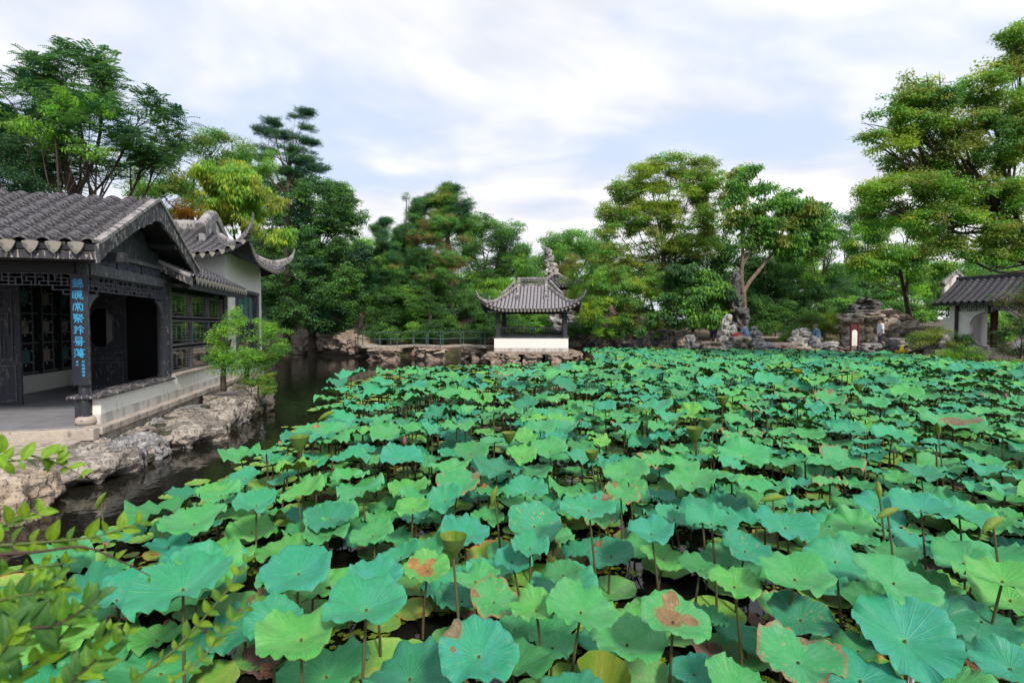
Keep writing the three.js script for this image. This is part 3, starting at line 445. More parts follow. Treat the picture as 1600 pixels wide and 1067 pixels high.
// ------------------------------------------------------------------ glazed room behind the gallery
const room = thing('glazed_corridor', 'low room with dark lattice windows over a white sill wall and a narrow tiled eave', 'building', GPOS, GTURN);
{
  const g = room, Z0 = -3.30, Z1 = -7.86;
  part('sill_wall', bx(-0.16, 0.16, FL + 0.006, 1.05, Z1, Z0 - 0.004), M.plaster, g);
  part('wall_skirt', bx(0.1, 0.166, FL + 0.005, FL + 0.15, Z1, Z0 - 0.006), M.skirt, g);
  part('window_sill', rb(-0.2, 0.24, 1.052, 1.10, Z1 + 0.02, Z0 - 0.006, 0.012), M.slab, g);
  part('floor', bx(-5.2, -0.17, 0.2, FL + 0.002, Z1, Z0 - 0.005), M.paving, g);
  const ys = [1.13, 1.63, 1.74, 2.30, 2.40, 2.92], zs = [0, 1, 2, 3].map((i) => lerp(Z0 - 0.13, Z1 + 0.42, i / 3));
  part('corner_post', rb(-0.08, 0.08, 1.104, 3.25, Z0 - 0.12, Z0 - 0.01), M.woodGrey, g); part('corner_post', rb(-0.08, 0.08, 1.104, 3.25, Z1 + 0.02, Z1 + 0.4), M.wood, g);
  part('head_beam', rb(-0.09, 0.09, 3.10, 3.26, Z1 + 0.405, Z0 - 0.125), M.wood, g);
  part('transom_glass', bx(-0.004, 0.004, 2.97, 3.098, zs[3], zs[0]), M.darkGlass, g);
  part('transom_rail', rb(-0.05, 0.05, 2.92, 2.965, zs[3], zs[0], 0.006), M.woodGrey, g);
  for (let c = 0; c < 3; c++) for (let r = 0; r < 3; r++) {
    const z1 = zs[c] - 0.012, z0 = zs[c + 1] + 0.012, y0 = ys[r * 2] - 0.028, y1 = ys[r * 2 + 1] + 0.028, f = 0.05;
    const w = part('window', [rb(-0.045, 0.045, y0, y1, z1 - f, z1, 0.006), rb(-0.045, 0.045, y0, y1, z0, z0 + f, 0.006), rb(-0.043, 0.043, y0, y0 + f, z0 + f, z1 - f, 0.006), rb(-0.043, 0.043, y1 - f, y1, z0 + f, z1 - f, 0.006)], M.woodGrey, g);
    part('pane', bx(0.006, 0.012, y0 + f, y1 - f, z0 + f, z1 - f), M.glass, w);
    // lattice on the room side: fine horizontals round a central square
    const L = [], zc = (z0 + z1) / 2, yc = (y0 + y1) / 2, a = 0.17, h = y1 - y0 - 2 * f, n = 7;
    for (let k = 1; k < n; k++) { const y = y0 + f + h * k / n; if (Math.abs(y - yc) < 0.13) { L.push(bx(-0.02, -0.008, y - 0.005, y + 0.005, z0 + f, zc - a), bx(-0.02, -0.008, y - 0.005, y + 0.005, zc + a, z1 - f)); } else L.push(bx(-0.02, -0.008, y - 0.005, y + 0.005, z0 + f, z1 - f)); }
    for (const s of [-1, 1]) { L.push(bx(-0.022, -0.006, yc - 0.14, yc + 0.14, zc + s * a - 0.007, zc + s * a + 0.007)); L.push(bx(-0.021, -0.007, y0 + f, y1 - f, zc + s * 0.42 - 0.005, zc + s * 0.42 + 0.005)); }
    part('lattice', L, M.latticePale, w);
  }
  // inner wall of fretted glazing over a white dado, seen through the gallery
  const X = -3.5;
  part('dado', bx(X - 0.12, X, FL + 0.004, FL + 0.42, Z1, -4.6), M.plaster, g);
  part('inner_wall', bx(X - 0.22, X - 0.14, FL + 0.42, 3.6, Z1, -3.35), M.blackWood, g);
  const bl = [], sq = []; const rr = rng(9);
  for (let i = 0; i < 4; i++) { const z = -4.65 - i * 0.8; part('inner_post', bx(X - 0.13, X - 0.01, FL + 0.43, 3.4, z - 0.05, z), M.wood, g);
    for (let k = 0; k < 3; k++) { const y = 1.15 + k * 0.72; bl.push(bx(X - 0.11, X - 0.06, y - 0.12, y - 0.09, z - 0.8, z - 0.05)); const zc = z - 0.42;
      part('inner_pane', bx(X - 0.135, X - 0.128, y + 0.12, y + 0.44, zc - 0.16, zc + 0.13), rr() < 0.5 ? M.tealGlass : M.slab, g);
      for (let q = 0; q < 8; q++) { const a = q / 8 * 6.283; sq.push(bx(X - 0.125, X - 0.115, y + 0.28 + Math.sin(a) * 0.2 - 0.016, y + 0.28 + Math.sin(a) * 0.2 + 0.016, zc + Math.cos(a) * 0.30 - 0.02, zc + Math.cos(a) * 0.30 + 0.02)); }
      bl.push(bx(X - 0.10, X - 0.07, y - 0.09, y + 0.58, zc - 0.22, zc - 0.205), bx(X - 0.10, X - 0.07, y - 0.09, y + 0.58, zc + 0.2, zc + 0.215)); } }
  part('inner_lattice', bl, M.latticePale, g); part('lattice_inlay', sq, M.whitewall, g);
  part('back_wall', bx(-5.2, -0.2, FL + 0.004, 3.6, Z1 - 0.02, Z1 + 0.08), M.blackWood, g);
  part('white_post', rb(-3.05, -2.86, FL + 0.004, 3.3, Z1 + 0.12, Z1 + 0.32), M.plaster, g);
  // an open door leaf with a long octagonal light
  const dl = thing('panelled_door', 'open dark door leaf with a long octagonal opening inside the gallery', 'door', toWorld(-2.15, FL + 0.02, -5.3), GTURN);
  { const s = new THREE.Shape(); s.moveTo(-0.55, 0); s.lineTo(0.55, 0); s.lineTo(0.55, 2.5); s.lineTo(-0.55, 2.5); s.closePath(); const h = new THREE.Path(), o = (x, y) => [x * 0.27, 1.55 + y * 0.5]; [[-1, -0.6], [-0.4, -1], [0.4, -1], [1, -0.6], [1, 0.6], [0.4, 1], [-0.4, 1], [-1, 0.6]].forEach((q, i) => h[i ? 'lineTo' : 'moveTo'](...o(...q))); h.closePath(); s.holes.push(h);
    part('door_panel', boxUV(extrude(s, 0.04, 0.004)), M.wood, dl);
    const fr = []; for (let i = 0; i < 8; i++) { const q = [[-1, -0.6], [-0.4, -1], [0.4, -1], [1, -0.6], [1, 0.6], [0.4, 1], [-0.4, 1], [-1, 0.6], [-1, -0.6]], a = o(...q[i]), b = o(...q[i + 1]); fr.push(tube([V(a[0], a[1], 0.045), V(b[0], b[1], 0.045)], [0.018, 0.018], 6, 1)); } for (const [a, b] of [[-0.45, 2.3], [0.45, 2.3], [-0.45, 2.06], [0.45, 2.06]]) fr.push(tube([V(a, b, 0.045), V(a * 0.4, b - 0.16, 0.045)], [0.016, 0.016], 6, 1)); part('light_frame', fr, M.lattice, dl);
    for (const [y0, y1] of [[0.06, 0.68], [0.76, 0.92]]) part('door_moulding', [bx(-0.48, 0.48, y0, y0 + 0.02, 0.044, 0.056), bx(-0.48, 0.48, y1 - 0.02, y1, 0.044, 0.056), bx(-0.48, -0.46, y0, y1, 0.044, 0.0555), bx(0.46, 0.48, y0, y1, 0.044, 0.0555)], M.woodGrey, dl);
    for (const x of [-0.12, 0.2]) part('panel_joint', bx(x, x + 0.014, 0.1, 0.64, 0.044, 0.052), M.woodWorn, dl); }
  const d2 = thing('panelled_door', 'dark boarded door leaf at the far left end of the gallery', 'door', toWorld(-3.0, FL + 0.02, -2.75), GTURN);
  part('door_panel', rb(-0.62, 0.62, 0, 2.45, 0, 0.05), M.wood, d2); part('door_moulding', [bx(-0.54, 0.54, 0.78, 0.8, 0.051, 0.066), bx(-0.54, 0.54, 0.08, 0.1, 0.051, 0.066), bx(-0.54, -0.52, 0.1, 0.78, 0.051, 0.066), bx(0.52, 0.54, 0.1, 0.78, 0.051, 0.066)], M.woodGrey, d2); { const q = fret(1.0, 1.4, 0.2, 0.014, 0.02, false), m = part('door_lattice', q, M.lattice, d2); m.position.set(-0.5, 0.92, 0.062); }
  // its own narrow eave over the windows; the rest of the roof is low behind the gallery
  const X0 = 0.62, roofY = (x) => 3.27 + (X0 - x) * 0.50, sp = 0.27;
  const sec = new THREE.Shape(); [[X0, roofY(X0) - 0.02], [-0.55, roofY(-0.55) - 0.02], [-3.9, roofY(-0.55) + 0.06], [-3.9, roofY(-0.55) - 0.06], [-0.55, roofY(-0.55) - 0.14], [X0, roofY(X0) - 0.10]].forEach(([x, y], i) => sec[i ? 'lineTo' : 'moveTo'](x, y));
  const se = extrude(sec, 4.86, 0); se.translate(0, 0, -7.84); const roof = part('roof', boxUV(se), M.blackWood, g);
  const path = []; for (let i = 0; i <= 6; i++) { const x = lerp(X0, -0.5, i / 6); path.push(V(x, roofY(x) + 0.01, 0)); }
  const row = tileRow(path, V(0, 0, 1), 0.075, 0.09, true, 0.015, 6), pan = tileRow(path, V(0, 0, 1), 0.08, 0.15, false, 0.01, 4);
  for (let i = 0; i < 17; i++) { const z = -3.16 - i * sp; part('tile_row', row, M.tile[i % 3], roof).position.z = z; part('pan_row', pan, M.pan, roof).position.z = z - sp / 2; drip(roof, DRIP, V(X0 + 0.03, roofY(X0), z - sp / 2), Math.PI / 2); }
  part('verge_board', [tube([V(X0, roofY(X0) + 0.0, -2.96), V(-0.1, roofY(-0.1) + 0.0, -2.96)], [0.05, 0.05], 8, 2)], M.ridge, roof);
  const vb = new THREE.Shape(); [[X0 + 0.03, roofY(X0) - 0.03], [-0.12, roofY(-0.12) - 0.03], [-0.12, roofY(-0.12) - 0.2], [X0 + 0.03, roofY(X0) - 0.2]].forEach(([x, y], i) => vb[i ? 'lineTo' : 'moveTo'](x, y)); const vg = extrude(vb, 0.04, 0.004); vg.translate(0, 0, -2.97); part('bargeboard', boxUV(vg), M.woodWorn, g);
  part('eave_board', rb(X0 - 0.06, X0 - 0.02, roofY(X0) - 0.27, roofY(X0) - 0.105, -7.8, -3.0, 0.006), M.wood, g);
  for (let i = 0; i < 16; i++) part('rafter', bx(0.1, X0 - 0.065, roofY(X0) - 0.22, roofY(X0) - 0.16, -3.12 - i * 0.29, -3.05 - i * 0.29), M.blackWood, g);
}

// ------------------------------------------------------------------ white hall with the upturned corners
const hall = thing('white_hall', 'tall white walled hall with a grey tile roof sweeping up at its corners', 'building', GPOS, GTURN);
{
  const g = hall, Z0 = -7.9, Z1 = -12.85, W0 = -9.0, W1 = -12.35;
  const right = new THREE.Shape(); right.moveTo(-Z0, 0.05); right.lineTo(-Z1, 0.05); right.lineTo(-Z1, 4.5); right.lineTo(-Z0, 4.5); right.closePath(); const ho = new THREE.Path(); ho.moveTo(-W0, 1.3); ho.lineTo(-W1, 1.3); ho.lineTo(-W1, 3.42); ho.lineTo(-W0, 3.42); ho.closePath(); right.holes.push(ho);
  const rg = extrude(right, 0.24, 0); rg.rotateY(Math.PI / 2); part('wall', boxUV(rg), M.whitewall, g).position.x = -0.24;
  part('wall', bx(-6.2, -0.243, 0.05, 4.5, Z0 - 0.24, Z0 - 0.001), M.whitewall, g); part('wall', bx(-6.2, -0.243, 0.05, 4.5, Z1 + 0.001, Z1 + 0.24), M.whitewall, g); part('wall', bx(-6.4, -6.2, 0.05, 4.5, Z1, Z0), M.whitewall, g);
  part('plinth', bx(-6.5, 0.06, -0.7, 0.5, Z1 - 0.06, Z0 + 0.02), M.concrete, g);
  const win = part('window', [rb(-0.30, 0.03, 3.33, 3.46, W1 - 0.05, W0 + 0.05), rb(-0.28, 0.025, 1.3, 3.329, W0 - 0.16, W0 - 0.002), rb(-0.28, 0.025, 1.3, 3.329, W1 + 0.002, W1 + 0.28), rb(-0.30, 0.05, 1.24, 1.299, W1 - 0.05, W0 + 0.05)], M.woodGrey, g);
  const n = 4, z = (i) => lerp(W0 - 0.16, W1 + 0.28, i / n);
  for (let i = 0; i < n; i++) { part('pane', bx(-0.155, -0.149, 2.42, 3.29, z(i + 1) + 0.04, z(i) - 0.04), M.tealGlass, win); part('pane', bx(-0.155, -0.149, 1.34, 2.30, z(i + 1) + 0.04, z(i) - 0.04), M.darkGlass, win); part('sash', [bx(-0.18, -0.12, 1.3, 3.329, z(i) - 0.04, z(i) + (i ? 0.04 : 0))], M.woodGrey, win); }
  part('sash', [bx(-0.178, -0.122, 2.30, 2.42, W1 + 0.281, W0 - 0.161), bx(-0.178, -0.122, 3.29, 3.328, W1 + 0.281, W0 - 0.161)], M.woodGrey, win);
  const rg2 = new THREE.Group(); rg2.name = 'roof_frame'; rg2.position.set(-3.0, 0, -10.35); g.add(rg2);
  const H = hipRoof(g, { hx: 3.75, hz: 3.25, r: 1.9, He: 4.28, Hr: 5.55, lift: 0.55, flare: 0.15, sp: 0.25, rad: 0.078, expo: 0.11, matT: M.tile, tip: 0.82, ridgeH: 0.25, ridgeW: 0.15, dripG: DRIP_SMALL, from: 0.34 });
  g.remove(rg2); H.roof.position.set(-3.0, 0, -10.35);
  // main ridge and the gable ridges with their rolled ends
  part('main_ridge', sweep([V(-2.0, 5.54, 0), V(-1, 5.5, 0), V(0, 5.49, 0), V(1, 5.5, 0), V(2.05, 5.54, 0)], () => 0.2, () => 0.32, 4), M.ridge, H.roof);
  for (const s of [-1, 1]) { const q = []; for (let i = 0; i <= 8; i++) { const z = lerp(-1.25, 1.25, i / 8); q.push(V(s * 2.0, 5.86 - 0.62 * (Math.sqrt(z * z + 0.05) - 0.22) + 0.0, z)); } part('gable_ridge', sweep(q, () => 0.30, () => 0.34, 3), M.ridge, H.roof); const w = new THREE.Shape(); q.forEach((p, i) => w[i ? 'lineTo' : 'moveTo'](p.z, p.y + 0.02)); w.lineTo(1.25, 4.8); w.lineTo(-1.25, 4.8); const e = extrude(w, 0.14, 0); e.rotateY(-Math.PI / 2); e.translate(s * 2.0 + 0.07, 0, 0); part('gable_panel', boxUV(e), M.stained, H.roof); }
}

// stepped stone landing in front of the gallery
{
  const g = thing('stone_landing', 'low paved landing with a long beige curb stone in front of the gallery', 'landing', GPOS, GTURN);
  part('paving', bx(-6.5, -0.16, 0.05, 0.41, 0.49, 4.2), M.slab, g);
  for (let i = 0; i < 4; i++) for (let j = 0; j < 5; j++) part('paving_slab', rb(-4.2 + i * 1.0, -3.21 + i * 1.0, 0.411, 0.424, 0.5 + j * 0.72, 1.21 + j * 0.72, 0.006), M.slab, g);
  part('curb_stone', rb(-0.15, 0.17, 0.24, 0.43, 0.49, 2.2, 0.02), M.slab, g); part('curb_stone', rb(-0.14, 0.16, 0.24, 0.425, 2.21, 4.2, 0.02), M.slab, g);
}
// rock embankment under the gallery: each eroded block a stone of its own
{
  const g = thing('rock_embankment', 'eroded tan limestone blocks edging the water under the gallery', 'embankment', [0, 0, 0]);
  g.userData.kind = 'structure';
  const r = rng(77), mats = [M.stoneBank, M.stoneTan, M.stoneBank, M.stoneGrey, M.stoneBank, M.stonePink];
  for (let i = 0; i < 90; i++) { const t = i / 90, d = lerp(4.5, 14, t), x = lerp(-5.55, -6.4, t) - r() * 0.75, m = stone(g, [M.stoneGrey, M.stoneBank, M.stoneMossShade, M.stoneMossShade][i % 4], x, 0.02 + r() * 0.26, -d, 0.1 + r() * 0.14, 0.08 + r() * 0.1, 0.1 + r() * 0.16, r() * 6, i, 'small_stone', true, (r() - 0.5) * 0.8); }  // the dark half put shade of the gaps into the stone colour
  const line = [[-5.35, 3.0], [-5.75, 5.0], [-5.85, 6.0], [-6.0, 7.2], [-6.0, 8.2], [-5.95, 9.4], [-6.0, 10.6], [-6.25, 12.0], [-6.6, 13.4], [-7.5, 14.8], [-8.7, 16.6], [-9.6, 18.6], [-10.3, 20.6]];
  let k = 0;
  for (let i = 0; i < line.length - 1; i++) {
    const [x0, d0] = line[i], [x1, d1] = line[i + 1], len = Math.hypot(x1 - x0, d1 - d0), n = Math.max(2, Math.round(len / 0.62)), dir = Math.atan2(-(x1 - x0), d1 - d0);
    for (let j = 0; j < n; j++) { const t = (j + r() * 0.5) / n, x = lerp(x0, x1, t), d = lerp(d0, d1, t);
      if (r() < 0.72) stone(g, mats[k % 6], x - 0.20 - r() * 0.28, -0.02 + r() * 0.12, -d, 0.34 + r() * 0.20, 0.28 + r() * 0.2, 0.28 + r() * 0.18, dir + (r() - 0.5) * 0.7, k++, 'stone', false, (r() - 0.5) * 0.3);
      if (r() < 0.6) stone(g, M.stoneMossShade, x - 0.10 - r() * 0.15, -0.10, -d + 0.2, 0.34, 0.16 + r() * 0.06, 0.4, dir, k++, 'mossy_stone');
      stone(g, mats[(k + 1) % 6], x - 0.66 - r() * 0.3, 0.12 + r() * 0.10, -d - 0.1, 0.42 + r() * 0.25, 0.17 + r() * 0.10, 0.5 + r() * 0.25, dir + (r() - 0.5) * 0.5, k++, 'stone', false, (r() - 0.5) * 0.25);
      if (j % 2 === 0) stone(g, mats[k % 6], x - 0.06 - r() * 0.15, 0.02 + r() * 0.08, -d + 0.1, 0.40 + r() * 0.1, 0.32 + r() * 0.14, 0.45 + r() * 0.2, dir + (r() - 0.5) * 0.5, k++, 'stone', 'cave', (r() - 0.5) * 0.3);
      if (r() < 0.35) stone(g, mats[k % 6], x - 0.05, -0.08, -d + 0.2, 0.3, 0.2, 0.4, dir, k++, 'stone'); }
  }
}
// ------------------------------------------------------------------ pavilion on its rock base in the pond
const PAVP = [1.30, 0, -32.3], PAVT = -5 * D2R;
const pav = thing('pond_pavilion', 'small open pavilion with swept pale grey roof over a white walled base in water', 'pavilion', PAVP, PAVT);
{
  const g = pav, hx = 2.2, hz = 1.9;
  part('floor', bx(-hx + 0.02, hx - 0.02, 0.60, 0.92, -hz + 0.02, hz - 0.02), M.slab, g);
  for (const s of [1, -1]) { part('base_wall', bx(-hx, hx, 0.84, 1.44, s * hz - 0.08, s * hz + 0.08), M.whitewall, g); part('wall_skirt', bx(-hx - 0.012, hx + 0.012, 0.62, 0.838, s * hz - 0.092, s * hz + 0.092), M.skirt, g); }
  part('base_wall', bx(hx - 0.16, hx, 0.84, 1.44, -hz + 0.081, hz - 0.081), M.whitewall, g);
  part('base_wall', bx(-hx, -hx + 0.16, 0.84, 1.44, -hz + 0.081, -0.6), M.whitewall, g); part('base_wall', bx(-hx, -hx + 0.16, 0.84, 1.44, 0.6, hz - 0.081), M.whitewall, g);
  for (const s of [1, -1]) part('seat_plank', rb(-hx - 0.06, hx + 0.06, 1.442, 1.50, s * hz - 0.2, s * hz + 0.12), M.wood, g);
  part('seat_plank', rb(hx - 0.22, hx + 0.08, 1.442, 1.499, -hz + 0.21, hz - 0.21), M.wood, g);
  for (const sx of [-1, 1]) for (const sz of [-1, 1]) part('column', rb(sx * 2.0 - 0.13, sx * 2.0 + 0.13, 1.0, 3.2, sz * 1.72 - 0.13, sz * 1.72 + 0.13, 0.03), M.wood, g);
  for (const s of [1, -1]) { const L = [], z = s * 1.86; L.push(bx(-1.86, 1.86, 2.02, 2.07, z - 0.03, z + 0.03), bx(-1.86, 1.86, 1.56, 1.60, z - 0.025, z + 0.025)); part('balustrade_rail', L, M.wood, g); for (let i = 0; i < 26; i++) { const x = -1.82 + i * 0.1456; part('baluster', tube([V(x, 1.60, z), V(x, 1.78, z + s * 0.07), V(x, 2.02, z)], [0.016, 0.016], 5, 2, false), M.wood, g); } }
  { const L = [], x = 2.12; L.push(bx(x - 0.03, x + 0.03, 2.02, 2.07, -1.58, 1.58), bx(x - 0.025, x + 0.025, 1.56, 1.60, -1.58, 1.58)); for (let i = 0; i < 20; i++) L.push(bx(x - 0.014, x + 0.014, 1.6, 2.02, -1.5 + i * 0.158, -1.472 + i * 0.158)); part('balustrade_rail', L, M.wood, g); }
  for (const s of [1, -1]) { part('beam', rb(-2.12, 2.12, 2.92, 3.14, s * 1.72 - 0.1, s * 1.72 + 0.1), M.wood, g); part('beam', rb(s * 2.0 - 0.1, s * 2.0 + 0.1, 2.93, 3.13, -1.6, 1.6), M.wood, g); part('eave_board', rb(-2.55, 2.55, 2.94, 3.03, s * 2.42 - 0.03, s * 2.42 + 0.03, 0.01), M.wood, g); }
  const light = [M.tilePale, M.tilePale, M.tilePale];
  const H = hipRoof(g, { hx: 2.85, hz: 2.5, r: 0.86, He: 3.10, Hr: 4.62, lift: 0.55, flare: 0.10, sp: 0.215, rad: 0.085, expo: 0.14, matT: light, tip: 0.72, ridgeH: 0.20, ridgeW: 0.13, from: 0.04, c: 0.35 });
  // open-work ridge: a pierced frame between two end posts
  const R = H.roof, z = 0.09;
  part('ridge_frame', [rb(-0.96, 0.96, 5.06, 5.20, -z - 0.03, z + 0.03), rb(-0.96, 0.96, 4.58, 4.74, -z, z), rb(-0.95, -0.76, 4.50, 5.058, -z - 0.04, z + 0.04), rb(0.76, 0.95, 4.50, 5.058, -z - 0.04, z + 0.04), rb(-0.75, 0.75, 4.96, 5.03, -z + 0.02, z - 0.02), rb(-0.75, 0.75, 4.745, 4.79, -z + 0.02, z - 0.02)], M.ridge, R);
  const rl = []; for (let i = 0; i < 11; i++) { const q = new THREE.TorusGeometry(0.075, 0.014, 5, 10); q.translate(-0.66 + i * 0.132, 4.875, 0); rl.push(q); } part('ridge_lattice', rl, M.ridge, R);
  for (const sx of [-1, 1]) for (const sz of [-1, 1]) {
    const dn = []; for (let i = 0; i <= 5; i++) { const p = H.S(sx * 0.86, sz * lerp(0.1, 1.25, i / 5), 0.03); p.x = sx * 0.86; dn.push(p); } part('gable_ridge', sweep(dn, () => 0.2, () => 0.26, 3), M.ridge, R);
    const e = dn[5]; part('ridge_ornament', [rb(e.x - 0.12, e.x + 0.12, e.y - 0.03, e.y + 0.34, e.z - 0.08, e.z + 0.08, 0.04)], M.ridge, R);
    const top = [], a = (t, h) => H.S(sx * (0.95 + 2.0 * t), sz * 2.55 * t, h); for (let i = 0; i <= 4; i++) top.push(a(lerp(0.06, 0.46, i / 4), 0.52 - 0.05 * i)); part('ridge_rail', sweep(top, () => 0.13, () => 0.09, 3, false), M.ridge, R);
    for (let i = 0; i <= 4; i++) { const p = a(lerp(0.08, 0.45, i / 4), 0.2); part('ridge_post', rb(p.x - 0.04, p.x + 0.04, p.y, p.y + 0.34 - 0.05 * i, p.z - 0.04, p.z + 0.04, 0.01), M.ridge, R); }
  }
}
{
  const g = thing('pavilion_rock_base', 'tan rock piers with dark gaps carrying the pond pavilion', 'rock base', PAVP, PAVT), r = rng(31);
  part('top_slab', rb(-2.6, 2.62, 0.46, 0.61, -2.2, 2.35, 0.04), M.stonePink, g);
  let k = 0; for (const [x, w] of [[-2.2, 0.75], [-1.35, 0.65], [0.05, 0.62], [1.55, 0.6], [2.25, 0.75]]) { stone(g, k % 2 ? M.stonePink : M.stoneTan, x, 0.16, 2.05, w, 0.42, 0.6, r() * 6, k++); stone(g, M.stonePink, x + 0.1, 0.40, 2.2, w * 0.8, 0.2, 0.45, r() * 6, k++); stone(g, M.stonePink, x, 0.1, -1.7, w, 0.5, 0.6, r() * 6, k++); stone(g, M.stonePink, x * 1.05, 0.15, 0.2, w * 0.7, 0.45, 0.8, r() * 6, k++); }
}
// ------------------------------------------------------------------ zigzag stone bridge with green railings
{
  const pts = [[565, 36.5], [580, 32.8], [615, 32.2], [646, 34.4], [690, 32.6], [722, 34.4], [768, 32.4]].map(([px, d]) => V((px - 800) / 800 * d, 0.90, -d));
  const g = thing('zigzag_bridge', 'zigzag stone slab footbridge with thin green railings leading to the pavilion', 'bridge', pts[0]), o = pts[0].clone(); o.y = 0;
  g.position.copy(o);
  const q = pts.map((p) => p.clone().sub(o)), W = 0.62;
  const nrm = q.map((p, i) => { const a = q[Math.max(0, i - 1)], b = q[Math.min(q.length - 1, i + 1)], d = b.clone().sub(a); return V(d.z, 0, -d.x).normalize(); });
  for (let i = 0; i < q.length - 1; i++) {
    const a0 = q[i].clone().addScaledVector(nrm[i], W), a1 = q[i].clone().addScaledVector(nrm[i], -W), b0 = q[i + 1].clone().addScaledVector(nrm[i + 1], W), b1 = q[i + 1].clone().addScaledVector(nrm[i + 1], -W);
    const s = new THREE.Shape(), u = 0.02; s.moveTo(a0.x + u, -a0.z); s.lineTo(a1.x + u, -a1.z); s.lineTo(b1.x - u, -b1.z); s.lineTo(b0.x - u, -b0.z); s.closePath(); const e = extrude(s, 0.13, 0.01); e.rotateX(-Math.PI / 2); e.translate(0, 0.76, 0); part('deck_slab', boxUV(e), M.slab, g);
    for (const sd of [1, -1]) {
      const A = q[i].clone().addScaledVector(nrm[i], W * 0.92 * sd), B = q[i + 1].clone().addScaledVector(nrm[i + 1], W * 0.92 * sd), n = Math.max(1, Math.round(A.distanceTo(B) / 1.7));
      for (const h of [1.74, 1.32]) part('rail', tube([V(A.x, h, A.z), V(B.x, h, B.z)], [0.024, 0.024], 6, 1), M.greenPaint, g);
      for (let k = i ? 1 : 0; k <= n; k++) { const p = A.clone().lerp(B, k / n); part('railing_post', rb(p.x - 0.03, p.x + 0.03, 0.88, 1.78, p.z - 0.03, p.z + 0.03, 0.006), M.greenPaint, g); }
    }
  }
  const r = rng(8); let k = 3;
  for (const [px, d, w] of [[592, 32.2, 0.95], [606, 32.0, 0.8], [668, 32.9, 1.0], [680, 32.3, 0.8], [655, 34, 0.6], [733, 33.6, 0.7], [742, 33.2, 0.5]]) { const x = (px - 800) / 800 * d - o.x, z = -d - o.z; stone(g, M.stonePink, x, 0.15, z, w * 0.8, 0.5, 0.7, r() * 6, k++, 'pier_stone'); stone(g, M.stoneTan, x + 0.1, 0.55, z + 0.1, w * 0.9, 0.2, 0.65, r() * 6, k++, 'pier_stone'); }
}

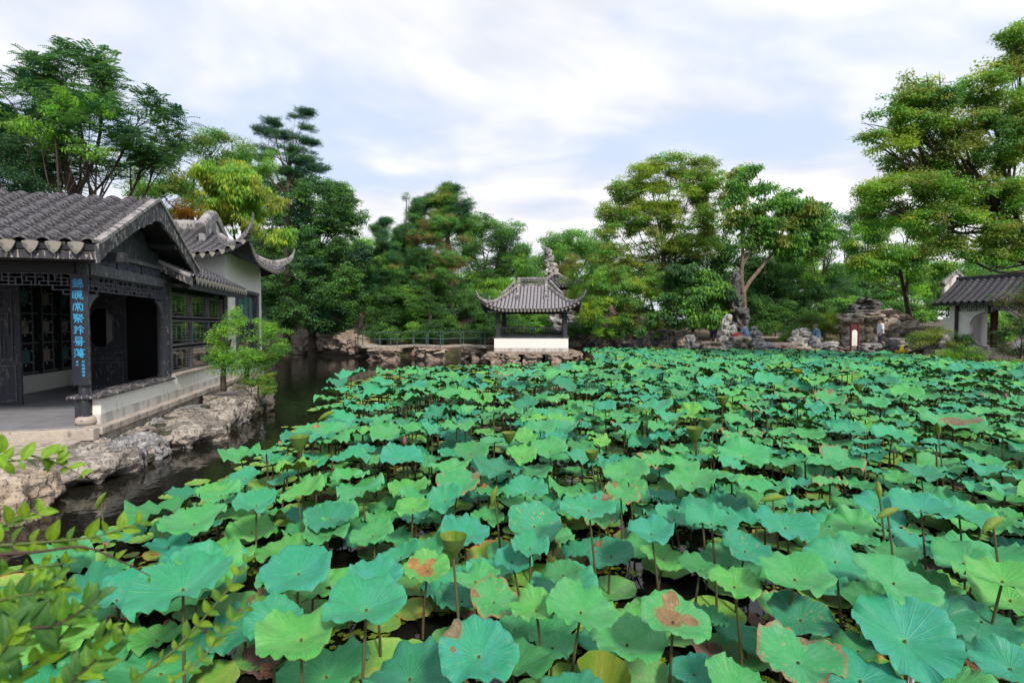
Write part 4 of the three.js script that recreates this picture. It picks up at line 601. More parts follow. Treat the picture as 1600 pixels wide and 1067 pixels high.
// ------------------------------------------------------------------ gatehouse at the right
const GHT = -60 * D2R, GH = thing('garden_gatehouse', 'white walled garden gatehouse with a dark tile roof and a flower shaped opening', 'building', [21.3, 0, -25.6], GHT);
const ghWorld = (x, y, z) => V(x * Math.cos(GHT) + z * Math.sin(GHT) + 21.3, y, -x * Math.sin(GHT) + z * Math.cos(GHT) - 25.6);
{
  const g = GH, zw = -0.62, L = 7.2, he = 3.30, hr = 4.55, zr = -2.6;
  const w = new THREE.Shape(); w.moveTo(0.25, 0.3); w.lineTo(L, 0.3); w.lineTo(L, 3.3); w.lineTo(0.25, 3.3); w.closePath();
  const h = new THREE.Path(), cx = 2.0, cy = 1.98; for (let i = 0; i <= 64; i++) { const a = i / 64 * 6.2832 + 0.3, q = 0.86 + 0.085 * Math.abs(Math.cos(a * 2.5)) , x = cx + Math.cos(a) * q * 1.02, y = Math.max(1.12, cy + Math.sin(a) * q); h[i ? 'lineTo' : 'moveTo'](x, y); } w.holes.push(h);
  const wg = extrude(w, 0.24, 0); wg.translate(0, 0, zw - 0.24); part('wall', boxUV(wg), M.whitewall, g);
  part('end_wall', bx(0.25, 0.49, 0.3, 3.3, -4.6, zw - 0.241), M.whitewall, g); part('end_wall', bx(-0.12, 0.249, 0.3, 2.6, -1.2, -0.9), M.whitewall, g);
  part('wall', bx(L - 0.24, L, 0.3, 3.3, -4.6, zw - 0.241), M.whitewall, g);
  const rim = []; for (let i = 0; i <= 64; i++) { const a = i / 64 * 6.2832 + 0.3, q = 0.875 + 0.085 * Math.abs(Math.cos(a * 2.5)), y = cy + Math.sin(a) * q; if (y > 1.13) rim.push(V(cx + Math.cos(a) * q * 1.02, y, zw + 0.005)); }
  const k0 = rim.reduce((b, p, i) => (i && p.distanceTo(rim[i - 1]) > 0.5 ? i : b), 0), ordered = rim.slice(k0).concat(rim.slice(0, k0)); part('opening_rim', tube(ordered, [0.035, 0.035], 6, 1), M.stained, g);
  part('sill_stone', rb(1.2, 2.9, 1.0, 1.116, zw - 0.5, zw + 0.3), M.slab, g); part('step_stone', rb(1.0, 3.1, 0.62, 0.998, zw + 0.02, zw + 0.6), M.concrete, g);
  part('post', rb(0.50, 0.62, 0.6, 3.3, zw + 0.004, zw + 0.14), M.blackWood, g); part('post', rb(1.75, 1.83, 2.72, 3.3, zw + 0.005, zw + 0.12), M.blackWood, g); part('post', rb(4.4, 4.54, 0.6, 3.3, zw + 0.004, zw + 0.14), M.blackWood, g);
  const f = part('fretwork', fret(3.75, 0.34, 0.17, 0.018, 0.03, false), M.wood, g); f.position.set(0.63, 2.88, zw + 0.06);
  part('red_column', cyl(1.6, 0.4, 3.4, -1.9, 0.125, 0.125, 18), M.redWood, g); part('red_column', cyl(0.95, 0.4, 3.4, -3.9, 0.13, 0.13, 14), M.redWood, g); part('red_column', cyl(4.6, 0.4, 3.4, -3.9, 0.13, 0.13, 14), M.redWood, g);
  part('beam', rb(0.0, L + 0.2, 3.302, 3.42, zw - 0.22, zw + 0.1), M.blackWood, g); part('floor', bx(0.5, L - 0.25, 0.3, 0.64, -4.6, zw - 0.245), M.paving, g);
  const prof = (sg) => { const a = []; for (let i = 0; i <= 10; i++) { const t = i / 10; a.push(V(0, lerp(he, hr, t * (0.72 + 0.28 * t)), sg > 0 ? lerp(0.05, zr, t) : lerp(2 * zr - 0.05, zr, t))); } return a; };
  const sec = new THREE.Shape(); const P1 = prof(1), P2 = prof(-1).reverse(); [...P1, ...P2].forEach((p, i) => sec[i ? 'lineTo' : 'moveTo'](-p.z, p.y - 0.03)); [...P1, ...P2].reverse().forEach((p) => sec.lineTo(-p.z, p.y - 0.14));
  const se = extrude(sec, L + 0.5, 0); se.rotateY(Math.PI / 2); se.translate(-0.25, 0, 0); const roof = part('roof', boxUV(se), M.blackWood, g);
  const rows = [tileRow(prof(1), V(1, 0, 0), 0.085, 0.13, true, 0.014, 6), tileRow(prof(-1), V(1, 0, 0), 0.085, 0.2, true, 0.014, 4)], pan = tileRow(prof(1), V(1, 0, 0), 0.09, 0.25, false, 0.01, 3), dark = std({ map: M.tile[1].map, color: lin(0.55, 0.58, 0.62), bumpMap: M.bumpFine, bumpScale: 0.004, roughness: 0.7 });
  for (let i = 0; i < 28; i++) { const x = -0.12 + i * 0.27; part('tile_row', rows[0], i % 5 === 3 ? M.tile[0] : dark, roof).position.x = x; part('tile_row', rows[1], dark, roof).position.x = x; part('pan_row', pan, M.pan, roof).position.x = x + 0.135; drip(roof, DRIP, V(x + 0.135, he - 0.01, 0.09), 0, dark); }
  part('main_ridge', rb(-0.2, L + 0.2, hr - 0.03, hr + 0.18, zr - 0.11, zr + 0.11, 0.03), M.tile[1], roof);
  for (const x of [-0.22, L + 0.22]) { const q = []; for (let i = 0; i <= 10; i++) { const z = lerp(-1.5, 1.5, i / 10); q.push(V(x, hr + 0.34 - 0.6 * (Math.sqrt(z * z + 0.12) - 0.346), zr + z)); } part('gable_ridge', sweep(q, () => 0.22, () => 0.2, 3), M.ridge, roof); const s = new THREE.Shape(); q.forEach((p, i) => s[i ? 'lineTo' : 'moveTo'](-p.z, p.y + 0.01)); s.lineTo(-q[10].z, 3.3); s.lineTo(-q[0].z, 3.3); const e = extrude(s, 0.1, 0); e.rotateY(Math.PI / 2); e.translate(x - 0.05, 0, 0); part('gable_panel', boxUV(e), M.stained, roof); }
}

// ------------------------------------------------------------------ far bank: stones one can tell apart
function bankStone(name, label, mat, px, y0, y1, wpx, d, seed, group, ry) { const p = at(px, y1, d), H = (y1 - y0) * d / 800, W = wpx * d / 800, t = thing(name, label, name.includes('lion') ? 'stone carving' : 'rock', p, 0, group); stone(t, mat, 0, H / 2, 0, W / 2 / 0.95, H / 2 / 0.92, W / 2 / 1.1, ry ?? seed, seed, 'stone_body'); return t; }
{
  const g = thing('bank_edging', 'low broken limestone blocks along the far bank by the lotus', 'rock edging', [9, 0, -29]); const r = rng(55), o = V(9, 0, -29), mats = [M.stonePink, M.stoneTan, M.stoneGrey, M.stonePink, M.stoneWhite];
  let k = 0; const add = (px, py, wpx, hpx, d, m) => { const p = at(px, py, d).sub(o), w = wpx * d / 1600, h = hpx * d / 1600; stone(g, m ?? mats[k % 5], p.x, p.y, p.z, w * 1.05, h * 1.1, w * 0.9, r() * 6, k++, 'stone', false); };
  for (let i = 0; i < 46; i++) { const px = 1065 + i * 8.6 + r() * 5, d = lerp(30.8, 27.0, sstep(1065, 1450, px)), py = lerp(552, 560, sstep(1065, 1450, px)); add(px, py - r() * 5, 13 + r() * 15, 10 + r() * 9, d + r() * 0.6); if (r() < 0.55) add(px + 3, py - 10 - r() * 4, 12 + r() * 12, 7 + r() * 6, d + 0.8); }
  for (const [px, py, w, h] of [[1112, 541, 34, 14], [1160, 534, 24, 22], [1195, 543, 30, 16], [1223, 546, 36, 18], [1300, 541, 18, 14], [1318, 548, 34, 10], [1260, 550, 30, 16], [1340, 552, 26, 12], [1358, 556, 22, 12], [1446, 556, 26, 16], [1424, 552, 30, 18], [1396, 552, 28, 16]]) add(px, py, w, h, 29.2 - (px - 1100) / 170, undefined);
  const g2 = thing('water_edge_stones', 'small pale stones in the water below the right bank', 'stones', [17.5, 0, -19.5]), o2 = V(17.5, 0, -19.5), add2 = (px, py, w, h, d) => { const p = at(px, py, d).sub(o2), W = w * d / 1600; stone(g2, mats[k % 2], p.x, p.y, p.z, W * 1.1, h * d / 1500, W, r() * 6, k++, 'stone'); };
  for (const [px, py, w, h] of [[1503, 594, 20, 14], [1516, 598, 18, 12], [1530, 596, 20, 14], [1546, 601, 22, 14], [1562, 604, 24, 16], [1580, 606, 24, 14], [1598, 609, 26, 16], [1490, 588, 20, 12]]) add2(px, py, w, h, 19.6 - (px - 1490) / 60);
  const g3 = thing('left_bank_rocks', 'reddish brown rocks of the shaded bank beside the bridge landing', 'rocks', [-12, 0, -38]), o3 = V(-12, 0, -38); for (let i = 0; i < 26; i++) { const px = 432 + i * 5.4, d = lerp(39.2, 36.2, sstep(430, 565, px)), p = at(px, 545 - r() * 14, d).sub(o3); stone(g3, M.stonePink, p.x, p.y, p.z, 0.7 + r() * 0.5, 0.35 + r() * 0.3, 0.6, r() * 6, k++, 'stone'); } for (const [px, py] of [[545, 527], [552, 533], [538, 530]]) { const p = at(px, py, 36).sub(o3); stone(g3, M.stoneTan, p.x, p.y, p.z, 0.35, 0.55, 0.35, r() * 6, k++, 'stone'); }
  part('bollard', rb(-0.1, 0.1, 0.4, 1.75, -0.1, 0.1, 0.02), M.stoneGrey, g3).position.copy(at(523, 520, 36.5).sub(o3)).setY(0.2);
  const g4 = thing('hill_bank_rocks', 'dark brown rocks of the bank behind the lotus right of the pavilion', 'rocks', [7, 0, -35]), o4 = V(7, 0, -35); for (let i = 0; i < 34; i++) { const px = 895 + i * 5.6, p = at(px, 540 - r() * 16, lerp(36, 32, (px - 895) / 190)).sub(o4); stone(g4, r() < 0.4 ? M.stoneDark : M.stonePink, p.x, p.y, p.z, 0.4 + r() * 0.5, 0.3 + r() * 0.3, 0.5, r() * 6, k++, 'stone'); }
}
{
  const t = thing('scholar_rock', 'small dark pitted standing stone at the left end of the rock edging', 'rock', at(1078, 551, 29.8)); stone(t, M.stoneGrey, 0, 0.52, 0, 0.36, 0.62, 0.3, 1, 3, 'stone_body'); stone(t, M.stoneGrey, 0.28, 0.26, 0.1, 0.4, 0.34, 0.3, 2, 5, 'stone_body');
  bankStone('boulder', 'dark rounded boulder by the small pitted standing stone', M.stoneDark, 1086, 540, 551, 13, 29.3, 2); bankStone('boulder', 'grey flat boulder on the earth right of the dark rounded one', M.stoneGrey, 1104, 536, 546, 16, 30.2, 4);
  const w = thing('scholar_rock', 'tall pale pyramid of limestone beside the walker in navy', 'rock', at(1136, 548, 29.8)); [[0, 0.35, 0.55, 0.5], [-0.1, 0.9, 0.42, 0.42], [0.15, 1.15, 0.42, 0.4], [-0.08, 1.5, 0.3, 0.4], [0.05, 1.85, 0.2, 0.3]].forEach(([x, y, a, b], i) => stone(w, M.stoneWhite, x, y, 0, a, b, a * 0.8, i * 1.3, i + 2, 'stone_body'));
  const dk = thing('rockery_spire', 'tall dark grey rockery spire behind the pale pyramid rock', 'rock', at(1150, 530, 31.8)); [[0.1, 0.6, 0.6, 0.6], [0.25, 1.4, 0.55, 0.6], [0.0, 2.2, 0.42, 0.55], [-0.1, 3.0, 0.34, 0.5], [-0.05, 3.7, 0.26, 0.5]].forEach(([x, y, a, b], i) => stone(dk, M.stoneDark, x, y, 0, a, b, a * 0.9, i * 1.7, i + 6, 'stone_body'));
  const l1 = thing('stone_lion', 'grey seated stone lion shape right of the stone table', 'stone carving', at(1180, 541, 29)); [[0, 0.2, 0.5, 0.26], [0, 0.55, 0.32, 0.38], [-0.02, 0.95, 0.24, 0.22]].forEach(([x, y, a, b], i) => stone(l1, M.stoneGrey, x, y, 0, a, b, a * 0.8, i * 2, i + 1, 'stone_body'));
  const l2 = thing('scholar_rock', 'craggy pale grey rock with pierced hollows left of the grey haired sitter', 'rock', at(1250, 545, 28.6)); [[-0.08, 0.3, 0.5, 0.36], [0.1, 0.72, 0.46, 0.3], [0.16, 0.98, 0.34, 0.2], [-0.22, 0.8, 0.2, 0.3]].forEach(([x, y, a, b], i) => stone(l2, M.stoneWhite, x, y, 0, a, b, a * 0.75, i * 2.3, i + 7, 'stone_body'));
  bankStone('seat_rock', 'blue grey rock that the grey haired person sits on', M.stoneGrey, 1274, 527, 556, 32, 28.4, 5);
  bankStone('boulder', 'long smooth grey boulder right of the standing man', M.stoneGrey, 1412, 527, 550, 46, 27.2, 8, null, 0); bankStone('boulder', 'grey brown boulder at the right end of the long smooth one', M.stoneGrey, 1442, 528, 548, 30, 27.0, 9); bankStone('boulder', 'grey hollow boulder between the red sign post and the standing man', M.stoneGrey, 1361, 537, 552, 26, 27.1, 6);
  const up = thing('upright_block', 'square grey weathered block on a low plinth left of the gatehouse', 'rock', at(1466, 556, 25.2)); stone(up, M.stoneGrey, 0, 0.72, 0, 0.42, 0.42, 0.36, 0.2, 10, 'stone_body'); part('plinth', rb(-0.42, 0.5, 0, 0.3, -0.35, 0.35, 0.03), M.stonePink, up);
  const tb = thing('stone_table', 'small pale stone slab table in front of the seated person in blue grey', 'table', at(1158, 541, 29.4)); part('tabletop', rb(-0.62, 0.62, 0.48, 0.56, -0.4, 0.4, 0.02), M.stoneWhite, tb); part('pedestal', rb(-0.28, 0.28, 0, 0.48, -0.22, 0.22, 0.03), M.stonePink, tb);
  const bag = thing('red_bag', 'small red bag on the stone slab table', 'bag', at(1151, 541, 29.5).add(V(0, 0.565, 0))); part('bag_body', rb(-0.17, 0.17, 0, 0.2, -0.08, 0.08, 0.05), std({ color: lin(0.35, 0.02, 0.03) }), bag); part('handle', moved(new THREE.TorusGeometry(0.09, 0.012, 6, 14, Math.PI), 0, 0.19, 0), std({ color: lin(0.2, 0.01, 0.02) }), bag);
  const be = thing('stone_bench', 'plain long stone bench in the shade behind the stone lion', 'bench', at(1203, 537, 33.5)); part('seat', rb(-1.1, 1.1, 0.36, 0.46, -0.22, 0.22, 0.02), M.concrete, be); part('leg', rb(-0.85, -0.65, 0, 0.36, -0.18, 0.18), M.concrete, be); part('leg', rb(0.65, 0.85, 0, 0.36, -0.18, 0.18), M.concrete, be);
  // big rockery wall of stacked boulders
  const rk = thing('rockery_wall', 'stacked rockery of large tan and brown boulders behind the standing man', 'rockery', at(1372, 552, 29.2)), r = rng(91), o = rk.position; let k = 0;
  for (const [px, py, w, h, m] of [[1332, 532, 30, 30, 0], [1332, 512, 34, 24, 1], [1330, 497, 32, 16, 0], [1352, 493, 34, 12, 2], [1365, 497, 30, 14, 0], [1350, 515, 26, 26, 1], [1352, 534, 30, 24, 0], [1372, 514, 26, 24, 1], [1372, 536, 26, 24, 0], [1387, 493, 28, 22, 2], [1392, 512, 24, 30, 0], [1388, 532, 24, 24, 1], [1408, 513, 34, 22, 2], [1420, 508, 16, 14, 0], [1412, 530, 34, 20, 1], [1426, 524, 26, 16, 0], [1438, 530, 24, 16, 1], [1405, 496, 22, 10, 3]]) { const p = at(px, py, 29.2 + r() * 0.7).sub(o); stone(rk, [M.stoneWarm, M.stoneTan, M.stoneWarm, M.stonePink][m], p.x, p.y, p.z, w / 2 * 29.2 / 800 * 1.06, h / 2 * 29.2 / 800 * 1.1, 0.6, (r() - 0.5) * 0.9, k++, 'stone'); }
  const tp = thing('dark_rockery_peak', 'dark grey layered rock peak rising over the tan rockery', 'rock', at(1350, 500, 31.5)); [[0, 0.3, 1.2, 0.4], [0.25, 0.85, 0.7, 0.36], [0.05, 1.2, 0.62, 0.2], [-0.35, 0.7, 0.5, 0.3], [1.0, 0.2, 0.7, 0.4]].forEach(([x, y, a, b], i) => stone(tp, M.stoneDark, x, y, 0, a, b, a * 0.7, i * 2.1, i + 3, 'stone_body'));
  const sg = thing('information_post', 'dark red wooden post frame with an arched white panel beside the rockery', 'sign', at(1335, 549, 27.4));
  part('frame_post', rb(-0.22, -0.155, 0, 1.5, -0.05, 0.05), M.redWood, sg); part('frame_post', rb(0.155, 0.22, 0, 1.5, -0.05, 0.05), M.redWood, sg); part('head_board', rb(-0.145, 0.145, 1.16, 1.42, -0.03, 0.03), M.redWood, sg);
  { const s = new THREE.Shape(); s.moveTo(-0.14, 0.3); s.lineTo(0.14, 0.3); s.lineTo(0.14, 1.0); s.quadraticCurveTo(0.14, 1.14, 0, 1.15); s.quadraticCurveTo(-0.14, 1.14, -0.14, 1.0); s.closePath(); part('white_panel', boxUV(extrude(s, 0.03, 0.004)), M.whitewall, sg); }
  const yc = thing('yellow_marker', 'small bright yellow cone standing in the shrubs before the gatehouse', 'marker', at(1410, 551, 25.6)); part('cone', moved(new THREE.ConeGeometry(0.12, 0.36, 12), 0, 0.29, 0), std({ color: lin(0.75, 0.62, 0.01), roughness: 0.5 }), yc); part('foot', rb(-0.2, 0.2, 0, 0.11, -0.2, 0.2), std({ color: lin(0.5, 0.4, 0.02) }), yc);
  const lp = thing('garden_lamp', 'white topped garden lamp among the trees', 'lamp', at(1256, 535, 36)); part('pole', cyl(0, 0, 3.5, 0, 0.06, 0.05, 10), M.blackWood, lp); part('lamp_shade', moved(lathe([[0.02, 0.25], [0.22, 0.22], [0.40, 0.08], [0.42, 0.0], [0.05, 0.02]], 18), 0, 3.48, 0), std({ color: lin(0.8, 0.8, 0.8), roughness: 0.4 }), lp);
  // limestone peak on the wooded hill, and the small roof below it
  const pk = thing('hill_rock_peak', 'tall pierced pale limestone peak on the wooded hill behind the pavilion', 'rock', at(858, 428, 50)); const rr = rng(12); for (let i = 0; i < 16; i++) { const h = i / 15; stone(pk, i % 3 ? M.stoneWhite : M.stoneGrey, (rr() - 0.5) * 1.1 * (1 - h * 0.7) + (h < 0.8 ? 0.15 : -0.1), -0.6 + h * 2.8, (rr() - 0.5) * 0.6, 0.42 - h * 0.22, 0.4, 0.36, rr() * 6, i + 1, 'stone_body'); }
  const hr = thing('hill_pavilion', 'small pavilion roof with a stubby finial above the pond pavilion roof', 'pavilion', at(868, 470, 46)); hipRoof(hr, { hx: 1.9, hz: 1.9, r: 0.05, He: 1.2, Hr: 2.35, lift: 0.3, flare: 0.1, sp: 0.3, rad: 0.09, expo: 0.3, matT: [M.tile[1]], tip: 0.6, from: 0.05 }); part('finial', lathe([[0, 2.9], [0.2, 2.88], [0.3, 2.72], [0.22, 2.55], [0.34, 2.4], [0.34, 2.25], [0, 2.2]], 14), M.ridge, hr); for (const x of [-1.6, 1.6]) for (const z of [-1.6, 1.6]) part('column', cyl(x, -1.8, 1.3, z, 0.12), M.wood, hr);
  const gr = thing('hill_foot_rock', 'pale craggy limestone seen through the right side of the pavilion', 'rock', at(876, 512, 38)); [[0, 0.2, 0.7, 0.5], [-0.5, 0.8, 0.5, 0.55], [0.5, 0.9, 0.5, 0.6], [0.1, 1.4, 0.6, 0.35], [-0.45, 1.7, 0.4, 0.4], [0.95, 0.4, 0.5, 0.5]].forEach(([x, y, a, b], i) => stone(gr, i % 2 ? M.stoneWhite : M.stoneGrey, x, y, 0, a, b, a * 0.8, i * 1.9, i + 2, 'stone_body'));
}
// ------------------------------------------------------------------ people, each body one continuous surface
function field(bones, res, k = 0.03) {
  const lo = V(1e9, 1e9, 1e9), hi = V(-1e9, -1e9, -1e9);
  for (const [a, ra, b, rb_] of bones) for (const [p, r] of [[a, ra], [b, rb_]]) { lo.min(V(p[0] - r, p[1] - r, p[2] - r)); hi.max(V(p[0] + r, p[1] + r, p[2] + r)); }
  const c = lo.clone().add(hi).multiplyScalar(0.5), half = Math.max(hi.x - lo.x, hi.y - lo.y, hi.z - lo.z) / 2 * (1 + 6 / res) + 0.02;
  const mc = new MarchingCubes(res, new THREE.MeshStandardMaterial(), false, false, 90000), f = mc.field, h = res / 2;
  for (let z = 0, q = 0; z < res; z++) for (let y = 0; y < res; y++) for (let x = 0; x < res; x++, q++) {
    const X = c.x + (x - h) / h * half, Y = c.y + (y - h) / h * half, Z = c.z + (z - h) / h * half; let d = 9;
    for (const [a, ra, b, rb_] of bones) { const ex = b[0] - a[0], ey = b[1] - a[1], ez = b[2] - a[2], t = clamp(((X - a[0]) * ex + (Y - a[1]) * ey + (Z - a[2]) * ez) / (ex * ex + ey * ey + ez * ez + 1e-9)); const e = Math.hypot(X - a[0] - ex * t, Y - a[1] - ey * t, Z - a[2] - ez * t) - lerp(ra, rb_, t); const m = Math.max(k - Math.abs(d - e), 0) / k; d = Math.min(d, e) - m * m * k * 0.25; }
    f[q] = -d;
  }
  mc.isolation = 0; mc.update();
  const n = mc.count, P = mc.positionArray.slice(0, n * 3); for (let i = 0; i < n; i++) { P[i * 3] = P[i * 3] * half + c.x; P[i * 3 + 1] = P[i * 3 + 1] * half + c.y; P[i * 3 + 2] = P[i * 3 + 2] * half + c.z; }
  let g = new THREE.BufferGeometry(); g.setAttribute('position', new THREE.BufferAttribute(new Float32Array(P), 3)); g = mergeVertices(g, 1e-4); g.computeVertexNormals(); g.setAttribute('uv', new THREE.BufferAttribute(new Float32Array(g.attributes.position.count * 2), 2)); return g;
}
function person(label, pos, turn, o) {
  const t = thing('person', label, 'person', pos, turn), J = o.joints, skin = std({ color: lin(0.42, 0.24, 0.16), roughness: 0.6 });
  const head = J.head, f = o.face ?? [0, 0, 1], at_ = (a, b, c) => [head[0] + a * f[2] + c * f[0], head[1] + b, head[2] - a * f[0] + c * f[2]];  // a: sideways, c: forward
  const H = [[at_(0, 0.035, -0.012), 0.088, at_(0, 0.02, 0.015), 0.085], [at_(0, -0.05, 0.03), 0.062, at_(0, -0.085, 0.05), 0.04], [at_(0, -0.01, 0.09), 0.014, at_(0, -0.03, 0.112), 0.014], [at_(0.035, 0.015, 0.085), 0.016, at_(-0.035, 0.015, 0.085), 0.016], [at_(0.025, -0.066, 0.082), 0.01, at_(-0.025, -0.066, 0.082), 0.01], [at_(0.088, 0.01, 0), 0.016, at_(0.09, -0.03, 0), 0.014], [at_(-0.088, 0.01, 0), 0.016, at_(-0.09, -0.03, 0), 0.014]];
  const B = [[J.neck, 0.058, [head[0], head[1] - 0.06, head[2]], 0.055], [J.chest, 0.13, J.waist, 0.115], [J.waist, 0.115, J.pelvis, 0.13], [J.shL, 0.065, J.shR, 0.065], [J.neck, 0.07, J.chest, 0.13]];
  const hands = [];
  for (const s of ['L', 'R']) {
    B.push([J['sh' + s], 0.058, J['el' + s], 0.044], [J['el' + s], 0.044, J['wr' + s], 0.028], [J['hip' + s], 0.088, J['kn' + s], 0.058], [J['kn' + s], 0.056, J['an' + s], 0.036], [J['an' + s], 0.038, J['toe' + s], 0.03]);
    const w = V(...J['wr' + s]), e = V(...J['el' + s]), d = w.clone().sub(e).normalize(), sd = V(0, 0, 1).addScaledVector(d, -d.z).normalize(), nn = V(0, 0, 0).crossVectors(d, sd), P = (a, b, c) => w.clone().addScaledVector(d, a).addScaledVector(sd, b).addScaledVector(nn, c).toArray();
    const hb = [[P(-0.01, 0, 0), 0.024, P(0.05, 0.012, 0), 0.02], [P(0.0, 0, 0), 0.022, P(0.05, -0.016, 0), 0.02]];
    [[0.026, 0.066], [0.010, 0.076], [-0.008, 0.07], [-0.025, 0.056]].forEach(([b, l]) => hb.push([P(0.06, b, 0), 0.009, P(0.06 + l * 0.55, b, 0.006), 0.0085], [P(0.06 + l * 0.55, b, 0.006), 0.0085, P(0.06 + l, b * 0.9, 0.024), 0.007])); hb.push([P(0.02, 0.024, 0.004), 0.012, P(0.062, 0.052, 0.012), 0.009]);
    hands.push(field(hb, 40, 0.008));
  }
  part('body', [field(B, 84, 0.05), field(H, 56, 0.02), ...hands], skin, t);
  const fat = (list, a) => list.map(([p, r, q, s]) => [p, r + a, q, s + a]);
  const mid = (a, b, k) => a.map((v, i) => lerp(v, b[i], k));
  const shirt = [[J.chest, 0.15, J.waist, 0.145], [J.waist, 0.145, mid(J.pelvis, J.waist, -0.2), 0.155], [J.shL, 0.082, J.shR, 0.082], [mid(J.neck, J.chest, 0.35), 0.075, J.chest, 0.15], [mid(J.shL, J.chest, 0.4), 0.12, mid(J.hipL, J.waist, 0.35), 0.125], [mid(J.shR, J.chest, 0.4), 0.12, mid(J.hipR, J.waist, 0.35), 0.125]];
  for (const s of ['L', 'R']) shirt.push([J['sh' + s], 0.082, mid(J['sh' + s], J['el' + s], 0.85), 0.066]);
  part('shirt', field(shirt, 60, 0.05), o.shirt, t);
  const legs = [[J.hipL, 0.12, J.hipR, 0.12]]; for (const s of ['L', 'R']) { legs.push([J['hip' + s], 0.108, J['kn' + s], 0.078]); if (!o.shorts) legs.push([J['kn' + s], 0.078, mid(J['kn' + s], J['an' + s], 0.95), 0.06]); }
  part('trousers', field(legs, 56, 0.04), o.trousers, t);
  part('shoes', ['L', 'R'].map((s) => field([[J['an' + s], 0.05, mid(J['an' + s], J['toe' + s], 0.4), 0.045], [J['an' + s], 0.045, J['toe' + s], 0.042]], 32, 0.03)), o.shoes, t);
  const hair = [[at_(0, 0.06, -0.03), 0.088, at_(0, 0.055, 0.02), 0.08], [at_(0, 0.02, -0.055), 0.072, at_(0, -0.05, -0.05), 0.055], [at_(0.05, 0.03, -0.02), 0.055, at_(-0.05, 0.03, -0.02), 0.055]]; part('hair', field(hair, 40, 0.03), o.hair, t);
  part('eyes', [1, -1].map((s) => { const p = at_(s * 0.032, 0.004, 0.092); return moved(new THREE.SphereGeometry(0.011, 8, 6), p[0], p[1], p[2]); }), std({ color: lin(0.02, 0.015, 0.01), roughness: 0.3 }), t);
  return t;
}
{
  const cloth = (r, g, b) => std({ color: lin(r, g, b), bumpMap: M.bumpFine, bumpScale: 0.004, roughness: 0.95 }), black = cloth(0.015, 0.014, 0.014), grey = cloth(0.16, 0.15, 0.15);
  const stand = (sw = 0) => ({ head: [0, 1.60, 0.02], neck: [0, 1.43, 0], chest: [0, 1.26, 0], waist: [0, 1.08, 0], pelvis: [0, 0.95, 0], shL: [0.17, 1.39, 0], shR: [-0.17, 1.39, 0], elL: [0.24, 1.12, -0.03], elR: [-0.24, 1.12, -0.03], wrL: [0.23, 0.90, 0.06], wrR: [-0.23, 0.90, 0.06], hipL: [0.09, 0.90, 0], hipR: [-0.09, 0.90, 0], knL: [0.10, 0.48, sw + 0.02], knR: [-0.10, 0.48, -sw + 0.02], anL: [0.10, 0.075, sw * 1.7], anR: [-0.10, 0.075, -sw * 2.2], toeL: [0.12, 0.04, sw * 1.7 + 0.17], toeR: [-0.12, 0.04, -sw * 2.2 + 0.16] });
  const seat = (lean) => ({ head: [0, 1.24, lean + 0.06], neck: [0, 1.08, lean], chest: [0, 0.92, lean * 0.7], waist: [0, 0.74, lean * 0.25], pelvis: [0, 0.60, 0], shL: [0.17, 1.03, lean * 0.9], shR: [-0.17, 1.03, lean * 0.9], elL: [0.22, 0.80, lean + 0.12], elR: [-0.22, 0.80, lean + 0.12], wrL: [0.12, 0.72, lean + 0.33], wrR: [-0.12, 0.72, lean + 0.33], hipL: [0.09, 0.56, 0.03], hipR: [-0.09, 0.56, 0.03], knL: [0.13, 0.52, 0.44], knR: [-0.13, 0.52, 0.44], anL: [0.13, 0.08, 0.40], anR: [-0.13, 0.08, 0.40], toeL: [0.14, 0.04, 0.57], toeR: [-0.14, 0.04, 0.57] });
  const feet = (px, py, d) => at(px, py, d);
  person('man standing in a white short sleeved shirt and navy trousers by the rocks', feet(1376, 548, 27.6), -1.9, { joints: stand(0.04), face: [0.3, 0, 0.95], shirt: cloth(0.66, 0.70, 0.80), trousers: cloth(0.015, 0.022, 0.055), shoes: black, hair: black });
  person('person walking away in a navy shirt and dark shorts beside the pale pyramid rock', feet(1115, 540, 31.2), Math.PI - 0.2, { joints: stand(0.1), shirt: cloth(0.012, 0.028, 0.11), trousers: cloth(0.008, 0.01, 0.022), shorts: true, shoes: cloth(0.6, 0.6, 0.6), hair: black });
  const s1 = feet(1168, 541, 29.8); person('person in a blue grey shirt sitting bent over at the stone slab table', s1, -2.2, { joints: seat(0.16), shirt: cloth(0.11, 0.19, 0.34), trousers: cloth(0.02, 0.02, 0.045), shoes: black, hair: black });
  const sr = thing('stone_stool', 'low stone block seat under the person in the blue grey shirt', 'stool', s1.clone().add(V(0, 0, -0.02))); part('seat_block', rb(-0.22, 0.22, 0, 0.44, -0.22, 0.22, 0.05), M.stonePink, sr);
  const s2 = feet(1279, 545, 28.5); person('grey haired person in a blue shirt sitting on a rock with back turned', s2, Math.PI + 0.7, { joints: seat(0.1), shirt: cloth(0.09, 0.17, 0.32), trousers: cloth(0.03, 0.035, 0.06), shoes: black, hair: grey });
}
// ------------------------------------------------------------------ foliage
const leafMat = (o = {}) => new THREE.MeshPhysicalMaterial({ color: 0xffffff, roughness: 0.75, transmission: 0.58, thickness: 0, side: THREE.DoubleSide, specularIntensity: 0.35, ...o });
const LEAF = leafMat(), NEEDLE = leafMat({ transmission: 0.15, roughness: 0.75 });
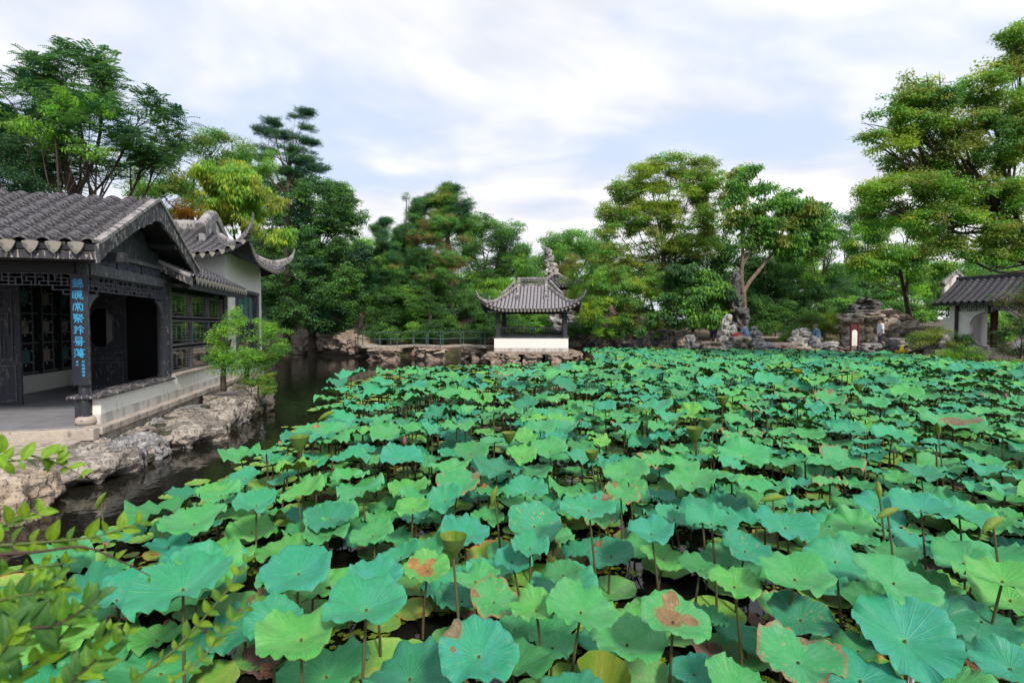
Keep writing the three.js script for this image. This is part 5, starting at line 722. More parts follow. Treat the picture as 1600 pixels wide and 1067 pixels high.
// a spray of leaves, about one unit across; each leaf two halves folded on the midrib
function spray(seed, n, len, wid, { droop = 0.3, twig = 0.5, flat = 0.5, pair = false } = {}) {
  const r = rng(seed), P = [], I = [], U = [], q = new THREE.Quaternion(), d = V(0, 0, 0), s = V(0, 0, 0), u = V(0, 0, 0);
  for (let i = 0; i < n; i++) {
    const a = r() * 6.283, y = (r() - 0.5) * 0.7, rad = twig * Math.pow(r(), 0.6);
    const c = V(Math.cos(a) * rad, y * twig, Math.sin(a) * rad);
    d.set(c.x + (r() - 0.5) * 0.8, -droop + (r() - 0.5) * 0.7, c.z + (r() - 0.5) * 0.8).normalize();
    s.set(-d.z, (r() - 0.5) * 2 * (1 - flat), d.x).addScaledVector(d, 0).normalize(); u.crossVectors(s, d); if (u.y < 0) u.negate();
    const L = len * (0.65 + r() * 0.7), W = wid * (0.7 + r() * 0.6), k = P.length / 3, put = (al, sd, up) => { P.push(c.x + d.x * al + s.x * sd + u.x * up, c.y + d.y * al + s.y * sd + u.y * up, c.z + d.z * al + s.z * sd + u.z * up); U.push(sd, al); };
    put(0, 0, 0); put(L * 0.45, W / 2, W * 0.22); put(L, 0, -L * 0.12); put(L * 0.45, -W / 2, W * 0.22); put(L * 0.5, 0, 0);
    I.push(k, k + 1, k + 4, k + 4, k + 1, k + 2, k, k + 4, k + 3, k + 4, k + 2, k + 3);
  }
  return geo(P, I, U);
}
function pinnate(seed, fr, n, L) {         // compound leaves: rows of small leaflets on arching stalks
  const r = rng(seed), list = [], P = [], I = [], U = [];
  for (let f = 0; f < fr; f++) {
    const a = r() * 6.283, e = 0.1 + r() * 0.5, o = V((r() - 0.5) * 0.5, (r() - 0.5) * 0.4, (r() - 0.5) * 0.5), d = V(Math.cos(a), e, Math.sin(a)).normalize(), s = V(-d.z, (r() - 0.5) * 0.5, d.x).normalize();
    for (let i = 1; i <= n; i++) for (const sd of [-1, 1]) { const t = i / n, c = o.clone().addScaledVector(d, L * t).add(V(0, -0.35 * L * t * t, 0)), g = s.clone().multiplyScalar(sd).addScaledVector(d, 0.5).add(V(0, -0.3, 0)).normalize(), w = d.clone().multiplyScalar(0.032), l = L * 0.26, k = P.length / 3; for (const p of [c, c.clone().addScaledVector(g, l * 0.5).add(w), c.clone().addScaledVector(g, l), c.clone().addScaledVector(g, l * 0.5).sub(w)]) { P.push(p.x, p.y, p.z); U.push(0, 0); } I.push(k, k + 1, k + 2, k, k + 2, k + 3); }
  }
  return geo(P, I, U);
}
function needles(seed, n, L, w, upBias = 0.5) {
  const r = rng(seed), P = [], I = [], U = [];
  for (let i = 0; i < n; i++) { const a = r() * 6.283, d = V(Math.cos(a), upBias + (r() - 0.5) * 1.2, Math.sin(a)).normalize(), o = V((r() - 0.5) * 0.7, (r() - 0.5) * 0.25, (r() - 0.5) * 0.7), s = V(r() - 0.5, r() - 0.5, r() - 0.5).cross(d).normalize().multiplyScalar(w), k = P.length / 3, e = o.clone().addScaledVector(d, L * (0.6 + r() * 0.6)); for (const p of [o.clone().add(s), o.clone().sub(s), e]) { P.push(p.x, p.y, p.z); U.push(0, 0); } I.push(k, k + 1, k + 2); }
  return geo(P, I, U);
}
const KIND = {
  broad: [1, 2, 3].map((s) => spray(s, 34, 0.26, 0.13)), small: [4, 5, 6].map((s) => spray(s, 46, 0.17, 0.085)), large: [7, 8].map((s) => spray(s, 26, 0.36, 0.17, { droop: 0.5 })),
  maple: [9, 10, 11].map((s) => spray(s, 40, 0.20, 0.12, { flat: 0.8, droop: 0.2 })), fine: [12, 13].map((s) => pinnate(s, 7, 7, 0.62)), hang: [14, 15].map((s) => spray(s, 30, 0.42, 0.12, { droop: 1.1 })),
  bamboo: [16, 17].map((s) => spray(s, 36, 0.42, 0.055, { droop: 0.55 })), pine: [18, 19, 20].map((s) => needles(s, 90, 0.34, 0.012)),
};
const tone = (c, r, k = 0.35) => { const f = 1 - k / 2 + r() * k, h = (r() - 0.5) * 0.3; return lin(c[0] * f * (1 + h), c[1] * f, c[2] * f * (1 - h)); };
let treeSeed = 100;
// lobes: [px, py, rx, ry, depth offset] in photo pixels; each becomes a rounded mass of sprays on its own limb
function tree(name, label, category, o) {
  const { d, lobes, kind = 'broad', cols, size = 0.55, dens = 1, trunk = 0.2, bark = M.bark, gap = kind === 'pine' ? -0.25 : 0.0, group, base, shell = 0.5, lean = [0, 0], limbs = true } = o, r = rng(treeSeed++);
  const L = lobes.map(([px, py, rx, ry, dd = 0]) => { const D = d + dd, c = at(px, py, D); return { c, rx: rx * D / 800, ry: ry * D / 800 * (o.flat ?? 1), rz: Math.max(rx, ry) * 0.85 * D / 800, D }; });
  let low = L.reduce((a, b) => (b.c.y - b.ry < a.c.y - a.ry ? b : a)), bp;
  if (base) { const b = at(base[0], 520, base[1] ?? d); bp = V(b.x, groundY(b.x, b.z) - 0.15, b.z); } else { const cx = L.reduce((s, l) => s + l.c.x, 0) / L.length, cz = L.reduce((s, l) => s + l.c.z, 0) / L.length; bp = V(cx, groundY(cx, cz) - 0.15, cz); }
  const t = thing(name, label, category, bp, 0, group), rel = (v) => v.clone().sub(bp);
  // trunk and limbs
  const wood = [], mass = L.reduce((s, l) => s + l.rx * l.ry, 0), top = L.reduce((s, l) => s.add(l.c.clone().multiplyScalar(l.rx * l.ry / mass)), V(0, 0, 0)), topR = rel(top), H = topR.y;
  const fork = V(topR.x * 0.4 + lean[0], Math.max(0.4, H * (o.fork ?? 0.45)), topR.z * 0.4 + lean[1]), crownTop = V(topR.x, H * 1.02, topR.z);
  wood.push(tube([V(0, 0, 0), V(fork.x * 0.35 + (r() - 0.5) * trunk, fork.y * 0.5, fork.z * 0.35), fork, V(lerp(fork.x, crownTop.x, 0.6), lerp(fork.y, crownTop.y, 0.6), lerp(fork.z, crownTop.z, 0.6)), crownTop], [trunk * 1.25, trunk, trunk * 0.85, trunk * 0.5, trunk * 0.18], 9, 4));
  const twigs = [];
  if (limbs) for (const l of L) {
    const c = rel(l.c), f = 0.1 + r() * 0.5, s = V(lerp(fork.x, crownTop.x, f), lerp(fork.y, crownTop.y, f), lerp(fork.z, crownTop.z, f)); if (s.y > c.y) s.lerp(fork, 0.8);
    const m = s.clone().lerp(c, 0.5).add(V((r() - 0.5) * 0.5, -0.1 * s.distanceTo(c), (r() - 0.5) * 0.5)), rr0 = trunk * (0.17 + 0.15 * r());
    wood.push(tube([s, m, c.clone().lerp(m, 0.22)], [rr0, rr0 * 0.7, rr0 * 0.35], 6, 4));
    for (let k = 0; k < (o.twigs ?? 5); k++) { const a = r() * 6.283, e = V(c.x + Math.cos(a) * l.rx * 0.8, c.y + (r() * 1.2 - 0.6) * l.ry * 0.7, c.z + Math.sin(a) * l.rz * 0.8), b = m.clone().lerp(c, 0.2 + r() * 0.8); twigs.push(tube([b, b.clone().lerp(e, 0.5).add(V(0, 0.08 * l.ry, 0)), e], [rr0 * 0.38, rr0 * 0.24, rr0 * 0.09], 5, 2, false)); }
  }
  part('trunk', merge(wood), bark, t); if (twigs.length) part('branches', merge(twigs), bark, t);
  // sprays
  const G = [KIND[kind][treeSeed % KIND[kind].length]], lists = G.map(() => []), q = new THREE.Quaternion(), eu = new THREE.Euler(), sc = V(0, 0, 0), m4 = new THREE.Matrix4();
  for (const l of L) {
    const n = Math.max(kind === 'pine' ? 44 : 12, Math.round(dens * 62 * l.rx * l.ry / (size * size) * (0.6 + 0.4 * Math.min(1.6, l.rz / Math.min(l.rx, l.ry)))));
    for (let i = 0; i < n; i++) {
      const a = r() * 6.283, z = r() * 2 - 1, s = Math.sqrt(1 - z * z), R = shell + (1 - shell) * Math.pow(r(), 0.7), w = 1 + 0.30 * fbm(Math.cos(a) * s * 1.6 + l.c.x, z * 1.6 + l.c.y, Math.sin(a) * s * 1.6, 3);
      const p = V(l.c.x + Math.cos(a) * s * l.rx * R * w, l.c.y + z * l.ry * R * w, l.c.z + Math.sin(a) * s * l.rz * R * w);
      if (n3(p.x * 0.9 / size * 0.55, p.y * 0.9 / size * 0.55, p.z * 0.9 / size * 0.55) < gap) continue;
      if (p.y < groundY(p.x, p.z) + 0.05) continue;
      const k = size * (0.75 + r() * 0.5); eu.set((r() - 0.5) * 0.7, r() * 6.283, (r() - 0.5) * 0.7); m4.compose(rel(p), q.setFromEuler(eu), sc.set(k, k, k));
      const cc = cols[Math.min(cols.length - 1, Math.floor(clamp(0.5 + 0.9 * n3(p.x * 0.5, p.y * 0.5, p.z * 0.5) + (r() - 0.5) * 0.35) * cols.length))];
      lists[i % G.length].push([m4.clone(), tone(cc, r)]);
    }
  }
  lists.forEach((ls, i) => { if (!ls.length) return; const im = new THREE.InstancedMesh(G[i], kind === 'pine' ? NEEDLE : LEAF, ls.length); ls.forEach(([m, c], k) => { im.setMatrixAt(k, m); im.setColorAt(k, c); }); im.name = 'crown'; im.userData.kind = 'stuff'; im.castShadow = im.receiveShadow = true; t.add(im); });
  return t;
}
const DK = [0.059, 0.161, 0.045], MD = [0.121, 0.310, 0.061], LT = [0.244, 0.505, 0.072], YG = [0.413, 0.559, 0.059], OL = [0.296, 0.365, 0.063], BL = [0.046, 0.155, 0.075], OR = [0.645, 0.322, 0.033], LM = [0.296, 0.592, 0.050], RB = [0.202, 0.148, 0.054];
// left: behind the gallery and the hall
tree('feathery_tree', 'tall airy tree with fine dark compound leaves behind the gallery roof', 'tree', { d: 20, base: [215, 20], kind: 'fine', cols: [DK, MD, BL, MD], size: 0.75, dens: 0.7, trunk: 0.3, gap: -0.06, twigs: 9, fork: 0.3,
  lobes: [[-30, 190, 60, 80, 1], [30, 160, 55, 55], [60, 110, 35, 28], [110, 100, 45, 26], [165, 110, 30, 28], [120, 150, 70, 45], [50, 220, 70, 50], [150, 205, 70, 50, -1], [225, 170, 36, 26], [265, 195, 32, 20], [240, 225, 50, 30], [10, 270, 70, 40], [110, 262, 60, 34, 1], [190, 255, 50, 30]] });
tree('understory_tree', 'dark small leaved tree low behind the left end of the gallery roof', 'tree', { d: 17.5, base: [20, 17.5], kind: 'small', cols: [DK, BL, DK, MD], size: 0.5, dens: 0.9, trunk: 0.14, lobes: [[-20, 280, 60, 50], [40, 300, 40, 22], [10, 245, 30, 26]] });
tree('bright_leaf_tree', 'thin tree with bright light green sprays in front of the feathery dark tree', 'tree', { d: 18, base: [110, 18], kind: 'broad', cols: [LT, LM, MD, MD], size: 0.42, dens: 0.34, trunk: 0.08, gap: 0.02, lobes: [[60, 205, 50, 12], [105, 180, 34, 12], [90, 220, 40, 10], [140, 240, 46, 10], [150, 165, 30, 14], [20, 175, 24, 30], [75, 150, 30, 16]] });
tree('broadleaf_tree', 'olive green broadleaf tree between the feathery tree and the yellow one', 'tree', { d: 27, base: [285, 27], kind: 'small', cols: [MD, OL, MD, LT], size: 0.62, dens: 0.9, trunk: 0.22, lobes: [[240, 270, 55, 34], [300, 250, 50, 36], [350, 235, 45, 26], [320, 290, 60, 30], [260, 310, 60, 30, 2], [390, 250, 40, 30, 2], [330, 215, 26, 14]] });
tree('yellowing_tree', 'tree with cascading yellow green leaves behind the upturned hall roof', 'tree', { d: 24.5, base: [395, 24.5], kind: 'hang', cols: [YG, LT, YG, OL], size: 0.55, dens: 0.95, trunk: 0.16, lobes: [[370, 290, 50, 30], [400, 320, 46, 26], [420, 355, 36, 22], [345, 268, 40, 24], [360, 330, 40, 30, 1], [330, 300, 30, 22], [440, 368, 20, 12]] });
tree('orange_leaf_tree', 'small tree with orange yellow leaves rising behind the gallery gable', 'tree', { d: 22.5, base: [292, 22.5], kind: 'small', cols: [OR, YG, OL, MD], size: 0.4, dens: 0.8, trunk: 0.1, lobes: [[292, 322, 34, 18], [270, 335, 24, 14], [310, 340, 26, 16]] });
// pine layers
tree('tall_pine', 'tall pine with flat needle layers standing highest left of centre', 'tree', { d: 36, base: [448, 36], kind: 'pine', cols: [BL, DK, BL], size: 0.7, dens: 1.1, flat: 0.62, trunk: 0.22, bark: M.bark, fork: 0.75, shell: 0.1, twigs: 4, lobes: [[478, 176, 16, 7], [455, 186, 22, 9], [425, 192, 18, 8], [470, 200, 22, 8], [415, 205, 22, 9], [440, 215, 34, 10], [482, 222, 20, 7], [425, 234, 28, 8], [460, 238, 34, 9], [410, 246, 20, 6], [472, 252, 34, 10], [490, 264, 24, 10], [455, 268, 30, 10]] });
tree('evergreen_tree', 'big dark evergreen filling the bank right of the white hall', 'tree', { d: 36, base: [485, 36.8], kind: 'broad', cols: [MD, DK, MD, BL], size: 0.62, dens: 1.05, trunk: 0.3, lobes: [[500, 320, 56, 44], [455, 310, 40, 40, 2], [545, 330, 30, 24], [440, 370, 50, 50, 2], [510, 385, 60, 46], [545, 400, 36, 30], [460, 430, 50, 44, -2], [520, 450, 50, 40, -1], [470, 490, 50, 32, -1], [435, 470, 30, 50, 1], [520, 500, 34, 24], [420, 420, 20, 60, 1], [545, 460, 26, 40, 1]] });
tree('camphor_tree', 'mid green rounded tree crown right of the tall pine', 'tree', { d: 41, base: [520, 41], kind: 'small', cols: [MD, DK, MD, LT], size: 0.7, dens: 0.9, trunk: 0.3, lobes: [[480, 295, 50, 24], [520, 310, 46, 30], [550, 325, 24, 16], [400, 300, 50, 40, 2], [440, 285, 40, 24], [545, 350, 24, 24]] });
tree('light_green_tree', 'small light green tree in the gap left of the pines', 'tree', { d: 46, base: [562, 46], kind: 'broad', cols: [LT, LM, MD], size: 0.8, dens: 0.9, trunk: 0.2, lobes: [[562, 385, 26, 22], [570, 420, 24, 30], [580, 450, 26, 40], [550, 440, 26, 40]] });
// pines in the left centre
const pineLayers = (cx, y0, y1, w0, w1, n, s) => { const r = rng(s), a = []; for (let i = 0; i < n; i++) { const t = i / (n - 1), w = lerp(w0, w1, t); a.push([cx + (r() - 0.5) * w * 0.9, lerp(y0, y1, t), w * (0.55 + r() * 0.4), 8 + 5 * t, (r() - 0.5) * 2]); if (t > 0.25) a.push([cx + (r() < 0.5 ? -1 : 1) * w * (0.5 + r() * 0.3), lerp(y0, y1, t) + 6, w * 0.45, 7 + 4 * t, (r() - 0.5) * 2]); } return a; };
tree('slim_pine', 'slim pine with open tiers at the left edge of the pine group', 'tree', { d: 38, base: [600, 38], kind: 'pine', cols: [MD, BL, DK, MD], size: 0.8, dens: 1.2, trunk: 0.14, fork: 0.7, shell: 0.15, twigs: 3, lobes: pineLayers(598, 345, 470, 16, 44, 12, 3) });
tree('pointed_pine', 'pointed pine with dense upright tip in the pine group', 'tree', { d: 40, base: [640, 40], kind: 'pine', cols: [BL, DK, MD, DK], size: 0.9, dens: 1.25, trunk: 0.2, fork: 0.7, shell: 0.15, twigs: 3, lobes: pineLayers(642, 304, 470, 18, 54, 14, 7) });
tree('leaning_pine', 'pine with a broad rounded top arching towards the pointed pine', 'tree', { d: 42, base: [705, 42], kind: 'pine', cols: [BL, DK, MD, OL], size: 0.95, dens: 1.5, trunk: 0.26, fork: 0.7, shell: 0.25, twigs: 4, lobes: [[705, 298, 20, 9], [690, 312, 30, 10], [715, 320, 26, 14], [665, 318, 28, 9], [700, 335, 30, 12], [720, 345, 26, 14], [650, 330, 20, 9], [690, 358, 40, 14]] });
tree('reddish_pine', 'pine with reddish brown tinged needles low in the pine group', 'tree', { d: 37, base: [672, 37], kind: 'pine', cols: [MD, RB, MD, DK], size: 0.85, dens: 1.1, trunk: 0.16, fork: 0.6, shell: 0.2, lobes: [[690, 350, 34, 12], [705, 380, 30, 14], [665, 372, 34, 12], [650, 400, 40, 14], [690, 408, 40, 14], [630, 425, 40, 14], [680, 432, 36, 14], [640, 450, 40, 14]] });
tree('dense_evergreen', 'broad dark evergreen mass behind the pond pavilion', 'tree', { d: 47, base: [760, 47], kind: 'small', cols: [MD, DK, MD, LT], size: 0.85, dens: 1.0, trunk: 0.35, lobes: [[750, 350, 40, 22], [785, 362, 36, 22], [720, 375, 40, 30], [765, 385, 56, 34], [800, 385, 26, 24], [740, 425, 60, 40], [800, 420, 30, 36], [700, 445, 50, 40, -2], [770, 460, 50, 36], [820, 445, 16, 30, 2], [815, 410, 18, 24, 2]] });
tree('distant_tree', 'pale mid green tree crown in the gap behind the limestone peak', 'tree', { d: 62, base: [892, 62], kind: 'small', cols: [MD, LT, MD], size: 1.1, dens: 1.1, trunk: 0.4, lobes: [[895, 378, 36, 20], [865, 392, 24, 18], [920, 392, 24, 22], [890, 405, 50, 28], [850, 415, 24, 28], [910, 440, 40, 40], [930, 385, 30, 26], [870, 375, 26, 16]] });
tree('distant_tree', 'far green crown filling the gap between the hall evergreen and the pines', 'tree', { d: 57, base: [580, 57], kind: 'small', cols: [MD, LT, MD], size: 1.0, dens: 1.0, trunk: 0.3, lobes: [[575, 395, 40, 26], [555, 420, 40, 40], [600, 425, 40, 40], [620, 400, 30, 26]] });
// bamboo thickets
function bamboo(label, d, lobes, base, cols, dens = 1) { const t = tree('bamboo_clump', label, 'bamboo', { d, base, kind: 'bamboo', cols, size: 0.75, dens, trunk: 0.06, lobes, limbs: false, shell: 0.2 }), r = rng(d * 10), st = []; for (let i = 0; i < 12; i++) { const x = (r() - 0.5) * 3.4, z = (r() - 0.5) * 1.6, h = 3 + r() * 2; st.push(tube([V(x, 0, z), V(x * 1.05, h * 0.6, z), V(x * 1.2 + 0.2, h, z)], [0.04, 0.035, 0.015], 5, 3)); } part('culms', merge(st), std({ color: lin(0.10, 0.14, 0.03) }), t); return t; }
bamboo('bright bamboo thicket left of the pond pavilion roof', 43, [[740, 452, 24, 14], [770, 445, 26, 16], [800, 452, 26, 18], [825, 432, 20, 34], [815, 400, 14, 24], [755, 470, 40, 20, -3]], [790, 43], [LT, LM, MD, MD], 1.0);
bamboo('bright bamboo thicket right of the pond pavilion roof', 41, [[925, 420, 30, 22], [905, 440, 28, 20], [940, 400, 22, 20], [930, 455, 34, 26], [895, 465, 20, 16], [955, 440, 26, 30, 1], [915, 480, 30, 20, -3]], [925, 41], [LM, LT, YG, MD], 1.0);
// right of centre
tree('spreading_tree', 'big spreading tree with olive yellow crown right of the pavilion', 'tree', { d: 36.5, base: [1048, 36.5], kind: 'maple', cols: [OL, LT, OL, YG], size: 0.62, dens: 1.05, trunk: 0.24, gap: -0.02, flat: 0.85, fork: 0.42, twigs: 7, lobes: [[1050, 258, 46, 18], [1095, 262, 34, 18], [1015, 275, 50, 22], [1080, 285, 56, 24], [980, 300, 36, 22], [1040, 308, 60, 24], [1110, 305, 34, 24], [960, 330, 28, 20], [1005, 335, 50, 26], [1070, 340, 54, 28], [1120, 350, 30, 30], [965, 362, 34, 22], [1020, 372, 46, 24], [1080, 385, 46, 26], [960, 400, 34, 30], [1000, 420, 44, 32, 1], [950, 440, 34, 30, -1], [1030, 440, 30, 30, 2]] });
tree('olive_shrub_tree', 'olive green bushy tree leaning over the bank right of the pavilion', 'tree', { d: 34, base: [965, 34.6], kind: 'maple', cols: [OL, MD, LT, YG], size: 0.5, dens: 0.95, trunk: 0.13, lobes: [[930, 455, 26, 24], [960, 440, 36, 30], [990, 465, 34, 30], [950, 485, 40, 24], [1000, 500, 36, 22], [920, 490, 22, 20], [1010, 440, 30, 30]] });
tree('dark_backing_tree', 'dark green tree in the shade behind the forked trunk', 'tree', { d: 40, base: [1150, 40], kind: 'broad', cols: [DK, MD, DK, MD], size: 0.75, dens: 1.0, trunk: 0.2, lobes: [[1110, 400, 40, 40], [1150, 430, 44, 50], [1190, 440, 44, 50], [1230, 450, 44, 44], [1120, 470, 40, 40], [1180, 490, 50, 30], [1060, 410, 34, 40, 1], [1080, 480, 40, 34, 2], [1250, 490, 50, 26], [1290, 470, 40, 44, 1], [1330, 460, 40, 44, 2]] });
tree('glossy_bush_tree', 'bushy tree with larger bright green leaves left of the forked trunk', 'tree', { d: 31.6, base: [1085, 32.2], kind: 'large', cols: [MD, LT, MD, DK], size: 0.62, dens: 1.0, trunk: 0.12, lobes: [[1070, 430, 34, 18], [1105, 440, 30, 22], [1050, 455, 26, 22], [1090, 465, 40, 24], [1125, 470, 22, 30], [1065, 490, 34, 20], [1105, 495, 30, 18], [1035, 500, 26, 16], [1020, 518, 26, 10]] });
{ // the tree with the bare forked trunk
  const t = tree('forked_tree', 'tree with a bare pale trunk forking widely above the seated person', 'tree', { d: 32.6, base: [1163, 32.6], kind: 'large', cols: [MD, LT, MD, OL], size: 0.55, dens: 0.62, trunk: 0.05, limbs: false, gap: -0.04, shell: 0.3, lobes: [[1165, 272, 26, 16], [1150, 300, 34, 20], [1190, 300, 34, 18], [1225, 318, 40, 20], [1180, 335, 40, 22], [1250, 335, 34, 22], [1145, 340, 30, 24], [1215, 355, 40, 24], [1262, 360, 30, 26], [1180, 375, 34, 20], [1240, 385, 40, 24], [1280, 330, 24, 20], [1290, 372, 22, 24]] });
  const o = t.position, P = (x, y, dd = 0) => at(x, y, 32.6 + dd).sub(o), b = [[[1163, 512], [1162, 480], [1161, 455]], 0.21, [[1161, 458], [1172, 440], [1195, 412], [1212, 388], [1224, 362], [1240, 335]], 0.15, [[1161, 458], [1159, 430], [1161, 400], [1160, 360], [1163, 320], [1166, 285]], 0.14, [[1160, 415], [1172, 395], [1186, 380], [1196, 350]], 0.12, [[1161, 385], [1178, 345], [1186, 315]], 0.09, [[1212, 390], [1235, 370], [1262, 350]], 0.09, [[1161, 350], [1148, 325], [1140, 300]], 0.07, [[1224, 362], [1220, 335], [1225, 310]], 0.06], W = []; for (let i = 0; i < b.length; i += 2) { const pts = b[i].map(([x, y], k) => P(x, y, (i * 0.37 % 1 - 0.5) * k * 0.5)); const ra = pts.map((_, k) => b[i + 1] * (i ? 1 - 0.75 * k / (pts.length - 1) : 1.1 - 0.12 * k)); W.push(tube(pts, ra, 9, 5)); }
  t.children.filter((c) => c.name === 'trunk').forEach((c) => { c.geometry = merge(W); c.material = M.barkPale; });
}
tree('bluish_tree', 'dull green small leaved tree with dark trunk right of the forked one', 'tree', { d: 35, base: [1283, 35], kind: 'small', cols: [MD, BL, MD, LT], size: 0.6, dens: 0.8, trunk: 0.2, fork: 0.4, lobes: [[1262, 360, 36, 26], [1305, 350, 34, 24], [1340, 375, 28, 26], [1260, 390, 34, 26], [1300, 385, 34, 26], [1275, 420, 44, 28], [1320, 420, 30, 26], [1250, 440, 30, 22], [1300, 450, 40, 22]] });
tree('maple_tree', 'great spreading tree of fine green leaves filling the upper right', 'tree', { d: 19, base: [1700, 21], kind: 'maple', cols: [MD, OL, LT, YG], size: 0.50, dens: 1.1, trunk: 0.24, gap: -0.03, flat: 0.85, fork: 0.5, twigs: 8, lobes: [[1440, 125, 30, 22], [1415, 150, 34, 22], [1460, 155, 32, 26], [1380, 185, 38, 20], [1425, 195, 44, 22], [1365, 210, 22, 12], [1400, 228, 34, 12], [1455, 205, 34, 26], [1500, 190, 50, 30], [1510, 240, 54, 36], [1540, 140, 40, 34], [1580, 170, 50, 40], [1560, 110, 30, 26], [1595, 55, 28, 26], [1610, 90, 30, 30], [1560, 220, 60, 40], [1600, 270, 50, 50], [1440, 250, 60, 20, 1], [1420, 290, 60, 22], [1370, 300, 40, 16], [1350, 318, 24, 14], [1490, 290, 60, 34], [1550, 310, 60, 40], [1400, 330, 60, 24, 1], [1460, 345, 54, 28], [1520, 360, 54, 34], [1580, 370, 44, 40], [1620, 340, 40, 60], [1480, 390, 34, 22], [1540, 400, 30, 14], [1600, 400, 24, 14]] });
tree('yellow_green_tree', 'light yellow green tree with a slanting trunk under the great spreading tree', 'tree', { d: 26, base: [1428, 31], kind: 'maple', cols: [LT, YG, MD, LM], size: 0.5, dens: 0.8, trunk: 0.15, fork: 0.5, lobes: [[1370, 360, 34, 20], [1410, 355, 40, 22], [1350, 385, 28, 20], [1400, 390, 44, 22], [1440, 385, 34, 24], [1370, 420, 40, 18], [1425, 420, 40, 20], [1460, 420, 26, 16], [1345, 410, 20, 16]] });
tree('drooping_tree', 'dark drooping small tree with bare twigs hanging before the gatehouse', 'tree', { d: 17.5, base: [1640, 17], kind: 'small', cols: [DK, OL, RB, MD], size: 0.34, dens: 0.5, trunk: 0.1, gap: 0.0, twigs: 12, lobes: [[1585, 470, 22, 8], [1605, 455, 24, 14], [1560, 462, 18, 5], [1612, 485, 16, 14], [1640, 450, 30, 40]] });
tree('far_tree', 'far pale green tree line tree behind the gatehouse roof', 'tree', { d: 58, base: [1530, 58], kind: 'small', cols: [MD, LT, MD], size: 1.1, dens: 1.1, trunk: 0.3, lobes: [[1490, 420, 40, 14], [1540, 415, 46, 16], [1590, 418, 40, 18], [1520, 440, 90, 24], [1440, 430, 40, 20]] });
tree('far_tree', 'far light green tree seen low between the trunks at right', 'tree', { d: 52, base: [1390, 52], kind: 'broad', cols: [LT, LM, MD], size: 1.0, dens: 1.0, trunk: 0.3, lobes: [[1340, 430, 40, 30], [1400, 440, 50, 30], [1370, 410, 36, 20], [1450, 450, 40, 30], [1300, 440, 40, 30], [1240, 410, 40, 30]] });
tree('far_tree', 'far dark tree mass behind the garden left of the hall end', 'tree', { d: 52, base: [470, 52], kind: 'broad', cols: [DK, MD, DK], size: 1.1, dens: 1.0, trunk: 0.3, lobes: [[420, 430, 60, 60], [500, 440, 60, 60], [580, 460, 60, 50], [640, 470, 60, 40], [700, 480, 60, 40]] });
// shrubs
{ const lo = []; for (let i = 0; i < 26; i++) lo.push([380 + i * 52, 462 + 14 * Math.sin(i * 2.3), 46, 40 + 12 * Math.sin(i * 1.7), 3 * Math.sin(i)]);
  const t = tree('far_wood', 'dense green wood closing the view behind all the garden trees', 'wood', { d: 60, kind: 'broad', cols: [DK, MD, DK, MD], size: 1.15, dens: 0.8, trunk: 0.2, limbs: false, lobes: lo }); t.userData.kind = 'stuff'; }
function shrub(label, d, lobes, kind, cols, size = 0.45, dens = 1.1, name = 'shrub') { return tree(name, label, 'shrub', { d, lobes, kind, cols, size, dens, trunk: 0.05, fork: 0.3, shell: 0.55, twigs: 3 }); }
shrub('large rounded dark green bush behind the zigzag bridge', 37, [[640, 470, 50, 28], [610, 500, 40, 28], [660, 500, 52, 30], [690, 515, 30, 16], [600, 520, 36, 12], [645, 520, 60, 14]], 'small', [MD, DK, MD, LT], 0.6);
shrub('hedge of ivy like leaves between the bush and the pavilion', 38, [[715, 490, 36, 30], [750, 485, 32, 34], [770, 500, 26, 26], [735, 515, 50, 16], [700, 460, 24, 16], [790, 510, 30, 20, 1]], 'small', [DK, MD, DK], 0.55);
shrub('low light shrubs on the slope seen through the pavilion', 40, [[815, 490, 24, 14], [845, 500, 24, 12], [800, 508, 24, 14], [835, 512, 40, 12], [870, 510, 24, 14]], 'broad', [LT, MD, LM], 0.5);
shrub('reddish green bush clinging beside the limestone peak on the hill', 49, [[884, 425, 16, 16], [895, 412, 14, 16], [872, 432, 12, 8]], 'small', [MD, OL, RB], 0.6);
shrub('low dark shrub on the bank just right of the pavilion', 35.4, [[905, 515, 20, 14], [925, 520, 22, 14], [895, 522, 16, 10]], 'small', [MD, DK, LT], 0.4);
shrub('light green shrub clump under the olive bushy tree', 34, [[945, 520, 18, 10], [968, 512, 18, 10], [985, 522, 22, 10]], 'broad', [LT, LM, MD], 0.4);
shrub('deep green shrub behind the stone bench', 34.8, [[1185, 480, 30, 22], [1220, 490, 32, 24], [1195, 510, 34, 14], [1250, 500, 26, 20]], 'broad', [DK, MD, MD], 0.45);
shrub('yellow green shrub behind the craggy pale rock', 30.5, [[1225, 520, 20, 14], [1250, 510, 24, 14], [1280, 500, 26, 14], [1240, 532, 26, 10], [1305, 505, 24, 16], [1300, 525, 22, 14]], 'small', [OL, YG, MD, RB], 0.4);
shrub('green shrub above the rockery beside the dark peak', 33, [[1310, 480, 30, 14], [1335, 475, 24, 12], [1400, 480, 30, 12], [1430, 490, 26, 14], [1445, 480, 24, 20]], 'broad', [MD, LT, MD], 0.5);
shrub('weedy shrub in front of the gatehouse wall', 25, [[1432, 530, 18, 12], [1450, 522, 18, 14], [1480, 520, 20, 16], [1495, 530, 18, 12]], 'bamboo', [MD, OL, MD], 0.4, 0.8);
shrub('feathery green plant mass on the bank before the gatehouse', 23.6, [[1480, 555, 26, 12], [1510, 550, 26, 12], [1535, 560, 24, 10], [1500, 566, 34, 9], [1465, 566, 16, 7]], 'bamboo', [LT, MD, LM], 0.42);
shrub('dark reddish clipped bush right of the gatehouse opening', 20, [[1585, 525, 24, 18], [1610, 515, 26, 26], [1590, 545, 28, 10]], 'small', [RB, DK, OL], 0.34);
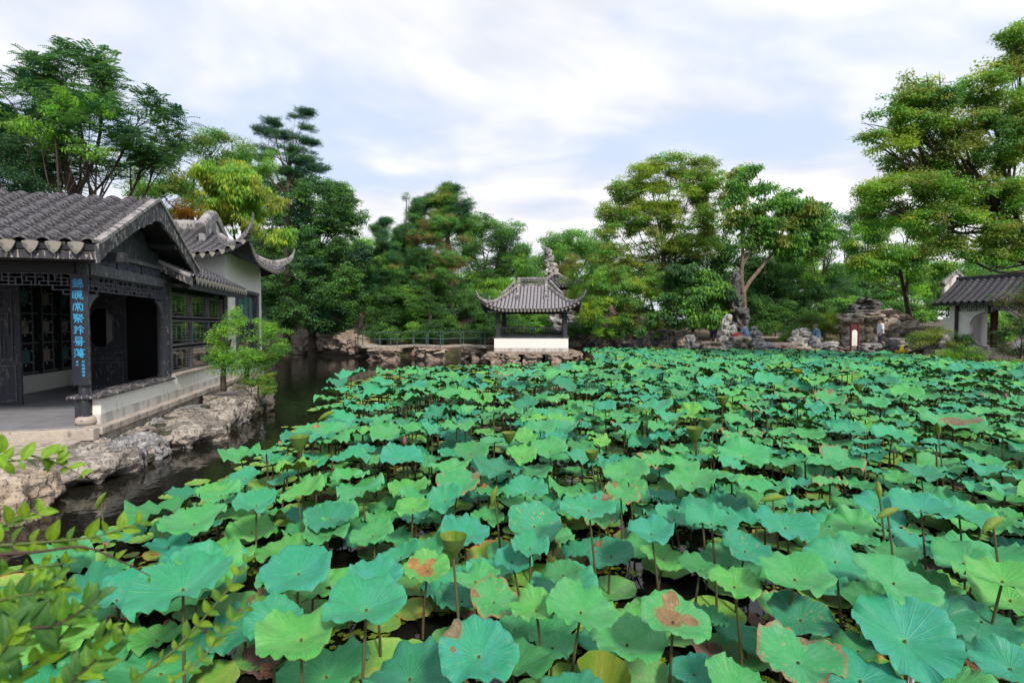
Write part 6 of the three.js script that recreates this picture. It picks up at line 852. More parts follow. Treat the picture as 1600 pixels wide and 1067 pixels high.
shrub('grassy yellow green plants along the right bank', 18.5, [[1545, 572, 24, 6], [1575, 568, 26, 7], [1600, 572, 26, 8], [1560, 580, 26, 4]], 'bamboo', [LT, YG, MD], 0.34);
shrub('garden shrubs seen through the flower shaped opening', 31.5, [[1535, 500, 26, 20], [1570, 505, 26, 20], [1600, 500, 26, 26], [1550, 525, 36, 12]], 'broad', [LT, MD, LM], 0.5);
{ // the small tree on the embankment before the hall
  const t = tree('embankment_tree', 'small bright green two stemmed tree on the rocks before the white hall', 'tree', { d: 12.3, kind: 'small', base: [362, 12.2], cols: [LT, LM, MD, YG], size: 0.25, dens: 0.8, trunk: 0.02, limbs: false, gap: -0.08, shell: 0.1, lobes: [[362, 522, 26, 28], [345, 548, 22, 22], [385, 532, 30, 30], [415, 547, 30, 24], [375, 558, 40, 22], [410, 525, 22, 18], [400, 568, 34, 16], [438, 528, 10, 6], [432, 550, 14, 6], [372, 500, 8, 14], [398, 512, 8, 12], [425, 515, 7, 7], [352, 510, 8, 12], [366, 488, 4, 14], [384, 498, 4, 14], [446, 517, 8, 3], [440, 540, 12, 3], [334, 528, 5, 14], [375, 578, 44, 14], [350, 568, 20, 16], [405, 502, 4, 12], [422, 505, 3, 9], [330, 560, 10, 5], [445, 545, 8, 3]] });
  const o = t.position, P = (x, y, d = 12.3) => at(x, y, d).sub(o), W = [[[[349, 612], [348, 585], [351, 560], [360, 530]], 0.07], [[[383, 600], [386, 575], [384, 555], [382, 530]], 0.06], [[[386, 575], [400, 562], [418, 545]], 0.035], [[[351, 562], [340, 548]], 0.03], [[[384, 552], [405, 540], [420, 525]], 0.025], [[[349, 575], [370, 552]], 0.03]].map(([p, r]) => tube(p.map(([x, y]) => P(x, y)), [r, r * 0.8, r * 0.4], 7, 4)); t.children.filter((c) => c.name === 'trunk').forEach((c) => { c.geometry = merge(W); });
  shrub('low fern like shrub at the foot of the small embankment tree', 12.4, [[395, 590, 26, 9], [415, 600, 14, 18], [375, 600, 22, 6], [422, 580, 9, 14]], 'small', [MD, LT, OL], 0.2, 0.9, 'low_shrub');
}
// ------------------------------------------------------------------ lotus
function lotusGeo(seed, { cup = 0.5, wave = 0.12, droop = 0.2, fold = 0, ruff = 0.042, seg = 56, rings = [0, 0.05, 0.13, 0.26, 0.42, 0.58, 0.7, 0.8, 0.88, 0.94, 1], dip = 0.05 } = {}) {
  const r = rng(seed * 77 + 5), W = [2, 3, 4, 5, 7, 9].map((f, i) => [f, r() * 6.283, (0.6 + r() * 0.8) / (1 + i * 0.22)]), RF = [11, 15, 20].map((f) => [f, r() * 6.283, 0.4 + r()]), S = [2, 3, 5, 8].map((f, i) => [f, r() * 6.283, 0.045 / (1 + i * 0.5)]), f0 = r() * 6.283, P = [], U = [], I = [];
  for (const q of rings) for (let k = 0; k <= seg; k++) {
    const a = (k % seg) / seg * 6.28319; let wv = 0, rf = 0, sh = 1;
    for (const [f, p, m] of W) wv += m * Math.sin(f * a + p); for (const [f, p, m] of RF) rf += m * Math.sin(f * a + p); for (const [f, p, m] of S) sh += m * Math.sin(f * a + p);
    const vein = 0.013 * Math.cos(a * 21) * q * (1 - q * 0.5);
    const h = cup > 2 ? 1.25 * Math.pow(q, 1.25) : (0.19 + cup * 0.19) * Math.pow(q, 1.4) - 0.16 * droop * Math.pow(Math.max(0, q - 0.78) / 0.22, 2) + wave * 0.56 * wv * Math.pow(q, 2.8) + ruff * rf * Math.pow(q, 5) + fold * Math.cos(2 * (a - f0)) * q * q + vein - dip * Math.exp(-Math.pow(q / 0.13, 2));
    const rr = q * sh * (1 - (cup > 2 ? 0.28 : 0.10 * cup) * q); P.push(Math.cos(a) * rr, h, Math.sin(a) * rr); U.push(0.5 + Math.cos(a) * q * 0.495, 0.5 + Math.sin(a) * q * 0.495);
  }
  const m = seg + 1; for (let j = 0; j < rings.length - 1; j++) for (let k = 0; k < seg; k++) { const a = j * m + k, b = a + m; if (j) I.push(a, a + 1, b); I.push(b, a + 1, b + 1); }
  const top = geo(P, I, U); if (rings.length < 8) return top;
  const P2 = P.map((v, i) => (i % 3 === 1 ? v - 0.010 : v)), U2 = U.map((v) => 0.01 + v * 0.09), I2 = []; for (let i = 0; i < I.length; i += 3) I2.push(I[i], I[i + 2], I[i + 1]);   // the paler underside, in the corner of the skin
  return merge([top, geo(P2, I2, U2)]);
}
const blades = [
  { cup: 0.55, wave: 0.10, droop: 0.35 }, { cup: 0.75, wave: 0.12, droop: 0.5, ruff: 0.035 }, { cup: 0.35, wave: 0.14, droop: 0.2, fold: 0.10 }, { cup: 0.62, wave: 0.09, droop: 0.6 }, { cup: 0.85, wave: 0.16, droop: 0.5, fold: -0.12 }, { cup: 0.4, wave: 0.16, droop: 0.5, fold: 0.16, ruff: 0.04 },
  { cup: 0.25, wave: 0.18, droop: 0.3, fold: -0.2 }, { cup: 0.7, wave: 0.08, droop: 0.7, ruff: 0.03 }, { cup: 0.5, wave: 0.13, droop: 0.9, fold: 0.08 }, { cup: 0.6, wave: 0.15, droop: 0.3, ruff: 0.045 }, { cup: 0.15, wave: 0.15, droop: 0.8, fold: 0.2 }, { cup: 0.95, wave: 0.12, droop: 0.9 }].map((o, i) => lotusGeo(i + 1, o));
const padGeos = [0, 1, 2, 3].map((i) => lotusGeo(50 + i, { cup: 0.04, wave: 0.035, droop: 0.02, ruff: 0.012, seg: 36, rings: [0, 0.12, 0.4, 0.7, 0.9, 1], dip: 0.03 }));
const witherGeos = [0, 1, 2].map((i) => lotusGeo(70 + i, { cup: 0.2, wave: 0.30, droop: 0.6, fold: 0.3, ruff: 0.06, seg: 36, rings: [0, 0.12, 0.4, 0.7, 0.9, 1] }));
const cupped = [0, 1].map((i) => lotusGeo(80 + i, { cup: 2.4, wave: 0.16, droop: 1.2, fold: 0.14, ruff: 0.02, dip: 0.05 }));
// leaf skin: pale forking veins, waxy mottling, brown scorches and specks where a leaf has them
const leafNoise = pnoise(401), leafNoise2 = pnoise(407);
function skinTex(base, vein, o = {}) {
  const { scorch = [], specks = 0, rim = 0, seed = 1 } = o, n = pnoise(500 + seed);
  return texture(512, (u, v) => {
    const x = u * 2 - 1, y = v * 2 - 1, q = Math.hypot(x, y), a = Math.atan2(y, x) + 0.02 * Math.sin(q * 9 + seed);
    if (q > 1.06) return mul3(mix3([0.10, 0.185, 0.045], [0.155, 0.20, 0.04], leafNoise(u, v, 14, 14, 4)), 0.9 + 0.2 * n(u, v, 60, 60, 2));
    const f1 = Math.abs(Math.sin(a * 10.5)) / 10.5 * q, f2 = Math.abs(Math.sin(a * 21 + 1.57)) / 21 * q; let vv = Math.max(1 - sstep(0.002, 0.0085 + 0.004 * (1 - q), f1), (1 - sstep(0.001, 0.006, f2)) * sstep(0.45, 0.6, q) * 0.6); vv *= 0.6 * (1 - 0.4 * q);
    const m = leafNoise(u + seed * 0.13, v, 5, 5, 5), m2 = leafNoise2(u, v + seed * 0.31, 30, 30, 3); let c = mul3(mix3(base, [base[0] * 1.5, base[1] * 1.06, base[2] * 1.35], sstep(0.35, 0.7, m)), 0.86 + 0.28 * m2);
    c = mix3(c, vein, vv); c = mix3(c, [0.24, 0.30, 0.10], 1 - sstep(0.02, 0.05, q));
    for (const [sx, sy, sr] of scorch) { const d = Math.hypot(x - sx, y - sy) / sr + (n(u, v, 7, 7, 5) - 0.5) * 1.5, e = 1 - sstep(0.72, 0.95, d), h = 1 - sstep(0.85, 1.15, d); c = mix3(c, [0.24, 0.25, 0.05], h * 0.8); c = mix3(c, [0.09, 0.045, 0.02], (1 - sstep(0.78, 1.0, d)) * 0.8); c = mix3(c, mix3([0.29, 0.205, 0.105], [0.15, 0.085, 0.04], n(v, u, 11, 11, 4)), e * 0.95); }
    if (specks) { const s = sstep(0.70, 0.78, n(u + 0.3, v, 22, 22, 3)) * specks; c = mix3(c, [0.38, 0.30, 0.14], s * 0.8); }
    if (rim) { const e = sstep(0.86, 0.97, q + (n(u, v, 12, 12, 4) - 0.5) * rim); c = mix3(c, [0.33, 0.17, 0.07], e * 0.9); }
    return c;
  });
}
const veinBump = texture(512, (u, v) => { const x = u * 2 - 1, y = v * 2 - 1, q = Math.hypot(x, y), a = Math.atan2(y, x); const f1 = Math.abs(Math.sin(a * 10.5)) / 10.5 * q, f2 = Math.abs(Math.sin(a * 21 + 1.57)) / 21 * q; return 0.35 + 0.3 * leafNoise(u, v, 10, 10, 3) + 0.25 * Math.max(1 - sstep(0.002, 0.012, f1), (1 - sstep(0.001, 0.008, f2)) * sstep(0.45, 0.6, q)); }, false);
const TEAL = [0.030, 0.290, 0.128], GRN = [0.052, 0.315, 0.086], PALE = [0.10, 0.31, 0.065], VEIN = [0.13, 0.42, 0.18];
const skins = { clean: skinTex(TEAL, VEIN, { seed: 1 }), green: skinTex(GRN, [0.15, 0.38, 0.12], { seed: 2 }), specked: skinTex(TEAL, VEIN, { seed: 3, specks: 1 }), scorched: skinTex(GRN, VEIN, { seed: 4, scorch: [[0.1, 0.0, 0.42], [0.5, 0.45, 0.3], [-0.2, 0.3, 0.2]], specks: 0.6 }), burnt: skinTex(TEAL, VEIN, { seed: 5, scorch: [[0.9, 0.25, 0.3], [0.6, -0.2, 0.08]], specks: 0.3 }), edge: skinTex(GRN, VEIN, { seed: 6, rim: 0.22, specks: 0.7, scorch: [[-0.8, 0.4, 0.26]] }), pad: skinTex(PALE, [0.17, 0.36, 0.14], { seed: 7, specks: 0.5 }), padold: skinTex([0.13, 0.30, 0.065], [0.2, 0.36, 0.1], { seed: 8, specks: 1, rim: 0.3, scorch: [[0.3, -0.4, 0.2]] }), withered: skinTex([0.13, 0.09, 0.06], [0.2, 0.14, 0.1], { seed: 9 }), young: skinTex([0.16, 0.30, 0.025], [0.22, 0.36, 0.05], { seed: 10 }) };
const TINTS = [[1, 1, 1], [0.85, 0.97, 1.15], [1.4, 1.12, 0.8], [0.72, 0.76, 0.78], [1.9, 1.2, 0.62], [1.15, 1.12, 1.1]], lotusMats = {};
for (const [k, t] of Object.entries(skins)) lotusMats[k] = TINTS.map((c) => new THREE.MeshPhysicalMaterial({ map: t, color: lin(...c), bumpMap: veinBump, bumpScale: 0.006, roughness: k === 'withered' ? 0.9 : 0.52, specularIntensity: 0.6, transmission: k === 'young' ? 0.35 : 0.16, thickness: 0, side: THREE.DoubleSide, ...(k === 'pad' || k === 'padold' ? { transmission: 0, roughness: 0.5 } : {}) }));
const stalkMat = std({ map: texture(128, (u, v) => mix3([0.07, 0.10, 0.025], [0.10, 0.06, 0.03], leafNoise(u, v, 6, 6, 3))), roughness: 0.7 });
const stalkGeos = [0, 1, 2, 3].map((i) => { const r = rng(i + 900), a = r() * 6.28, b = 0.10 * r(); return tube([V(Math.cos(a) * b, -0.35, Math.sin(a) * b), V(Math.cos(a) * b * 0.8, 0.3, Math.sin(a) * b * 0.8), V(Math.cos(a) * b * 0.4, 0.7, Math.sin(a) * b * 0.4), V(0, 1, 0)], [0.011, 0.0095, 0.008, 0.007], 7, 3, false); });
const FIELD = [[-6, -1.0], [-4.2, -3.2], [-3.6, -4.6], [-3.45, -5.2], [-3.55, -6.9], [-3.15, -8], [-3.5, -9.6], [-3.9, -10.6], [-3.75, -12.0], [-2.5, -13.9], [-0.7, -15.3], [1.9, -17.0], [3.4, -20], [4.1, -25], [4.4, -31], [6.5, -31.4], [9.5, -30.2], [13.5, -29.2], [16.6, -27.2], [18.6, -25.4], [18.8, -22.6], [17.6, -20.2], [16.9, -18.2], [16.2, -15], [16, -8], [10, -1.2]];
const inPoly = (poly, x, z) => { let c = false; for (let i = 0, j = poly.length - 1; i < poly.length; j = i++) { const [ax, az] = poly[j], [bx_, bz] = poly[i]; if ((az > z) !== (bz > z) && x < (bx_ - ax) * (z - az) / (bz - az) + ax) c = !c; } return c; };
const pixel = (p) => { const c = Math.cos(-PITCH), s = Math.sin(-PITCH), y = p.y - EYE, yy = y * c - p.z * s, zz = y * s + p.z * c; return [800 + p.x / -zz * 800, 533.5 - yy / -zz * 800, -zz]; };
// leaves one can name: [px, py, width px, height m, tilt to viewer, skin, tint, blade, label]
const named = [
  [285, 905, 165, 0.80, 14, 'clean', 0, 0, 'very large dish shaped lotus leaf nearest the foreground shrub'], [303, 808, 100, 0.62, 10, 'green', 0, 3, 'round flat lotus leaf nearest the rock embankment at lower left'], [466, 884, 120, 0.6, 16, 'clean', 1, 7, 'round teal lotus leaf with pale veins right of the very large dish'],
  [428, 962, 90, 0.55, 26, 'clean', 0, 6, 'half hidden tilted lotus leaf between the large dish and the bright green leaf'], [470, 985, 140, 0.72, 4, 'green', 2, 9, 'bright grass green lotus leaf with wavy lip at the lower left'], [572, 938, 140, 0.82, 6, 'clean', 0, 1, 'bowl shaped lotus leaf with rolled front lip on a thick stalk'], [585, 900, 95, 0.6, 22, 'clean', 1, 4, 'folded bluish lotus leaf directly behind the bowl shaped one'],
  [748, 1012, 135, 0.68, 18, 'burnt', 1, 3, 'big bluish lotus leaf with small brown holes and burnt right edge at bottom centre'], [640, 1046, 160, 0.42, 8, 'clean', 3, 10, 'dark green lotus leaf shaded under the bluish one at bottom centre'], [908, 945, 115, 0.70, 18, 'green', 0, 0, 'pale veined lotus leaf with light brown centre right of bottom centre'], [838, 945, 85, 0.66, 14, 'green', 2, 4, 'narrow folded green lotus leaf tucked behind the pale veined one'], [772, 932, 85, 0.58, 22, 'edge', 0, 3, 'small lotus leaf with scorched lower left edge beside the narrow folded one'],
  [1052, 960, 118, 0.66, 20, 'scorched', 0, 7, 'lotus leaf with a large brown scorched centre and right side'], [1243, 893, 122, 0.75, 6, 'green', 0, 1, 'shallow bowl lotus leaf with a crimped rim right of the scorched leaf'], [1306, 868, 92, 0.62, 30, 'clean', 0, 10, 'dark upright lotus leaf behind the shallow crimped bowl'], [1398, 898, 130, 0.74, 26, 'green', 1, 8, 'broad tilted lotus leaf with deep radial folds at lower right'], [1415, 985, 175, 0.62, 24, 'clean', 1, 0, 'largest round lotus leaf with fine pale veins at lower right'], [1148, 908, 90, 0.66, 6, 'green', 2, 11, 'small bright bowl lotus leaf between the scorched leaf and the crimped bowl'],
  [1252, 958, 108, 0.54, 18, 'specked', 3, 7, 'deep green lotus leaf with a red brown centre'], [1248, 1022, 130, 0.6, 12, 'edge', 1, 9, 'wavy bluish lotus leaf with orange brown tip at the bottom right'], [1345, 1052, 120, 0.5, 12, 'clean', 1, 5, 'wrinkled bluish lotus leaf cut by the bottom edge'], [1568, 897, 115, 0.72, 6, 'green', 2, 1, 'pale green bowl lotus leaf at the right edge'], [1478, 955, 85, 0.5, 30, 'clean', 3, 6, 'steep dark teal lotus leaf right of the largest round one'], [1535, 962, 95, 0.44, 26, 'clean', 3, 10, 'dim green lotus leaf slanting away at the lower right edge'], [1580, 1035, 100, 0.55, 20, 'clean', 1, 2, 'bluish lotus leaf in the bottom right corner'],
  [920, 788, 90, 0.85, 10, 'burnt', 0, 3, 'lotus leaf on two tall stalks with a brown corner at right'], [835, 812, 98, 0.55, 26, 'specked', 0, 7, 'rusty specked lotus leaf tilted to the viewer in the middle'], [822, 762, 74, 0.6, 14, 'clean', 0, 0, 'round lotus leaf just behind the rusty specked one'], [955, 862, 76, 0.38, 24, 'burnt', 3, 7, 'low dark lotus leaf with one brown blotch'], [1018, 826, 78, 0.7, 12, 'clean', 1, 1, 'teal bowl lotus leaf on a long thin stalk right of the low dark leaf'], [668, 884, 76, 0.5, 20, 'scorched', 2, 0, 'pinkish brown scorched lotus leaf beside the tall cupped young leaf'], [800, 872, 62, 0.5, 16, 'clean', 1, 3, 'small tilted lotus leaf left of the curled pale leaf'], [828, 850, 70, 0.62, 10, 'clean', 0, 4, 'curled lotus leaf with a pale turned edge in the middle'],
  [516, 803, 78, 0.58, 16, 'clean', 3, 0, 'dark teal lotus leaf behind the tilted row at left'], [508, 830, 74, 0.5, 8, 'green', 0, 9, 'green lotus leaf with cupped front below the dark teal one'], [582, 830, 70, 0.42, 16, 'green', 0, 3, 'plain round green lotus leaf by the small open water gap'], [400, 782, 74, 0.64, 12, 'clean', 0, 4, 'folded lotus leaf near the open channel by the embankment'], [1165, 852, 88, 0.55, 24, 'specked', 1, 7, 'dark blue green lotus leaf splashed with tan specks'], [1112, 810, 84, 0.74, 6, 'clean', 0, 9, 'crinkled lotus leaf on a leaning brown stalk'], [1228, 815, 98, 0.68, 12, 'clean', 1, 5, 'broad folded lotus leaf below the rolled young leaf'], [1082, 746, 84, 0.66, 12, 'green', 0, 0, 'light round lotus leaf right of the middle of the pond'], [980, 732, 74, 0.66, 22, 'green', 0, 3, 'pale green lotus leaf facing the viewer near the middle'], [1440, 788, 92, 0.72, 10, 'clean', 1, 1, 'wide bluish lotus leaf below the curled pair at right'], [1500, 800, 84, 0.66, 10, 'clean', 0, 2, 'ruffled lotus leaf left of the rolled leaf at the right edge'], [645, 790, 60, 0.55, 14, 'green', 2, 1, 'yellowish small bowl lotus leaf near the tilted narrow one'], [695, 776, 62, 0.55, 40, 'clean', 0, 4, 'narrow sideways tilted lotus leaf left of the seed stalk'],
  [375, 706, 64, 0.5, 6, 'green', 0, 2, 'outermost lotus leaf nearest the rock embankment'], [1510, 560 + 35, 60, 0.7, 4, 'clean', 1, 0, 'flat lotus leaf standing free before the stones on the right'], [1490, 655, 84, 0.66, 10, 'scorched', 1, 3, 'lotus leaf with pinkish burnt left edge near the right bank']];
const SHORT = ['very large dish leaf', 'flat leaf by the embankment', 'teal veined leaf', '', 'bright grass green leaf', 'bowl leaf on a thick stalk', '', 'big bluish holed leaf', '', 'pale veined leaf', '', '', 'brown centred scorched leaf', 'crimped bowl leaf', '', 'tilted deep folded leaf', 'largest round leaf', 'small bright bowl leaf', 'red brown centred leaf', 'orange tipped wavy leaf', '', 'pale bowl leaf at right edge', '', '', '', 'leaf on two tall stalks', 'rusty specked leaf', '', 'low dark blotched leaf', '', 'pinkish scorched leaf', '', '', 'dark teal leaf', '', 'plain leaf by open water', 'folded leaf near the channel', 'dark splashed leaf', 'crinkled leaf on brown stalk', 'broad folded leaf', 'light round leaf', '', 'wide bluish leaf', 'ruffled leaf', 'yellowish small bowl leaf', 'narrow sideways leaf', 'outermost left leaf', 'free standing flat leaf', 'pink edged burnt leaf'];
const SAYS = { clean: 'blue green leaf', green: 'grass green leaf', specked: 'specked leaf', burnt: 'burnt edged leaf', edge: 'brown rimmed leaf', scorched: 'scorched leaf', young: 'cupped yellow leaf' };
{
  const r = rng(2024), all = [];
  const nearNamed = [];
  for (const [px, py, w, H, tilt, skin, tint, b, label] of named) { const p = onLevel(px, py, H), R = w / 800 * -p.z / 2 * (w > 150 ? 0.92 : 1.0); all.push({ x: p.x, z: p.z, H: H - R * 0.2, R, tilt: tilt * 0.7 + 2, dir: (r() - 0.5) * 1.6, skin, tint, b, label, spin: r() * 6.283, size: 1e6 }); nearNamed.push(all[all.length - 1]); }
  const kinds = ['clean', 'clean', 'green', 'green', 'green', 'clean', 'specked', 'green', 'clean', 'green', 'clean', 'clean', 'green', 'edge', 'clean', 'green', 'burnt', 'clean', 'green', 'clean', 'green', 'clean', 'green'], cell = new Map(), key = (x, z) => `${Math.floor(x)},${Math.floor(z)}`;
  const put = (l) => { const k = key(l.x, l.z); if (!cell.has(k)) cell.set(k, []); cell.get(k).push(l); };
  all.forEach(put);
  for (let i = 0; i < 52000; i++) {
    const x = lerp(-6.5, 19.5, r()), z = lerp(-1.6, -31.6, Math.pow(r(), 0.85)); if (!inPoly(FIELD, x, z)) continue;
    const d = -z; if (Math.abs(x) > d * 1.06 + 0.6) continue;
    const H = clamp(lerp(0.27, 0.76, sstep(3, 13, d)) + 0.3 * n3(x * 0.5, 3.3, z * 0.5) + (r() - 0.5) * 0.52, 0.12, lerp(1.1, 0.74, sstep(9, 22, d))), R = lerp(0.14, 0.30, Math.pow(r(), 0.8)) * lerp(1, 1.22, sstep(5, 16, d)); let ok = true;
    if (d < 2.2 && H > 0.6) continue;
    for (let a = -1; a <= 1 && ok; a++) for (let b = -1; b <= 1 && ok; b++) for (const l of cell.get(key(x + a, z + b)) ?? []) { const q = Math.hypot(l.x - x, l.z - z), dh = Math.abs(l.H - H); if (q < (l.R + R) * (l.label ? (dh > 0.2 ? 0.5 : 0.9) : dh > 0.2 ? (d < 7 ? 0.42 : 0.48) : (d < 7 ? 0.64 : 0.68))) { ok = false; break; } }
    if (ok && d < 9) for (const l of nearNamed) { const a = pixel(V(l.x, l.H, l.z)), b = pixel(V(x, H, z)), ra = l.R / a[2] * 800, rb_ = R / b[2] * 800; if (z > l.z && H > l.H - 0.32 && Math.abs(a[0] - b[0]) < (ra + rb_) * 0.75 && Math.abs(a[1] - b[1]) < (ra + rb_) * 0.45) { ok = false; break; } }
    if (!ok) continue;
    if (d < 8 && H > 0.45 && n3(x * 0.8 + 9, 0, z * 0.8) < -0.3) continue;             // gaps where the water shows
    const l = { x, z, H, R, tilt: (r() - 0.28) * 30, dir: (r() - 0.5) * 3.4, skin: kinds[Math.floor(r() * kinds.length)], tint: [0, 0, 0, 0, 1, 1, 1, 2, 2, 2, 3, 3, 3, 4, 5, 5, 5][Math.floor(r() * 17)], b: Math.floor(r() * blades.length), spin: r() * 6.283, size: R / d }; if (r() < 0.010) { l.skin = 'young'; l.cup = true; } all.push(l); put(l);
  }
  all.sort((a, b) => b.size - a.size);
  const eu = new THREE.Euler(), q0 = new THREE.Quaternion(), q1 = new THREE.Quaternion(), q2 = new THREE.Quaternion();
  const orient = (l) => { const ax = V(Math.cos(l.dir), 0, Math.sin(l.dir)); return q1.setFromAxisAngle(ax, l.tilt * D2R).clone().multiply(q2.setFromAxisAngle(V(0, 1, 0), l.spin)); };
  const N = 296, stuff = [], marks = nearNamed.map((l, i) => ({ q: pixel(V(l.x, l.H, l.z)), s: SHORT[i] })).filter((m) => m.s), ord = ['first', 'second', 'third', 'fourth', 'fifth', 'sixth', 'seventh', 'eighth', 'ninth', 'tenth', 'eleventh', 'twelfth', 'thirteenth', 'fourteenth', 'fifteenth', 'sixteenth'];
  const placed = (list, head) => {                 // tells like leaves apart by the nearest striking leaf, the side of it and how far out
    const by = new Map(); for (const l of list) { const q = pixel(V(l.x, l.H ?? 0.02, l.z)); let b = null, bd = 1e9; for (const m of marks) { const d = Math.hypot(m.q[0] - q[0], (m.q[1] - q[1]) * 1.6); if (d < bd) { bd = d; b = m; } } const dx = q[0] - b.q[0], dy = (q[1] - b.q[1]) * 1.6, side = Math.abs(dx) > Math.abs(dy) ? (dx < 0 ? 'left of' : 'right of') : dy < 0 ? 'behind' : 'in front of', k = `${head(l)}|${side}|${b.s}`; if (!by.has(k)) by.set(k, []); by.get(k).push([bd, l, side, b.s]); }
    for (const [, a] of by) a.sort((p, q) => p[0] - q[0]).forEach(([, l, side, s], i) => (l.label = `${head(l)}, ${ord[Math.min(i, 15)]} out ${side} the ${s}`));
  };
  placed(all.slice(0, N).filter((l) => !l.label), (l) => SAYS[l.skin]);
  all.forEach((l, i) => {
    if (i >= N) { stuff.push(l); return; }
    const t = thing('lotus_leaf', l.label, 'lotus leaf', [l.x, 0, l.z], 0, 'lotus leaves crowding the pond');
    const m = part('blade', l.cup ? cupped[i % 2] : blades[l.b], lotusMats[l.skin][l.cup ? 0 : l.tint], t); m.position.y = l.H; m.scale.setScalar(l.cup ? l.R * 0.7 : l.R); m.quaternion.copy(orient(l));
    const s = part('stalk', stalkGeos[i % 4], stalkMat, t); s.scale.set(1, l.H, 1); s.rotation.y = l.spin;
  });
  // the rest of the field, too many and too small to pick apart
  const G = new THREE.Group(); G.name = 'lotus_leaf_mass'; tag(G, 'mass of far lotus leaves spreading back to the pavilion and the right bank', 'lotus leaves', null, 'stuff'); scene.add(G);
  const bins = new Map(); for (const l of stuff) { const k = l.cup ? 'young|0|c' : `${l.skin}|${l.b % 6 + (l.b > 5 ? 6 : 0)}`, a = bins.get(k) ?? []; a.push(l); bins.set(k, a); }
  const m4 = new THREE.Matrix4();
  for (const [k, ls] of bins) { const [skin, b] = k.split('|'), im = new THREE.InstancedMesh(skin === 'young' ? cupped[0] : blades[+b], lotusMats[skin][0], ls.length); ls.forEach((l, i) => { const s = l.cup ? l.R * 0.6 : l.R; m4.compose(V(l.x, l.H, l.z), orient(l), V(s, s, s)); im.setMatrixAt(i, m4); const c = TINTS[l.tint]; im.setColorAt(i, lin(...c)); }); im.name = 'blades'; G.add(im); }
  const sm = new THREE.InstancedMesh(stalkGeos[0], stalkMat, stuff.length); stuff.forEach((l, i) => { m4.compose(V(l.x, 0, l.z), q0.setFromAxisAngle(V(0, 1, 0), l.spin), V(1.3, l.H, 1.3)); sm.setMatrixAt(i, m4); }); sm.name = 'stalks'; G.add(sm);
  console.log('lotus leaves', all.length);
  // floating pads
  const pads = [], pc = new Map(), POLY2 = [[-5, -1.6], [-4.6, -4], [-4.3, -5.4], [-4.35, -7.2], [-4.2, -9.3], [-5.4, -12.0], [-5.2, -15.5], [-6.4, -20], [-6.2, -24.5], [-2.4, -28.2], [1, -26.5], [4.2, -28], [9, -29], [15, -26], [17.5, -21], [16.5, -16], [14, -4], [8, -1.5]];
  for (let i = 0; i < 14000; i++) {
    const x = lerp(-6, 18, r()), z = lerp(-1.8, -29, Math.pow(r(), 1.1)), d = -z; if (!inPoly(POLY2, x, z) || Math.abs(x) > d * 1.05 + 0.4) continue;
    const open = !inPoly(FIELD, x, z), R = open ? 0.06 + r() * 0.12 : 0.12 + r() * 0.2; if (open && n3(x * 0.45, 7, z * 0.45) < (d > 14 ? -0.22 : -0.02) && d > 9) continue; if (!open && n3(x * 0.7, 17, z * 0.7) < -0.34) continue; let ok = true;
    for (let a = -1; a <= 1 && ok; a++) for (let b = -1; b <= 1 && ok; b++) for (const l of pc.get(key(x + a, z + b)) ?? []) if (Math.hypot(l.x - x, l.z - z) < (l.R + R) * 0.78) { ok = false; break; }
    if (!ok) continue; const l = { x, z, R, y: 0.008 + r() * 0.022, spin: r() * 6.283, b: Math.floor(r() * 4), skin: r() < 0.82 ? 'pad' : 'padold', tint: Math.floor(r() * 3), open }; pads.push(l); const k = key(x, z); if (!pc.has(k)) pc.set(k, []); pc.get(k).push(l);
  }
  pads.sort((a, b) => b.R / -b.z - a.R / -a.z); placed(pads.slice(0, 200), (l) => (l.skin === 'pad' ? 'pale green floating pad' : 'mottled old floating pad'));
  const rest = []; pads.forEach((l, i) => { if (i >= 200) { rest.push(l); return; } const m = single('floating_pad', padGeos[l.b], lotusMats[l.skin][l.tint], l.label, 'lotus pad', 'pads floating among the lotus stalks'); m.position.set(l.x, l.y, l.z); m.scale.set(l.R, l.R, l.R); m.rotation.set((l.spin % 0.3 - 0.15) * 0.2, l.spin, 0); });
  const PG = new THREE.Group(); PG.name = 'lily_pad_mass'; tag(PG, 'small floating pads scattered on the open water before the bridge', 'lily pads', null, 'stuff'); scene.add(PG);
  const pb = new Map(); for (const l of rest) { const k = `${l.skin}|${l.b}`, a = pb.get(k) ?? []; a.push(l); pb.set(k, a); }
  for (const [k, ls] of pb) { const [skin, b] = k.split('|'), im = new THREE.InstancedMesh(padGeos[+b], lotusMats[skin][0], ls.length); ls.forEach((l, i) => { m4.compose(V(l.x, l.y, l.z), q0.setFromAxisAngle(V(0, 1, 0), l.spin), V(l.R, l.R, l.R)); im.setMatrixAt(i, m4); im.setColorAt(i, l.open ? lin(1.25, 1.0, 0.7) : lin(1, 1, 1)); }); im.name = 'pads'; PG.add(im); }
  // withered leaves lying on the water or hanging from their stalks
  const dead = []; for (let i = 0; i < 60; i++) { const z = lerp(-2.2, -13, Math.pow(r(), 1.3)), x = lerp(-0.95, 0.95, r()) * -z; if (inPoly(FIELD, x, z)) dead.push({ x, z }); } placed(dead, () => 'crumpled brown withered leaf');
  dead.forEach(({ x, z, label }, i) => { const R = 0.07 + r() * 0.10, m = single('withered_leaf', witherGeos[i % 3], lotusMats.withered[i % 3], label, 'dead leaf', 'withered leaves among the stalks'); m.position.set(x, 0.035 + r() * 0.04, z); m.scale.set(R, R * 0.6, R); m.rotation.set(0, r() * 6.283, 0); });
